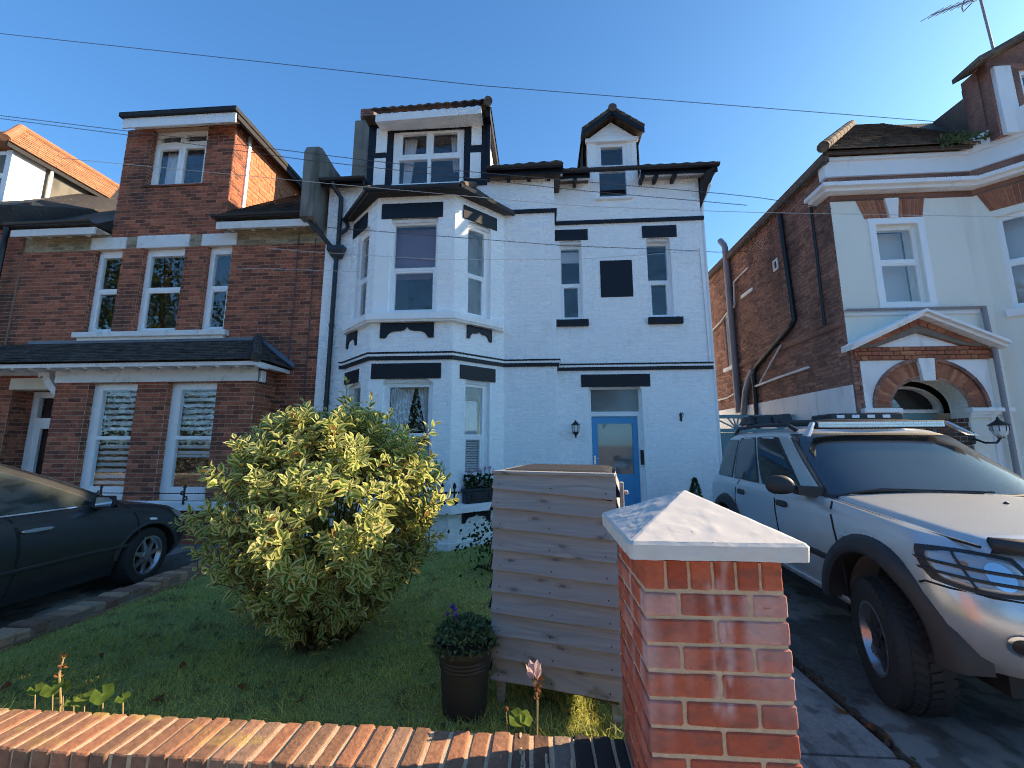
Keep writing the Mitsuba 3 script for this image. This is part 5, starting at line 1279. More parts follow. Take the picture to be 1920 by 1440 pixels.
put('lining', hull([q + [0, 0, z] for q in lin for z in (0.17, 1.37)]), 'm_iron', BS)
for a in (0.02, 0.93):
    for b_ in (0.03, 0.93):
        q = pl + (pr - pl) * a + back * b_
        put('post', bx(q[0], q[0] + 0.05, q[1], q[1] + 0.05, -0.02, 0.3), 'm_board', BS, uv=None)
put('trim', fbx(FS, -0.01, LS + 0.005, 1.374, 1.392, -0.05, 0.03, 0.004), 'm_board', BS, label='pale worn edging strip along the top')
put('trim', fbx(FSR, 0.0, 0.08, 0.9, 1.34, 0.026, 0.05, 0.004), 'm_board', BS)
lid = [np.r_[pl + (pr - pl) * a + back * b, z] for a, b, z in ((0.02, 0.07, 1.388), (0.98, 0.07, 1.388), (0.02, 1.0, 1.388), (0.98, 1.0, 1.388), (0.10, 0.16, 1.400), (0.92, 0.16, 1.400), (0.14, 0.9, 1.402), (0.86, 0.9, 1.402))]
put('lid', hull(lid), 'm_felt', BS, label='dark felt covered lid')
put('latch', [fbx(FSR, 0.03, 0.10, 1.27, 1.29, 0.05, 0.075, 0.004)], 'm_grey_pipe', BS)
put('handle', [fbx(FSR, 0.10, 0.125, 0.98, 1.22, 0.028, 0.05, 0.005)], 'm_iron', BS)

# ---------------------------------------------------------------- pot and its plant
PT = thing('flower_pot', 'large black ribbed plastic flower pot on the grass left of the bin store', 'pot')
pc = (-0.47, 2.66, 0.0)
prof = [(0.0, 0.0), (0.128, 0.0), (0.132, 0.02)] + [(0.132 + 0.028 * q + (0.004 if k % 2 else 0.0), 0.16 + 0.17 * q) for k, q in enumerate(np.linspace(0.5, 0.95, 8))] + [(0.168, 0.335), (0.172, 0.35), (0.172, 0.372), (0.160, 0.372), (0.158, 0.33), (0.0, 0.33)]
put('body', lathe(prof, pc, 40), 'm_pot', PT, smooth=35)
put('soil', lathe([(0, 0.345), (0.157, 0.335), (0.157, 0.32), (0, 0.32)], pc, 24), 'm_soil', PT)
PP = thing('bedding_plant', 'low green bedding plant with a few purple flowers in the black pot', 'plant')
n = 900
th, rr = RNG.uniform(0, 2 * np.pi, n), np.sqrt(RNG.uniform(0, 1, n)) * 0.185
zz = 0.37 + 0.13 * np.sqrt(np.clip(1 - (rr / 0.19) ** 2, 0, 1)) * RNG.uniform(0.5, 1.0, n) - 0.03 * (rr > 0.165)
b = np.stack([pc[0] + rr * np.cos(th), pc[1] + rr * np.sin(th), zz], -1)
q = leaves(b, np.stack([np.cos(th) * rr * 5, np.sin(th) * rr * 5, np.full(n, 0.6)], -1) + RNG.normal(0, 0.6, (n, 3)), RNG.normal(0, 0.5, (n, 3)) + [0, 0, 1], RNG.uniform(0.025, 0.045, n), RNG.uniform(0.008, 0.014, n))
put('foliage', q[:2], 'm_leaf_heather', PP, uv=q[2], kind='stuff')
for dx, dy, z in ((-0.105, -0.02, 0.535), (-0.075, 0.01, 0.55), (-0.055, -0.03, 0.53), (-0.09, 0.03, 0.56)):
    c = np.array([pc[0] + dx, pc[1] + dy, z])
    q = leaves(np.tile(c, (9, 1)), RNG.normal(0, 1, (9, 3)), RNG.normal(0, 1, (9, 3)), 0.024, 0.010, rows=4)
    put('flower', q[:2], 'm_petal_purple', PP, uv=q[2])
    put('stem', tube([c - [0, 0, 0.12], c - [0.004, 0, 0.06], c], 0.002, 5), 'm_leaf_dark', PP)

# ---------------------------------------------------------------- variegated bush
BU = thing('variegated_bush', 'large rounded bush with yellow edged green leaves on the lawn', 'bush')
BC = np.array([-1.79, 3.45, 0.0])
stems, SB, SD = [], [], []
def bush_radius(z):
    return np.interp(z, [0.10, 0.35, 0.7, 1.05, 1.4, 1.65, 1.85], [0.36, 0.56, 0.82, 0.95, 0.82, 0.54, 0.20])
while len(SB) < 880:
    z = RNG.uniform(0.16, 1.80)
    a = RNG.uniform(0, 2 * np.pi)
    r = bush_radius(z) * (RNG.uniform(0.25, 1.0) ** 0.42) * (0.78 + 0.42 * meshkit.noise(np.array([math.cos(a) * 2.3 + 3, math.sin(a) * 2.3, z * 3.0])))
    if z < 0.5 and RNG.random() < 0.35:
        continue
    p = BC + np.array([r * math.cos(a), r * math.sin(a) * 0.92, z])
    d = unit(np.array([math.cos(a), math.sin(a), 0]) * (0.75 * r) + [0, 0, 0.25 + 0.55 * z / 1.8 - (0.35 if z < 0.5 else 0)] + RNG.normal(0, 0.22, 3))
    SB.append(p); SD.append(d)
for x, y, z, dx, dz in ((-1.66, 3.35, 2.02, 0.0, 1), (-1.58, 3.30, 1.86, 0.15, 1), (-1.70, 3.4, 1.86, -0.05, 1), (-1.42, 3.3, 1.88, 0.2, 1), (-1.27, 3.3, 1.75, 0.35, 1), (-1.38, 3.3, 1.72, 0.3, 1), (-0.90, 3.25, 1.66, 0.6, 0.8), (-1.0, 3.25, 1.55, 0.6, 0.7), (-1.12, 3.3, 1.62, 0.4, 0.9), (-2.05, 3.4, 1.85, -0.1, 1), (-2.3, 3.3, 1.72, -0.3, 1),
                       (-0.76, 3.3, 1.12, 0.9, 0.3), (-2.95, 3.3, 0.9, -1, 0.25), (-2.85, 3.35, 1.30, -0.8, 0.5)):
    SB.append(np.array([x, y, z])); SD.append(unit(np.array([dx, -0.1, dz])))
    SB.append(np.array([x, y, z]) - 0.16 * SD[-1]); SD.append(SD[-1])
SB, SD = np.array(SB), np.array(SD)
st = []
for i, (p, d) in enumerate(zip(SB, SD)):
    if i % 12 == 0:
        a = math.atan2(p[1] - BC[1], p[0] - BC[0])
        b0 = BC + [0.22 * math.cos(a) * rnd.random(), 0.22 * math.sin(a) * rnd.random(), -0.02]
        mid = b0 * 0.45 + p * 0.55 + [0, 0, 0.10 * p[2]] + RNG.normal(0, 0.03, 3)
        ts = np.linspace(0, 1, 6)[:, None]
        path = (1 - ts) ** 2 * b0 + 2 * ts * (1 - ts) * mid + ts ** 2 * (p + d * 0.05)
        put('stem', tube(path, np.linspace(0.010, 0.0025, 6), 5), 'm_stem', BU)
    else:
        st.append(tube([p - d * 0.22 - [0, 0, 0.03], p - d * 0.08, p + d * 0.06], [0.004, 0.003, 0.002], 4, False))
put('twig', st, 'm_stem', BU, kind='stuff')
LBp, LAl, LNo, LLen = [], [], [], []
for p, d in zip(SB, SD):
    side = unit(np.cross(d, RNG.normal(0, 1, 3)))
    up = np.cross(side, d)
    n = RNG.integers(10, 15)
    for k in range(n):
        u = k / (n - 1)
        ang = k * 2.4 + RNG.normal(0, 0.3)
        out = side * math.cos(ang) + up * math.sin(ang)
        LBp.append(p + d * (0.085 - 0.20 * u) + out * 0.006)
        al = unit(out * (0.55 + 0.5 * u) + d * (0.75 - 0.6 * u) + [0, 0, -0.12 * u])
        LAl.append(al)
        LNo.append(unit(d * 1.0 - out * 0.6 + RNG.normal(0, 0.25, 3)) )
        LLen.append(RNG.uniform(0.048, 0.094) * (0.7 + 0.5 * min(1, u * 2.5)))
LBp, LAl, LNo, LLen = np.array(LBp), np.array(LAl), np.array(LNo), np.array(LLen)
Vb, Fb_, Ub = leaves(LBp, LAl, LNo, LLen, LLen * 0.285 * RNG.uniform(0.8, 1.2, len(LLen)), fold=0.32, droop=0.12, rows=5, prof=0.85)
nl, nv = len(LBp), 15
dist = np.linalg.norm(LBp - EYE, axis=1) - 0.8 * LLen * 10
order = np.argsort(dist)
keep = set(order[:285].tolist())
Fl = Fb_.reshape(nl, -1, 3)
for j in order[:285]:
    put('leaf', (Vb[j * nv:(j + 1) * nv], Fl[j] - j * nv), 'm_leaf_variegated', BU, uv=Ub[j * nv:(j + 1) * nv])
rest = np.array([j for j in range(nl) if j not in keep])
idx = (rest[:, None] * nv + np.arange(nv)).ravel()
put('foliage', (Vb[idx], (Fl[rest] - rest[:, None, None] * nv + (np.arange(len(rest)) * nv)[:, None, None]).reshape(-1, 3)), 'm_leaf_variegated', BU, uv=Ub[idx], kind='stuff')

# ---------------------------------------------------------------- smaller plants
SH = thing('garden_shrub', 'small dark green shrub against the white bay beside the bin store', 'shrub')
n = 420
b = np.array([-0.62, 5.35, 0.30]) + RNG.normal(0, 1, (n, 3)) * [0.20, 0.17, 0.19]
b[:, 2] = np.clip(b[:, 2], 0.03, 0.75)
q = leaves(b, RNG.normal(0, 1, (n, 3)) + [0, 0, 0.4], RNG.normal(0, 1, (n, 3)) + [0, 0, 0.8], RNG.uniform(0.035, 0.06, n), RNG.uniform(0.011, 0.02, n))
put('foliage', q[:2], 'm_leaf_dark', SH, uv=q[2], kind='stuff')
for i in range(9):
    p = np.array([-0.62, 5.35, 0.3]) + RNG.normal(0, 1, 3) * [0.18, 0.12, 0.15]
    put('stem', tube([(-0.62 + RNG.normal(0, 0.03), 5.35, 0), (np.array([-0.62, 5.35, 0.1]) + p) / 2, p], [0.006, 0.004, 0.003], 5), 'm_stem', SH)
CO = thing('dwarf_conifer', 'small cone shaped conifer in front of the white wall behind the gate pillar', 'conifer')
n = 1500
z = RNG.uniform(0, 1, n) ** 0.8
a = RNG.uniform(0, 2 * np.pi, n)
r = 0.19 * (1 - z) ** 0.7 * RNG.uniform(0.55, 1.05, n)
b = np.stack([2.56 + r * np.cos(a), 7.15 + r * np.sin(a), 0.22 + 0.78 * z], -1)
q = leaves(b, np.stack([np.cos(a) * 0.7, np.sin(a) * 0.7, np.full(n, 0.9)], -1) + RNG.normal(0, 0.25, (n, 3)), RNG.normal(0, 1, (n, 3)), RNG.uniform(0.03, 0.06, n), 0.007, rows=3)
put('foliage', q[:2], 'm_leaf_conifer', CO, uv=q[2], kind='stuff')
put('trunk', tube([(2.56, 7.15, 0.1), (2.56, 7.15, 0.5), (2.56, 7.15, 0.92)], [0.014, 0.01, 0.004], 6), 'm_stem', CO)
CP = thing('conifer_pot', 'dark pot holding the small conifer by the white wall', 'pot')
scene[CP] = mikit.ply(lathe([(0, -0.055), (0.12, -0.055), (0.16, 0.2), (0.17, 0.2), (0.17, 0.24), (0.15, 0.24), (0.0, 0.22)], (2.56, 7.15, 0), 24), 'm_pot', smooth=30)

def round_leaf(c, r, nrm, m, holder, name='leaf'):
    c, nrm = np.array(c, float), unit(nrm)
    a = unit(np.cross(nrm, [0.3, 0.8, 0.1])); bb = np.cross(nrm, a)
    th = np.linspace(0.25, 2 * np.pi - 0.25, 19)
    rr = r * (1 + 0.07 * np.cos(5 * th))
    rim = c + rr[:, None] * (np.cos(th)[:, None] * a + np.sin(th)[:, None] * bb) + nrm * (0.18 * r + 0.10 * r * np.sin(4 * th))[:, None]
    mid = c + 0.55 * rr[:, None] * (np.cos(th)[:, None] * a + np.sin(th)[:, None] * bb) + nrm * 0.04 * r
    V = np.vstack([[c], mid, rim]); n = len(th)
    Fc = [[0, 1 + i, 2 + i] for i in range(n - 1)] + [[1 + i, 1 + n + i, 2 + n + i] for i in range(n - 1)] + [[1 + i, 2 + n + i, 2 + i] for i in range(n - 1)]
    put(name, (V, Fc), m, holder, smooth=True, uv=np.stack([np.full(len(V), 3.5 + rnd.randint(0, 90)), np.r_[0, np.full(n, 0.4), np.full(n, 0.9)]], -1))
MA = thing('mallow_plant', 'round leaved weed with a dry stalk growing behind the coping at the left', 'plant')
for x, z, r, nrm in ((-2.28, 0.50, 0.035, (0.2, -0.5, 0.8)), (-2.19, 0.515, 0.05, (0.1, -0.6, 0.7)), (-2.20, 0.475, 0.045, (-0.1, -0.7, 0.6)), (-2.035, 0.47, 0.05, (0.0, -0.35, 0.9)), (-1.96, 0.49, 0.052, (0.3, -0.6, 0.7)), (-2.10, 0.452, 0.04, (0, -0.4, 0.9)), (-1.90, 0.455, 0.035, (0.1, -0.3, 0.9))):
    y = 1.88 + rnd.uniform(-0.03, 0.04)
    z = z - 0.035; round_leaf((x, y, z), r * 0.78, nrm, 'm_leaf_mallow', MA)
    put('stem', tube([(-2.1 + 0.4 * (x + 2.1), 1.92, 0.0), (x + 0.01, y + 0.015, z * 0.6), (x, y, z)], 0.0028, 5), 'm_stem_straw', MA)
put('dry_stalk', tube([(-2.16, 1.9, 0.1), (-2.17, 1.88, 0.42), (-2.185, 1.87, 0.53), (-2.175, 1.87, 0.60)], [0.005, 0.004, 0.004, 0.003], 6), 'm_stem_straw', MA)
for z, dx in ((0.46, -0.03), (0.52, -0.015), (0.56, 0.01), (0.59, -0.012), (0.605, 0.006)):
    q = leaves(np.tile([[-2.178 + dx * 0.3, 1.868, z]], (5, 1)), RNG.normal(0, 1, (5, 3)) + [dx * 40, 0, 0.6], RNG.normal(0, 1, (5, 3)), 0.022, 0.007, rows=4)
    put('seed_pod', q[:2], 'm_leaf_fallen', MA, uv=q[2])
HO = thing('hollyhock_stem', 'dry flower stalk with one pale pink bloom behind the wall beside the pillar', 'flower')
put('stem', tube([(-0.025, 1.87, 0.0), (-0.028, 1.86, 0.35), (-0.024, 1.855, 0.50), (-0.033, 1.85, 0.60)], [0.006, 0.0055, 0.005, 0.004], 6), 'm_stem_straw', HO)
for i in range(6):
    a = i * math.pi / 3
    q = leaves([[-0.033 + 0.006 * math.cos(a), 1.85 + 0.006 * math.sin(a), 0.598]], [[math.cos(a) * 0.38 - 0.12, math.sin(a) * 0.38, 1]], [[math.cos(a), math.sin(a), 0.2]], 0.065, 0.022, fold=0.3, droop=-0.06, prof=0.8)
    put('petal', q[:2], 'm_petal_pale', HO, uv=q[2])
for z, s in ((0.575, 0.024), (0.55, 0.02), (0.525, 0.017), (0.60, 0.026)):
    q = leaves(np.tile([[-0.028, 1.852, z]], (8, 1)) + RNG.normal(0, 0.004, (8, 3)), RNG.normal(0, 1, (8, 3)) + [0.35, -0.3, 0.35], RNG.normal(0, 1, (8, 3)), s, s * 0.4, rows=4)
    put('calyx', q[:2], 'm_leaf_fallen', HO, uv=q[2])
SP = thing('seed_head', 'small dry seed head on a thin stalk left of the pink bloom behind the wall', 'plant')
put('stem', tube([(-0.14, 1.86, 0.2), (-0.15, 1.85, 0.42), (-0.152, 1.85, 0.475)], 0.002, 5), 'm_stem_straw', SP)
m = trimesh.creation.icosphere(subdivisions=1, radius=0.009); m.apply_translation([-0.152, 1.85, 0.48])
put('head', m, 'm_leaf_fallen', SP)
ML = thing('mallow_plant', 'yellow green leaf at the foot of the pale pink bloom', 'plant')
round_leaf((-0.11, 1.87, 0.435), 0.035, (0.1, -0.5, 0.8), 'm_leaf_mallow', ML)
round_leaf((-0.075, 1.88, 0.43), 0.03, (0.4, -0.4, 0.8), 'm_leaf_mallow', ML)
# fallen leaves on the lawn
for i, (px, py) in enumerate(((-2.35, 2.55), (-2.02, 2.12), (-1.97, 2.05), (-1.85, 2.3), (-1.15, 2.05), (-0.98, 2.02), (-0.72, 2.02), (-0.75, 2.15), (-1.5, 2.6), (-0.45, 2.35), (-0.2, 2.2), (-3.2, 3.0), (-2.7, 3.2), (-3.4, 2.6), (-2.5, 2.9), (0.1, 2.1), (0.3, 2.15), (-0.6, 2.4), (-1.9, 2.75), (-0.35, 2.15), (1.86, 2.73), (1.90, 2.62), (1.84, 2.86), (1.87, 2.45))):
    on = px > 1
    c = np.array([[px, py, -0.045 if on else 0.035]])
    q = leaves(c, RNG.normal(0, 1, (1, 3)) * [1, 1, 0.25], RNG.normal(0, 0.4, (1, 3)) + [0, 0, 1], RNG.uniform(0.05, 0.085), RNG.uniform(0.018, 0.03), fold=-0.3, droop=-0.2)
    kk = thing('fallen_leaf', 'brown fallen leaf lying on the driveway seam' if on else 'brown fallen leaf lying in the grass', 'leaf', 'fallen leaves in the driveway seam' if on else 'fallen leaves on the lawn')
    scene[kk] = mikit.ply(q[:2], 'm_leaf_fallen', smooth=False, uv=q[2])

# ---------------------------------------------------------------- grass
def grass(n, x0, x1, y0, y1, hmin, hmax, wid, ok):
    x, y = RNG.uniform(x0, x1, n), RNG.uniform(y0, y1, n)
    k = ok(x, y)
    x, y = x[k], y[k]
    n = len(x)
    h = RNG.uniform(hmin, hmax, n) * (0.6 + 0.8 * meshkit.noise(np.stack([x * 4, y * 4, x * 0], -1)))
    lean = RNG.normal(0, 0.75, (n, 2)) + (meshkit.noise(np.stack([x * 3, y * 3, x * 0 + 5], -1)) - 0.5)[:, None] * 0.8
    a = RNG.uniform(0, 2 * np.pi, n)
    sd = np.stack([np.cos(a), np.sin(a), np.zeros(n)], -1) * (wid * RNG.uniform(0.7, 1.3, n))[:, None]
    p0 = np.stack([x, y, np.full(n, -0.005)], -1)
    p1 = p0 + np.stack([lean[:, 0] * h * 0.25, lean[:, 1] * h * 0.25, h * 0.6], -1)
    p2 = p0 + np.stack([lean[:, 0] * h * 0.8, lean[:, 1] * h * 0.8, h], -1)
    V = np.stack([p0 - sd, p0 + sd, p1 - sd * 0.8, p1 + sd * 0.8, p2], 1)
    t = np.array([[0, 1, 3], [0, 3, 2], [2, 3, 4]])
    U = np.zeros((n, 5, 2)); U[:, :, 0] = (np.arange(n) % 997)[:, None] + np.array([0.1, 0.1, 0.55, 0.55, 0.95]); U[:, :, 1] = 0.5
    return V.reshape(-1, 3), (t[None] + (np.arange(n) * 5)[:, None, None]).reshape(-1, 3), U.reshape(-1, 2)
bayp = PLAN.buffer(0.03)
def okl(x, y):
    inb = shapely.contains_xy(bayp, x, y)
    bare = np.hypot(x - BC[0], (y - BC[1]) * 1.1) < 0.42 + 0.2 * RNG.random(len(x))
    return ~inb & ~(bare & (RNG.random(len(x)) < 0.85))
parts = [grass(48000, -4.10, 0.66, 1.80, 3.4, 0.02, 0.05, 0.0022, okl), grass(32000, -4.10, 0.66, 3.4, 7.0, 0.02, 0.045, 0.0034, okl), grass(4500, -4.0, 0.66, 1.80, 2.5, 0.05, 0.10, 0.003, okl), grass(2600, -0.1, 0.6, 1.80, 2.1, 0.08, 0.18, 0.0035, okl)]
at, Vg, Fg, Ug = 0, [], [], []
for v, f, u in parts:
    Vg.append(v); Fg.append(f + at); Ug.append(u); at += len(v)
put('grass', (np.vstack(Vg), np.vstack(Fg)), 'm_grass', uv=np.vstack(Ug), kind='stuff', label='green grass of the front lawn', cat='grass')
# broad leaved weeds in the lawn
n = 500
x, y = RNG.uniform(-3.9, 0.5, n), 1.85 + RNG.uniform(0, 1, n) ** 1.6 * 2.4
q = leaves(np.stack([x, y, np.full(n, 0.02)], -1), RNG.normal(0, 1, (n, 3)) * [1, 1, 0.2] + [0, 0, 0.5], RNG.normal(0, 0.3, (n, 3)) + [0, 0, 1], RNG.uniform(0.03, 0.07, n), RNG.uniform(0.006, 0.014, n))
put('lawn_weeds', q[:2], 'm_leaf_heather', uv=q[2], kind='stuff', label='broad leaved weeds scattered in the front lawn', cat='weeds')

# ---------------------------------------------------------------- overhead wires
def wire(label, pts, r=0.006, m='m_cable', sag=0.0):
    P = np.array(pts, float)
    ts = np.linspace(0, 1, 25)
    d = np.r_[0, np.cumsum(np.linalg.norm(np.diff(P, axis=0), axis=1))]
    d /= d[-1]
    Q = np.stack([np.interp(ts, d, P[:, k]) for k in range(3)], -1)
    Q[:, 2] -= sag * 4 * ts * (1 - ts)
    k = thing('overhead_wire', label, 'wire', 'overhead wires across the house fronts')
    scene[k] = mikit.ply(tube(Q, r, 5), m, smooth=True)
wire('topmost overhead wire high across the sky to the cream house', [(-11.11, 6.2, 9.74), (-0.99, 6.2, 7.8), (7.58, 7.4, 7.62)], 0.0055, 'm_cable')
wire('upper of the two paired wires crossing in front of the brick dormer', [(-10.35, 6.0, 7.67), (-7.4, 6.0, 7.13), (-2.81, 6.0, 6.29), (-1.25, 6.1, 6.09), (3.64, 6.8, 5.88), (5.14, 6.95, 5.66)], 0.0055, 'm_cable')
wire('lower of the two paired wires crossing in front of the brick dormer', [(-10.34, 6.0, 7.61), (-7.38, 6.0, 7.05), (-3.92, 6.0, 6.36), (0.64, 6.3, 5.79), (3.63, 6.8, 5.7)], 0.0055, 'm_cable')
wire('pale wire passing just above the white bay to the cream house', [(-8.48, 6.0, 6.64), (-3.28, 6.0, 5.87), (0.62, 6.2, 5.44), (3.46, 6.5, 5.39), (7.86, 6.6, 5.18)], 0.0045, 'm_cable_pale')
wire('wire crossing the upper part of the white bay window', [(-3.41, 5.9, 5.05), (0.4, 6.0, 4.65), (2.89, 7.35, 5.16)], 0.0055, 'm_cable')
wire('pale wire from the red brick wall across the middle of the white bay', [(-5.19, 6.95, 5.3), (-4.32, 6.6, 5.03), (-1.64, 5.9, 4.44), (0.6, 6.2, 4.51), (2.89, 7.35, 5.15)], 0.0045, 'm_cable_pale')
wire('short pale wire from the red brick wall to the white bay', [(-5.79, 6.95, 4.91), (-4.35, 6.7, 4.72), (-2.79, 6.2, 4.4)], 0.0045, 'm_cable_pale')
wire('wire from the white house to the tip of the brown side wall', [(2.89, 7.35, 5.16), (3.61, 8.0, 5.43), (5.46, 9.5, 6.16)], 0.0055, 'm_cable')
# ---------------------------------------------------------------- vehicles
mat('m_silver', {'type': 'principled', 'base_color': rgb(0.53, 0.555, 0.565), 'roughness': 0.28, 'metallic': 0.55, 'specular': 0.5, 'clearcoat': 1.0, 'clearcoat_gloss': 0.97})
mat('m_dark_paint', {'type': 'principled', 'base_color': rgb(0.032, 0.035, 0.038), 'roughness': 0.25, 'metallic': 0.35, 'specular': 0.5, 'clearcoat': 1.0, 'clearcoat_gloss': 0.97})
mat('m_car_glass', {'type': 'blendbsdf', 'weight': 0.055, 'a': {'type': 'principled', 'base_color': rgb(0.012, 0.013, 0.014), 'roughness': 0.03, 'specular': 0.75, 'clearcoat': 1.0, 'clearcoat_gloss': 1.0}, 'b': {'type': 'roughconductor', 'alpha': 0.03, 'specular_reflectance': rgb(0.9, 0.92, 0.95)}})
plain('m_trim_black', (0.022, 0.022, 0.025), 0.55)
plain('m_seam', (0.008, 0.008, 0.009), 0.7)
plain('m_tyre', (0.016, 0.016, 0.017), 0.75)
plain('m_rim', (0.42, 0.43, 0.45), 0.28, 0.9)
plain('m_rim_dark', (0.05, 0.05, 0.055), 0.4, 0.6)
mat('m_lens', {'type': 'principled', 'base_color': rgb(0.34, 0.34, 0.35), 'roughness': 0.06, 'metallic': 0.35, 'specular': 0.8, 'clearcoat': 1.0, 'clearcoat_gloss': 1.0})
plain('m_amber', (0.30, 0.15, 0.07), 0.2)
plain('m_led', (0.72, 0.74, 0.76), 0.3)

class Car:
    """Local axes: x across, y towards the tail (0 at the front axle), z up from the road."""
    def __init__(self, key, pos, rot, paint, lower, cabin):
        self.key, self.paint, self.lower, self.cabin, self.drop = key, paint, lower, cabin, 0.0
        self.pos, c, s = np.array(pos, float), math.cos(rot), math.sin(rot)
        self.R = np.array([[c, -s, 0], [s, c, 0], [0, 0, 1.0]])
    def tr(self, m):
        m = m.copy(); m.vertices = m.vertices @ self.R.T + self.pos
        return m
    def add(self, name, m, mt, holder=None, smooth=30, **t):
        if isinstance(m, list):
            m = trimesh.util.concatenate(m)
        return put(name, self.tr(m), mt, holder or self.key, smooth=smooth, **t)
    @staticmethod
    def half(c, w, f, r, cf, cr, pf, pr):
        """The half outline of one level, c from 0 (nose) over the flank to 1 (tail)."""
        c = np.asarray(c, float)
        q = np.clip(c / 0.4, 0, 1) * np.pi / 2
        x1, y1 = w * np.sin(q) ** (2 / pf), f + cf * (1 - np.cos(q) ** (2 / pf))
        u = np.clip((c - 0.4) / 0.4, 0, 1)
        x2, y2 = w * (1 + 0.012 * np.sin(np.pi * u)), (f + cf) + (r - cr - f - cf) * u
        q3 = np.clip((c - 0.8) / 0.2, 0, 1) * np.pi / 2
        x3, y3 = w * np.cos(q3) ** (2 / pr), r - cr * (1 - np.sin(q3) ** (2 / pr))
        x = np.where(c < 0.4, x1, np.where(c < 0.8, x2, x3))
        y = np.where(c < 0.4, y1, np.where(c < 0.8, y2, y3))
        return x, y
    def low(self, c, t, sgn=1):
        L = self.lower
        T = L['t']
        w, f, r = (np.interp(t, T, L[k]) for k in 'wfr')
        x, y = self.half(c, w, f, r, L['cf'], L['cr'], L['pf'], L['pr'])
        z = L['z0'] + (np.interp(y, L['sy'], L['sz']) - L['z0']) * t
        return np.stack(np.broadcast_arrays(sgn * x, y, z), -1)
    def cab(self, c, h, sgn=1):
        G = self.cabin
        w, f, r = (np.interp(h, G['h'], G[k]) for k in 'wfr')
        x, y = self.half(c, w, f, r, G['cf'], G['cr'], G['pf'], G['pr'])
        z = G['z0'] + (np.interp(y, G['ry'], G['rz']) - G['z0']) * h
        return np.stack(np.broadcast_arrays(sgn * x, y, z), -1)
    def shell(self, fn, levels, crown, nc=60):
        c = np.r_[np.linspace(0, 0.4, nc // 2), np.linspace(0.4, 0.8, nc // 3 + 2)[1:], np.linspace(0.8, 1, nc // 4)[1:]]
        rows = []
        for t in levels:
            p = fn(c, np.full_like(c, t))
            q = p[::-1][1:-1] * [-1, 1, 1]
            rows.append(np.vstack([p, q]))
        top = rows[-1]
        for k in (0.12, 0.3, 0.5, 0.7, 0.88):
            m = top.copy(); m[:, 0] *= 1 - k; m[:, 2] += crown * (1 - (1 - k) ** 2)
            rows.append(m)
        V = np.vstack(rows); n = len(top); Fc = []
        for i in range(len(rows) - 1):
            a = i * n + np.arange(n); b = i * n + (np.arange(n) + 1) % n
            Fc += np.stack([a, b, b + n], -1).tolist() + np.stack([a, b + n, a + n], -1).tolist()
        nc_ = len(c)
        for base, rev in ((0, True), ((len(rows) - 1) * n, False)):
            for i in range(nc_ - 1):
                a, b = base + i, base + i + 1
                a2, b2 = base + (n - i) % n, base + (n - i - 1) % n
                for tri in ([a, b, b2], [a, b2, a2]):
                    if len(set(tri)) == 3:
                        Fc.append(tri[::-1] if rev else tri)
        m = trimesh.Trimesh(V, Fc, process=True)
        m.merge_vertices()
        m.fix_normals()
        return m
    def patch(self, fn, corners, off, n=(14, 10), rounded=0.5, sgn=1, thick=0.0):
        """A panel that follows the body: corners = (c, level) lower front, lower rear, upper rear, upper front."""
        u, v = np.meshgrid(np.linspace(-1, 1, n[0]), np.linspace(-1, 1, n[1]))
        ru, rv = u * np.sqrt(1 - rounded * v * v / 2), v * np.sqrt(1 - rounded * u * u / 2)
        a, b = (ru + 1) / 2, (rv + 1) / 2
        q = [np.array(p, float) for p in corners]
        C = (1 - a) * (1 - b) * q[0][0] + a * (1 - b) * q[1][0] + a * b * q[2][0] + (1 - a) * b * q[3][0]
        T = (1 - a) * (1 - b) * q[0][1] + a * (1 - b) * q[1][1] + a * b * q[2][1] + (1 - a) * b * q[3][1]
        sg = np.where(C < 0, -sgn, sgn)
        C2 = np.abs(C)
        P = fn(C2, T, sg)
        e = 1e-3
        dc = fn(np.minimum(C2 + e, 1), T, sg) - fn(np.maximum(C2 - e, 0), T, sg)
        dt = fn(C2, T + e, sg) - fn(C2, T - e, sg)
        N_ = unit(np.cross(dc, dt)) * sg[..., None]
        flip = np.sign((N_ * (P - np.array([0, 1.2, 0.7]))).sum(-1, keepdims=True))
        N_ = N_ * np.where(flip == 0, 1, flip)
        g = grid_mesh(P + N_ * off)
        if thick:
            g2 = grid_mesh(P + N_ * (off - thick)); g2.invert()
            V = np.vstack([g.vertices, g2.vertices]); nv_ = len(g.vertices)
            Fc = [*g.faces.tolist(), *(g2.faces + nv_).tolist()]
            h, w = n[1], n[0]
            loop = [i for i in range(w)] + [(j + 1) * w - 1 for j in range(1, h)] + [(h - 1) * w + i for i in range(w - 2, -1, -1)] + [j * w for j in range(h - 2, 0, -1)]
            for i in range(len(loop)):
                a_, b_ = loop[i], loop[(i + 1) % len(loop)]
                Fc += [[a_, a_ + nv_, b_ + nv_], [a_, b_ + nv_, b_]]
            g = trimesh.Trimesh(V, Fc, process=False)
        return g
    def strip(self, fn, pts, r, sgn=1, off=0.004, n=6):
        P = []
        for c, t in pts:
            P.append(fn(np.array(c), np.array(t), np.array(sgn)))
        return tube(np.array(P) * [1 + off, 1, 1], r, n)

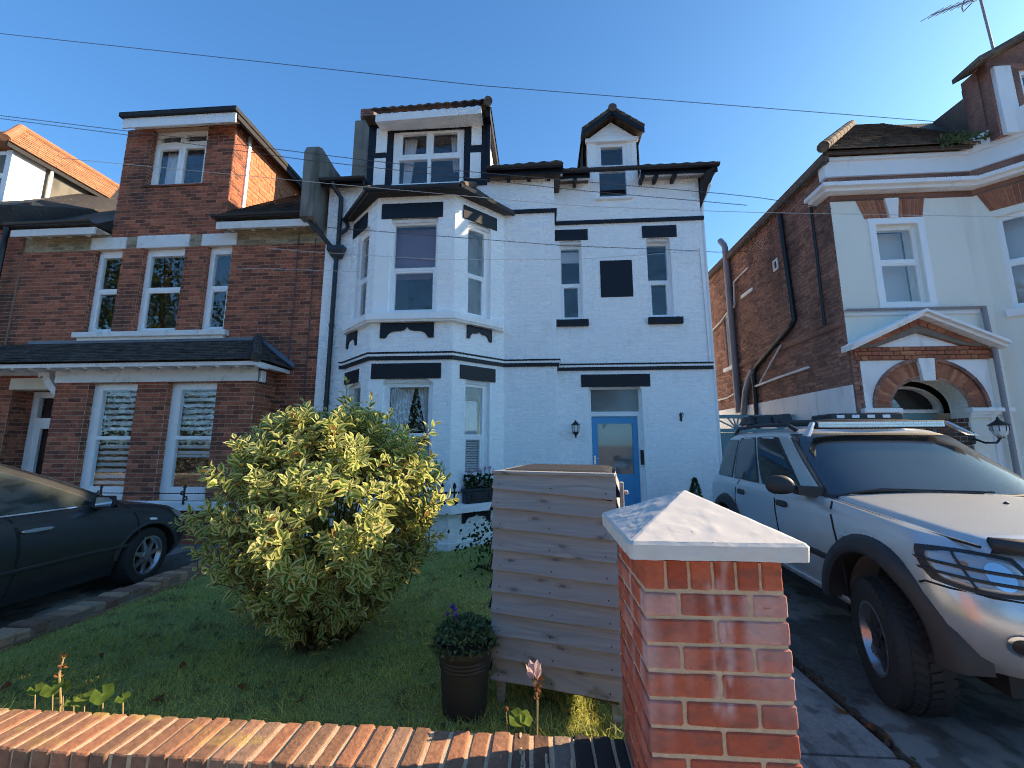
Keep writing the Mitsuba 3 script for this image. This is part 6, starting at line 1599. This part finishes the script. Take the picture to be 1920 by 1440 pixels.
def wheel(car, x, y, r, w, rim_r, name, steer=0.0, chunky=False, spokes=6, dark=False):
    sgn = np.sign(x)
    A = np.array([[math.cos(steer), -math.sin(steer), 0], [math.sin(steer), math.cos(steer), 0], [0, 0, 1]])
    def pos(m):
        v = m.vertices
        v = np.stack([v[:, 2] * sgn, v[:, 0], v[:, 1]], -1) @ A.T
        m = trimesh.Trimesh(v + [x, y, r + car.drop], m.faces, process=False)
        m.fix_normals()
        return m
    h = w / 2
    prof = [(rim_r - 0.01, -h * 0.8), (rim_r, -h * 0.92), (r * 0.86, -h), (r * 0.955, -h * 0.93), (r * 0.985, -h * 0.72), (r * 0.985, h * 0.72), (r * 0.955, h * 0.93), (r * 0.86, h), (rim_r, h * 0.92), (rim_r - 0.012, h * 0.78)]
    k = car.add(name, pos(trimesh.creation.revolve(np.array(prof + [prof[0]]), sections=56)), 'm_tyre')
    tb = []
    nb = 44 if chunky else 70
    for i in range(nb):
        q = 2 * np.pi * i / nb
        for row, (c0, c1) in enumerate(((-0.98, -0.56), (-0.50, -0.04), (0.04, 0.50), (0.56, 0.98))):
            qq = q + (0.5 * (row % 2)) * 2 * np.pi / nb
            rr = r - (0.012 if row in (0, 3) else 0.0)
            b = trimesh.creation.box((0.030 if chunky else 0.012, 2 * np.pi * r / nb * (0.68 if chunky else 0.8), (c1 - c0) * h * 0.92))
            sk = b.vertices.copy(); sk[:, 1] += sk[:, 2] * (0.45 if row in (1,) else -0.45 if row == 2 else 0.15); b.vertices = sk
            b.apply_translation([rr - 0.012, 0, (c0 + c1) / 2 * h])
            b.apply_transform(trimesh.transformations.rotation_matrix(qq, [0, 0, 1]))
            tb.append(b)
    car.add('tread', pos(trimesh.util.concatenate(tb)), 'm_tyre', k, smooth=False, kind='stuff')
    rm = 'm_rim_dark' if dark else 'm_rim'
    lip = trimesh.creation.revolve(np.array([(rim_r - 0.03, h * 0.45), (rim_r + 0.002, h * 0.84), (rim_r + 0.004, h * 0.95), (rim_r - 0.014, h * 0.95), (rim_r - 0.035, h * 0.55), (rim_r - 0.03, h * 0.45)]), sections=48)
    barrel = trimesh.creation.revolve(np.array([(0.0, -h * 0.3), (rim_r - 0.02, -h * 0.3), (rim_r - 0.02, h * 0.5)]), sections=40)
    rk = car.add('rim', pos(lip), 'm_rim', k)
    car.add('barrel', pos(barrel), 'm_seam', rk)
    for i in range(spokes):
        sp = hull([(0.035, -0.034, h * 0.50), (0.035, 0.034, h * 0.50), (0.035, -0.03, h * 0.80), (0.035, 0.03, h * 0.80), (rim_r - 0.022, -0.020, h * 0.52), (rim_r - 0.022, 0.020, h * 0.52), (rim_r - 0.022, -0.015, h * 0.74), (rim_r - 0.022, 0.015, h * 0.74)])
        sp.apply_transform(trimesh.transformations.rotation_matrix(2 * np.pi * i / spokes + 0.3, [0, 0, 1]))
        car.add('spoke', pos(sp), rm, rk, smooth=20)
    hub = trimesh.creation.cylinder(0.055, h * 0.4, sections=20); hub.apply_translation([0, 0, h * 0.66])
    car.add('hub', pos(hub), rm, rk)
    return k

def carve(body, wells):
    def man(m):
        return manifold3d.Manifold(manifold3d.Mesh(np.asarray(m.vertices, np.float32), np.asarray(m.faces, np.uint32)))
    b = man(body)
    for x0, x1, y, z, r in wells:
        c = manifold3d.Manifold.cylinder(x1 - x0, r, r, 48).rotate([0, 90, 0]).translate([x0, y, z])
        b = b - c
    m = b.to_mesh()
    out = trimesh.Trimesh(np.array(m.vert_properties[:, :3]), np.array(m.tri_verts), process=True)
    return out

# ---- the silver off-roader
SV = thing('parked_car', 'silver off road car with roof light bar and black wheel arches, parked right', 'car')
suv = Car(SV, (3.08, 2.95, 0.04), math.radians(-4.5), 'm_silver',
          dict(t=[0, 0.15, 0.35, 0.55, 0.75, 0.9, 1.0], w=[0.80, 0.855, 0.885, 0.90, 0.90, 0.885, 0.83], f=[-0.62, -0.72, -0.79, -0.79, -0.74, -0.68, -0.60], r=[3.15, 3.24, 3.30, 3.32, 3.32, 3.30, 3.26],
               cf=0.47, cr=0.25, pf=2.75, pr=2.8, z0=0.33, sy=[-0.8, -0.5, 0.0, 0.55, 1.2, 3.3], sz=[0.93, 0.985, 1.045, 1.10, 1.10, 1.12]),
          dict(h=[0, 0.25, 0.6, 0.9, 1.0], w=[0.815, 0.785, 0.735, 0.685, 0.62], f=[0.36, 0.565, 0.86, 1.11, 1.24], r=[3.24, 3.20, 3.12, 3.02, 2.92], cf=0.30, cr=0.18, pf=3.6, pr=3.0,
               z0=1.07, ry=[0.3, 1.3, 1.9, 3.3], rz=[1.64, 1.66, 1.675, 1.665]))
suv.drop = -0.11
body = suv.shell(suv.low, [0, 0.08, 0.15, 0.25, 0.35, 0.45, 0.55, 0.65, 0.75, 0.83, 0.9, 0.95, 0.98, 1.0], 0.045)
wells = [(s * 1.0 - 0.42, s * 1.0 + 0.42, y, 0.37, 0.435) for s in (-1, 1) for y in (0.0, 2.56)]
suv.add('body', carve(body, wells), 'm_silver', smooth=32)
suv.add('cabin', suv.shell(suv.cab, [0, 0.1, 0.25, 0.4, 0.6, 0.8, 0.9, 0.95, 0.98, 1.0], 0.05), 'm_silver', smooth=32)
suv.add('underbody', [bx(-0.62, 0.62, -0.5, 3.0, 0.22, 0.5), bx(-0.78, 0.78, 0.5, 2.05, 0.25, 0.42)], 'm_seam', smooth=False, kind='stuff')
for s in (-1, 1):
    suv.add('wheel_well', [bx(s * 0.60 - 0.02, s * 0.60 + 0.02, y - 0.43, y + 0.43, 0.3, 0.85) for y in (0, 2.56)], 'm_seam', smooth=False, kind='stuff')
hd = suv.patch(suv.low, [(-0.335, 0.965), (0.335, 0.965), (0.335, 0.998), (-0.335, 0.998)], 0.01)
# bonnet: a raised panel over the nose, with its seam
def bonnet(off, k0, inset):
    u, v = np.meshgrid(np.linspace(-1, 1, 41), np.linspace(0, 1, 22))
    yy = -0.585 + 0.035 * u ** 2 * (1 - v) + (0.50 + 0.10 * (1 - u ** 2) * 0 - (-0.585)) * v
    hw = np.interp(yy, [-0.6, -0.4, 0.0, 0.55], [0.66, 0.735, 0.785, 0.80]) - inset
    xx = hw * u
    zz = np.interp(yy, suv.lower['sy'], suv.lower['sz']) + 0.045 * (1 - (u * 0.97) ** 2) + off - 0.05 * np.clip((np.abs(u) - 0.93) / 0.07, 0, 1) ** 2 * k0 - 0.04 * np.clip((0.08 - v) / 0.08, 0, 1) ** 2
    return grid_mesh(np.stack([xx, yy, zz], -1))
suv.add('bonnet', bonnet(0.022, 1.0, 0.0), 'm_silver', smooth=True)
for s in (-1, 1):
    ys = np.linspace(-0.55, 0.5, 12)
    hw = np.interp(ys, [-0.6, -0.4, 0.0, 0.55], [0.66, 0.735, 0.785, 0.80]) + 0.012
    suv.add('bonnet_seam', tube(np.stack([s * hw, ys, np.interp(ys, suv.lower['sy'], suv.lower['sz']) - 0.002], -1), 0.008, 6), 'm_seam')
suv.add('bonnet_guard', [tube([(-0.70 * math.cos(q) if False else x, -0.575 - 0.05 + 0.09 * (x / 0.66) ** 4, 0.985) for x, q in ((x, 0) for x in np.linspace(-0.64, 0.64, 15))], 0.042, 10)], 'm_trim_black', smooth=True)
gx_ = suv.patch(suv.low, [(-0.15, 0.72), (0.15, 0.72), (0.15, 0.93), (-0.15, 0.93)], 0.012, rounded=0.3)
suv.add('grille', gx_, 'm_trim_black')
for s in (-1, 1):
    hk = suv.add('headlight', suv.patch(suv.low, [(0.16, 0.69), (0.315, 0.70), (0.335, 0.90), (0.155, 0.93)], 0.012, rounded=0.55, sgn=s, thick=0.02), 'm_lens', smooth=True)
    suv.add('lamp_housing', suv.patch(suv.low, [(0.15, 0.665), (0.345, 0.665), (0.36, 0.925), (0.145, 0.955)], 0.006, rounded=0.5, sgn=s), 'm_trim_black', hk, smooth=True)
    suv.add('reflector', suv.patch(suv.low, [(0.172, 0.72), (0.215, 0.71), (0.22, 0.88), (0.172, 0.90)], 0.018, rounded=1.0, sgn=s), 'm_chrome', hk, smooth=True)
    suv.add('indicator', suv.patch(suv.low, [(0.24, 0.835), (0.262, 0.835), (0.265, 0.862), (0.24, 0.866)], 0.016, rounded=0.6, sgn=s), 'm_amber', hk, smooth=True)
    for t0, t1 in ((0.75, 0.755), (0.815, 0.825)):
        suv.add('guard_bar', suv.patch(suv.low, [(0.15, t0 - 0.004), (0.35, t0 - 0.004), (0.355, t1 + 0.004), (0.15, t1 + 0.006)], 0.024, n=(18, 3), rounded=0.0, sgn=s, thick=0.008), 'm_trim_black', hk, smooth=True)
    for c0 in (0.24,):
        suv.add('guard_bar', suv.patch(suv.low, [(c0, 0.685), (c0 + 0.006, 0.685), (c0 + 0.026, 0.91), (c0 + 0.020, 0.91)], 0.024, n=(3, 10), rounded=0.0, sgn=s, thick=0.008), 'm_trim_black', hk, smooth=True)
    fk = suv.add('fog_lamp', suv.patch(suv.low, [(0.165, 0.25), (0.225, 0.25), (0.225, 0.42), (0.165, 0.42)], 0.010, rounded=1.0, sgn=s), 'm_chrome', smooth=True)
    suv.add('fog_lens', suv.patch(suv.low, [(0.172, 0.275), (0.217, 0.275), (0.217, 0.395), (0.172, 0.395)], 0.014, rounded=1.0, sgn=s), 'm_trim_black', fk, smooth=True)
    suv.add('fog_bulb', suv.patch(suv.low, [(0.180, 0.31), (0.198, 0.31), (0.198, 0.365), (0.180, 0.365)], 0.022, rounded=1.0, sgn=s), 'm_lens', fk, smooth=True)
    suv.add('bumper_seam', tube(np.array([suv.low(np.array(c), np.array(t), np.array(s)) for c, t in ((0.372, 0.62), (0.355, 0.65), (0.30, 0.655), (0.22, 0.66), (0.15, 0.66))]) * [1.003, 1.003, 1], 0.006, 6), 'm_seam', smooth=True)
    # wheel arch flares
    for y in (0.0, 2.56):
        th = np.linspace(math.radians(2), math.radians(184), 40)
        ring_o = [(y + 0.535 * math.cos(q), 0.37 + 0.535 * math.sin(q)) for q in th]
        ring_i = [(y + 0.425 * math.cos(q), 0.37 + 0.425 * math.sin(q)) for q in th]
        P = []
        for rr, xx in ((0.425, 0.80), (0.425, 0.945), (0.45, 0.958), (0.515, 0.945), (0.545, 0.905), (0.545, 0.78)):
            P.append(np.stack([np.full(40, s * xx), y + rr * np.cos(th), 0.37 + rr * np.sin(th)], -1))
        fl = grid_mesh(np.stack(P))
        fv = fl.vertices
        front = np.clip((-fv[:, 1] - 0.25) / 0.3, 0, 1) if y == 0 else 0 * fv[:, 0]
        fv[:, 0] -= s * front * 0.07
        fl.vertices = fv
        suv.add('arch_flare', fl, 'm_trim_black', smooth=40)
    # side windows
    for nm, cs in (('window', ((0.436, 0.08), (0.566, 0.08), (0.562, 0.88), (0.448, 0.86))), ('window', ((0.584, 0.08), (0.700, 0.08), (0.696, 0.88), (0.584, 0.88))), ('window', ((0.716, 0.08), (0.83, 0.10), (0.82, 0.84), (0.716, 0.88)))):
        suv.add(nm, suv.patch(suv.cab, cs, 0.005, rounded=0.16, sgn=s), 'm_car_glass', smooth=True)
        c0, c1, t0, t1 = cs[0][0], cs[1][0], cs[0][1], cs[2][1]
        suv.add('window_seal', suv.patch(suv.cab, [(c0 - 0.006, t0 - 0.03), (c1 + 0.006, t0 - 0.03), (c1 + 0.006, t1 + 0.03), (c0 - 0.006, t1 + 0.03)], 0.002, rounded=0.16, sgn=s), 'm_trim_black', smooth=True)
    for c in (0.472, 0.580, 0.70):
        suv.add('door_seam', suv.patch(suv.low, [(c, 0.12), (c + 0.003, 0.12), (c + 0.003, 0.99), (c, 0.99)], 0.0015, n=(3, 16), rounded=0, sgn=s), 'm_seam', smooth=True)
    for c in (0.552, 0.668):
        suv.add('door_handle', suv.patch(suv.low, [(c, 0.80), (c + 0.024, 0.80), (c + 0.024, 0.875), (c, 0.875)], 0.014, n=(8, 6), rounded=0.6, sgn=s, thick=0.012), 'm_trim_black', smooth=True)
    suv.add('rubbing_strip', suv.patch(suv.low, [(0.475, 0.40), (0.70, 0.40), (0.70, 0.46), (0.475, 0.46)], 0.012, n=(30, 4), rounded=0.1, sgn=s, thick=0.01), 'm_trim_black', smooth=True)
    suv.add('sill', suv.patch(suv.low, [(0.47, 0.03), (0.70, 0.03), (0.70, 0.10), (0.47, 0.10)], 0.018, n=(30, 5), rounded=0.1, sgn=s, thick=0.016), 'm_silver', smooth=True)
    suv.add('badge', suv.patch(suv.low, [(0.442, 0.70), (0.460, 0.70), (0.460, 0.76), (0.442, 0.76)], 0.006, n=(9, 7), rounded=1.0, sgn=s), 'm_chrome', smooth=True)
    # door mirror
    h_ = hull([(s * (0.94 + dx), 0.68 + dy, 1.17 + dz) for dx, dy, dz in ((0, 0, -0.07), (0, 0.13, -0.085), (0.21, 0.04, -0.085), (0.22, 0.14, -0.09), (0, 0, 0.075), (0, 0.13, 0.10), (0.19, 0.05, 0.10), (0.20, 0.14, 0.11), (0.265, 0.11, 0.0))])
    h_ = h_.subdivide_loop(3)
    mk = suv.add('mirror', h_, 'm_trim_black', smooth=True)
    suv.add('mirror_arm', hull([(s * 0.80, 0.60, 1.08), (s * 0.80, 0.80, 1.08), (s * 0.80, 0.62, 1.17), (s * 0.80, 0.76, 1.17), (s * 0.95, 0.70, 1.10), (s * 0.95, 0.80, 1.10), (s * 0.95, 0.70, 1.17), (s * 0.95, 0.80, 1.17)]), 'm_trim_black', mk)
    # roof rails
    suv.add('roof_rail', tube([(s * 0.60, 1.35, 1.67), (s * 0.61, 1.48, 1.735), (s * 0.61, 2.1, 1.755), (s * 0.61, 2.75, 1.74), (s * 0.60, 2.9, 1.67)], 0.022, 8), 'm_trim_black', smooth=True)
wsc = suv.patch(suv.cab, [(-0.352, 0.075), (0.352, 0.075), (0.352, 0.92), (-0.352, 0.92)], 0.006, n=(40, 16), rounded=0.10)
wk = suv.add('windscreen', wsc, 'm_car_glass', smooth=True)
suv.add('windscreen_seal', suv.patch(suv.cab, [(-0.366, 0.03), (0.366, 0.03), (0.366, 0.955), (-0.366, 0.955)], 0.003, n=(40, 16), rounded=0.10), 'm_trim_black', wk, smooth=True)
suv.add('scuttle', suv.patch(suv.cab, [(-0.36, 0.0), (0.36, 0.0), (0.36, 0.075), (-0.36, 0.075)], 0.02, n=(40, 4), rounded=0.0, thick=0.02), 'm_trim_black', smooth=True)
def wcab(c, h, off):
    s = -1 if c < 0 else 1
    p = suv.cab(np.array(abs(c)), np.array(h), np.array(s))
    return p + np.array([0, -0.7, 0.7]) * off
for pts in ([(-0.30, 0.04), (-0.22, 0.09), (-0.12, 0.14), (0.02, 0.12)], [(0.0, 0.06), (0.10, 0.10), (0.20, 0.13), (0.30, 0.12)]):
    P = np.array([wcab(c, h, 0.03) for c, h in pts])
    a = suv.add('wiper', tube(P, [0.012, 0.010, 0.009, 0.006], 6), 'm_trim_black', smooth=True)
    suv.add('blade', tube(np.array([wcab(c * 0.985 + 0.02, h + 0.02, 0.022) for c, h in pts]), 0.008, 6), 'm_seam', a, smooth=True)
m = trimesh.creation.icosphere(subdivisions=2, radius=0.014); m.apply_translation([0.05, 0.12, 1.125])
suv.add('washer_jet', m, 'm_trim_black')
# light bar and what stands on the roof
lb = suv.add('light_bar', bx(-0.545, 0.545, 1.10, 1.17, 1.672, 1.748, 0.008), 'm_trim_black', smooth=False)
suv.add('lens', bx(-0.525, 0.525, 1.088, 1.10, 1.685, 1.735, 0.003), 'm_led', lb, smooth=False)
led = [bx(-0.52 + i * 0.0208 + 0.002, -0.52 + i * 0.0208 + 0.0188, 1.083, 1.089, z, z + 0.021, 0.003) for i in range(50) for z in (1.688, 1.712)]
suv.add('diodes', led, 'm_chrome', lb, smooth=False, kind='stuff')
for s in (-1, 1):
    suv.add('bracket', hull([(s * 0.66, 0.98, 1.60), (s * 0.69, 0.98, 1.60), (s * 0.66, 1.06, 1.61), (s * 0.69, 1.06, 1.61), (s * 0.545, 1.10, 1.73), (s * 0.56, 1.10, 1.74), (s * 0.545, 1.16, 1.73), (s * 0.56, 1.16, 1.74)]), 'm_silver', lb)
for y in (1.62, 2.45):
    suv.add('roof_bar', tube([(-0.62, y, 1.765), (0, y, 1.775), (0.62, y, 1.765)], 0.02, 8), 'm_trim_black', smooth=True)
RX = thing('roof_box', 'long black slotted tray with four pale slots on the car roof', 'roof tray')
tb_ = [suv.tr(bx(0.08, 0.82, 1.95, 2.35, 1.79, 1.88, 0.015))]
put('tray', tb_, 'm_trim_black', RX)
for i in range(4):
    put('slot', suv.tr(bx(0.14 + i * 0.155, 0.215 + i * 0.155, 1.944, 1.951, 1.825, 1.860)), 'm_led', RX)
RG = thing('kit_bag', 'dark bag strapped to the rear corner of the car roof', 'bag')
hb = hull([(-0.62, 2.42, 1.785), (-0.08, 2.42, 1.785), (-0.62, 2.72, 1.785), (-0.08, 2.72, 1.785), (-0.58, 2.45, 1.88), (-0.10, 2.45, 1.92), (-0.56, 2.70, 1.89), (-0.10, 2.70, 1.93)])
v, f = trimesh.remesh.subdivide_to_size(hb.vertices, hb.faces, 0.05)
hb = trimesh.Trimesh(v, f); hb.merge_vertices(); hb.vertices = hb.vertices + (np.stack([meshkit.fbm(hb.vertices * 9 + k, 2) for k in range(3)], -1) - 0.5) * 0.03
put('body', suv.tr(hb), 'm_trim_black', RG, smooth=50)
for x in (-0.52, -0.32):
    put('strap', suv.tr(tube([(x, 2.40, 1.785), (x, 2.42, 1.87), (x, 2.58, 1.90), (x, 2.73, 1.875), (x, 2.74, 1.785)], 0.012, 6)), 'm_seam', RG)
wheel(suv, -0.80, 0.0, 0.375, 0.26, 0.215, 'wheel', math.radians(-14), True, 6, True)
wheel(suv, 0.80, 0.0, 0.375, 0.245, 0.225, 'wheel', math.radians(-14), True, 6)
wheel(suv, -0.80, 2.56, 0.375, 0.245, 0.225, 'wheel', 0, True, 6)
wheel(suv, 0.80, 2.56, 0.375, 0.245, 0.225, 'wheel', 0, True, 6)

# ---- the dark grey estate
EC = thing('parked_car', 'dark grey estate car parked nose in on the left driveway behind the bush', 'car')
est = Car(EC, (-5.48, 4.70, -0.03), math.pi, 'm_dark_paint',
          dict(t=[0, 0.15, 0.35, 0.55, 0.75, 0.9, 1.0], w=[0.80, 0.845, 0.865, 0.875, 0.87, 0.85, 0.79], f=[-0.72, -0.82, -0.88, -0.88, -0.84, -0.78, -0.68], r=[3.35, 3.42, 3.46, 3.46, 3.44, 3.42, 3.38],
               cf=0.62, cr=0.3, pf=2.2, pr=2.6, z0=0.20, sy=[-0.9, -0.6, 0.0, 0.55, 1.2, 3.4], sz=[0.70, 0.78, 0.90, 0.965, 0.965, 1.0]),
          dict(h=[0, 0.25, 0.6, 0.9, 1.0], w=[0.79, 0.755, 0.69, 0.61, 0.54], f=[0.12, 0.40, 0.78, 1.16, 1.36], r=[3.40, 3.34, 3.22, 3.05, 2.95], cf=0.20, cr=0.2, pf=3.2, pr=3.0,
               z0=0.93, ry=[0.3, 1.6, 2.4, 3.4], rz=[1.43, 1.48, 1.50, 1.46]))
body = est.shell(est.low, [0, 0.08, 0.15, 0.25, 0.35, 0.45, 0.55, 0.65, 0.75, 0.83, 0.9, 0.95, 0.98, 1.0], 0.05)
est.add('body', carve(body, [(s - 0.4, s + 0.4, y, 0.315, 0.355) for s in (-1, 1) for y in (0, 2.7)]), 'm_dark_paint', smooth=32)
est.add('cabin', est.shell(est.cab, [0, 0.1, 0.25, 0.4, 0.6, 0.8, 0.9, 0.95, 0.98, 1.0], 0.045), 'm_dark_paint', smooth=32)
est.add('underbody', bx(-0.6, 0.6, -0.4, 3.1, 0.16, 0.4), 'm_seam', smooth=False)
plain('m_tint', (0.018, 0.027, 0.027), 0.05, 0.0, 0.8, 1.0)
for s in (-1, 1):
    for cs in (((0.41, 0.09), (0.578, 0.09), (0.568, 0.88), (0.424, 0.84)), ((0.60, 0.12), (0.70, 0.12), (0.695, 0.85), (0.585, 0.85)), ((0.72, 0.14), (0.80, 0.16), (0.79, 0.82), (0.715, 0.84))):
        k = est.add('window', est.patch(est.cab, cs, 0.005, rounded=0.22, sgn=s), 'm_tint', smooth=True)
        g = [(c + (-0.004 if i in (0, 3) else 0.004), t + (-0.03 if i < 2 else 0.03)) for i, (c, t) in enumerate(cs)]
        est.add('window_seal', est.patch(est.cab, g, 0.002, rounded=0.22, sgn=s), 'm_trim_black', k, smooth=True)
    est.add('window_line', est.patch(est.cab, [(0.405, 0.045), (0.80, 0.045), (0.80, 0.085), (0.405, 0.085)], 0.008, n=(40, 3), rounded=0, sgn=s), 'm_chrome', smooth=True)
    for c in (0.445, 0.575, 0.70):
        est.add('door_seam', est.patch(est.low, [(c, 0.10), (c + 0.003, 0.10), (c + 0.003, 0.99), (c, 0.99)], 0.0015, n=(3, 16), rounded=0, sgn=s), 'm_seam', smooth=True)
    for c in (0.545, 0.665):
        est.add('door_handle', est.patch(est.low, [(c, 0.785), (c + 0.030, 0.785), (c + 0.030, 0.835), (c, 0.835)], 0.026, n=(10, 6), rounded=0.7, sgn=s, thick=0.012), 'm_rim', smooth=True)
    est.add('side_trim', est.patch(est.low, [(0.45, 0.36), (0.70, 0.36), (0.70, 0.41), (0.45, 0.41)], 0.010, n=(30, 4), rounded=0.1, sgn=s, thick=0.008), 'm_dark_paint', smooth=True)
    est.add('badge', est.patch(est.low, [(0.425, 0.44), (0.440, 0.45), (0.440, 0.475), (0.425, 0.465)], 0.012, n=(7, 4), rounded=0.3, sgn=s), 'm_rim', smooth=True)
    est.add('side_indicator', est.patch(est.low, [(0.418, 0.74), (0.430, 0.74), (0.430, 0.775), (0.418, 0.775)], 0.006, n=(7, 4), rounded=0.4, sgn=s), 'm_led', smooth=True)
    mk = est.add('mirror', hull([(s * (0.86 + dx), 0.56 + dy, 1.0 + dz) for dx, dy, dz in ((0, 0, -0.05), (0, 0.10, -0.06), (0.20, 0.04, -0.05), (0.20, 0.11, -0.05), (0, 0, 0.06), (0, 0.10, 0.07), (0.17, 0.04, 0.065), (0.17, 0.11, 0.07), (0.235, 0.09, 0.0))]), 'm_trim_black', smooth=60)
    est.add('mirror_glass', hull([(s * (0.88 + dx), 0.672, 1.0 + dz) for dx, dz in ((0, -0.04), (0.18, -0.035), (0.19, 0.03), (0.14, 0.055), (0.01, 0.055))] + [(s * 0.97, 0.668, 1.0)]), 'm_chrome', mk)
    est.add('mirror_arm', hull([(s * 0.76, 0.46, 0.93), (s * 0.76, 0.64, 0.93), (s * 0.76, 0.50, 1.01), (s * 0.76, 0.62, 1.01), (s * 0.88, 0.56, 0.96), (s * 0.88, 0.66, 0.96), (s * 0.88, 0.56, 1.0), (s * 0.88, 0.66, 1.0)]), 'm_trim_black', mk)
    est.add('roof_rail', tube([(s * 0.56, 1.55, 1.48), (s * 0.57, 1.75, 1.535), (s * 0.57, 2.5, 1.545), (s * 0.56, 3.0, 1.49)], 0.018, 8), 'm_rim', smooth=True)
    est.add('headlight', est.patch(est.low, [(0.20, 0.70), (0.33, 0.72), (0.37, 0.93), (0.19, 0.90)], 0.008, rounded=0.6, sgn=s), 'm_lens', smooth=True)
    for y in (0, 2.7):
        th = np.linspace(0.1, math.pi - 0.1, 30)
        P = [np.stack([np.full(30, s * xx), y + rr * np.cos(th), 0.315 + rr * np.sin(th)], -1) for rr, xx in ((0.352, 0.72), (0.352, 0.878), (0.372, 0.884), (0.40, 0.872))]
        est.add('arch_lip', grid_mesh(np.stack(P)), 'm_dark_paint', smooth=40)
k = est.add('windscreen', est.patch(est.cab, [(-0.36, 0.06), (0.36, 0.06), (0.36, 0.93), (-0.36, 0.93)], 0.006, n=(40, 16), rounded=0.08), 'm_car_glass', smooth=True)
for y, st_ in ((0, math.radians(10)), (2.7, 0)):
    for s in (-1, 1):
        wheel(est, s * 0.775, y, 0.315, 0.20, 0.212, 'wheel', st_, False, 7)
# ---------------------------------------------------------------- trees across the street, behind the camera: what the windows mirror
def street_tree(x, y, h, r, seed, m='m_leaf_tree', n=2600):
    g = np.random.default_rng(seed)
    t = thing('street_tree', 'tall leafy tree standing across the street behind the viewpoint', 'tree', 'trees across the street')
    put('trunk', tube([(x, y, -0.1), (x + 0.1, y, h * 0.3), (x, y + 0.1, h * 0.62), (x + 0.1, y, h * 0.9)], [0.28, 0.2, 0.13, 0.04], 8), 'm_stem', t)
    for i in range(7):
        a = g.uniform(0, 6.28); z0 = h * g.uniform(0.35, 0.65)
        put('limb', tube([(x, y, z0), (x + math.cos(a) * r * 0.4, y + math.sin(a) * r * 0.4, z0 + h * 0.13), (x + math.cos(a) * r * 0.75, y + math.sin(a) * r * 0.75, z0 + h * 0.2)], [0.09, 0.05, 0.02], 6), 'm_stem', t)
    cl = np.array([x, y, h * 0.66]) + unit(g.normal(0, 1, (26, 3))) * np.array([r, r, h * 0.32]) * g.uniform(0.25, 0.9, (26, 1))
    c = cl[g.integers(0, 26, n)] + g.normal(0, 1, (n, 3)) * r * 0.22
    q = leaves(c, g.normal(0, 1, (n, 3)), g.normal(0, 1, (n, 3)) + [0, 0, 0.6], g.uniform(0.25, 0.5, n), g.uniform(0.08, 0.16, n), rows=3)
    put('crown', q[:2], m, t, uv=q[2], kind='stuff')
for a in ((-29, -14, 19, 5.2, 1), (-22, -16, 15, 4.2, 2), (-38, -13, 20, 5.5, 3), (-8.0, -15.5, 12, 3.2, 4), (-15, -16, 7, 2.8, 5), (3, -19, 8, 3.2, 6), (11, -18, 9, 3.0, 7)):
    street_tree(*a)
for x0, x1 in ((-40, -20), (-19.5, -4)):
    k = thing('hedge', 'clipped green hedge across the street behind the viewpoint', 'hedge', 'hedges across the street')
    n = 8000
    b = np.stack([RNG.uniform(x0, x1, n), RNG.uniform(-10.6, -9.7, n), RNG.uniform(0, 4.8, n)], -1)
    q = leaves(b, RNG.normal(0, 1, (n, 3)), RNG.normal(0, 1, (n, 3)) + [0, 0.5, 0.5], 0.22, 0.07, rows=3)
    scene[k] = mikit.ply(q[:2], 'm_leaf_tree', smooth=False, uv=q[2])
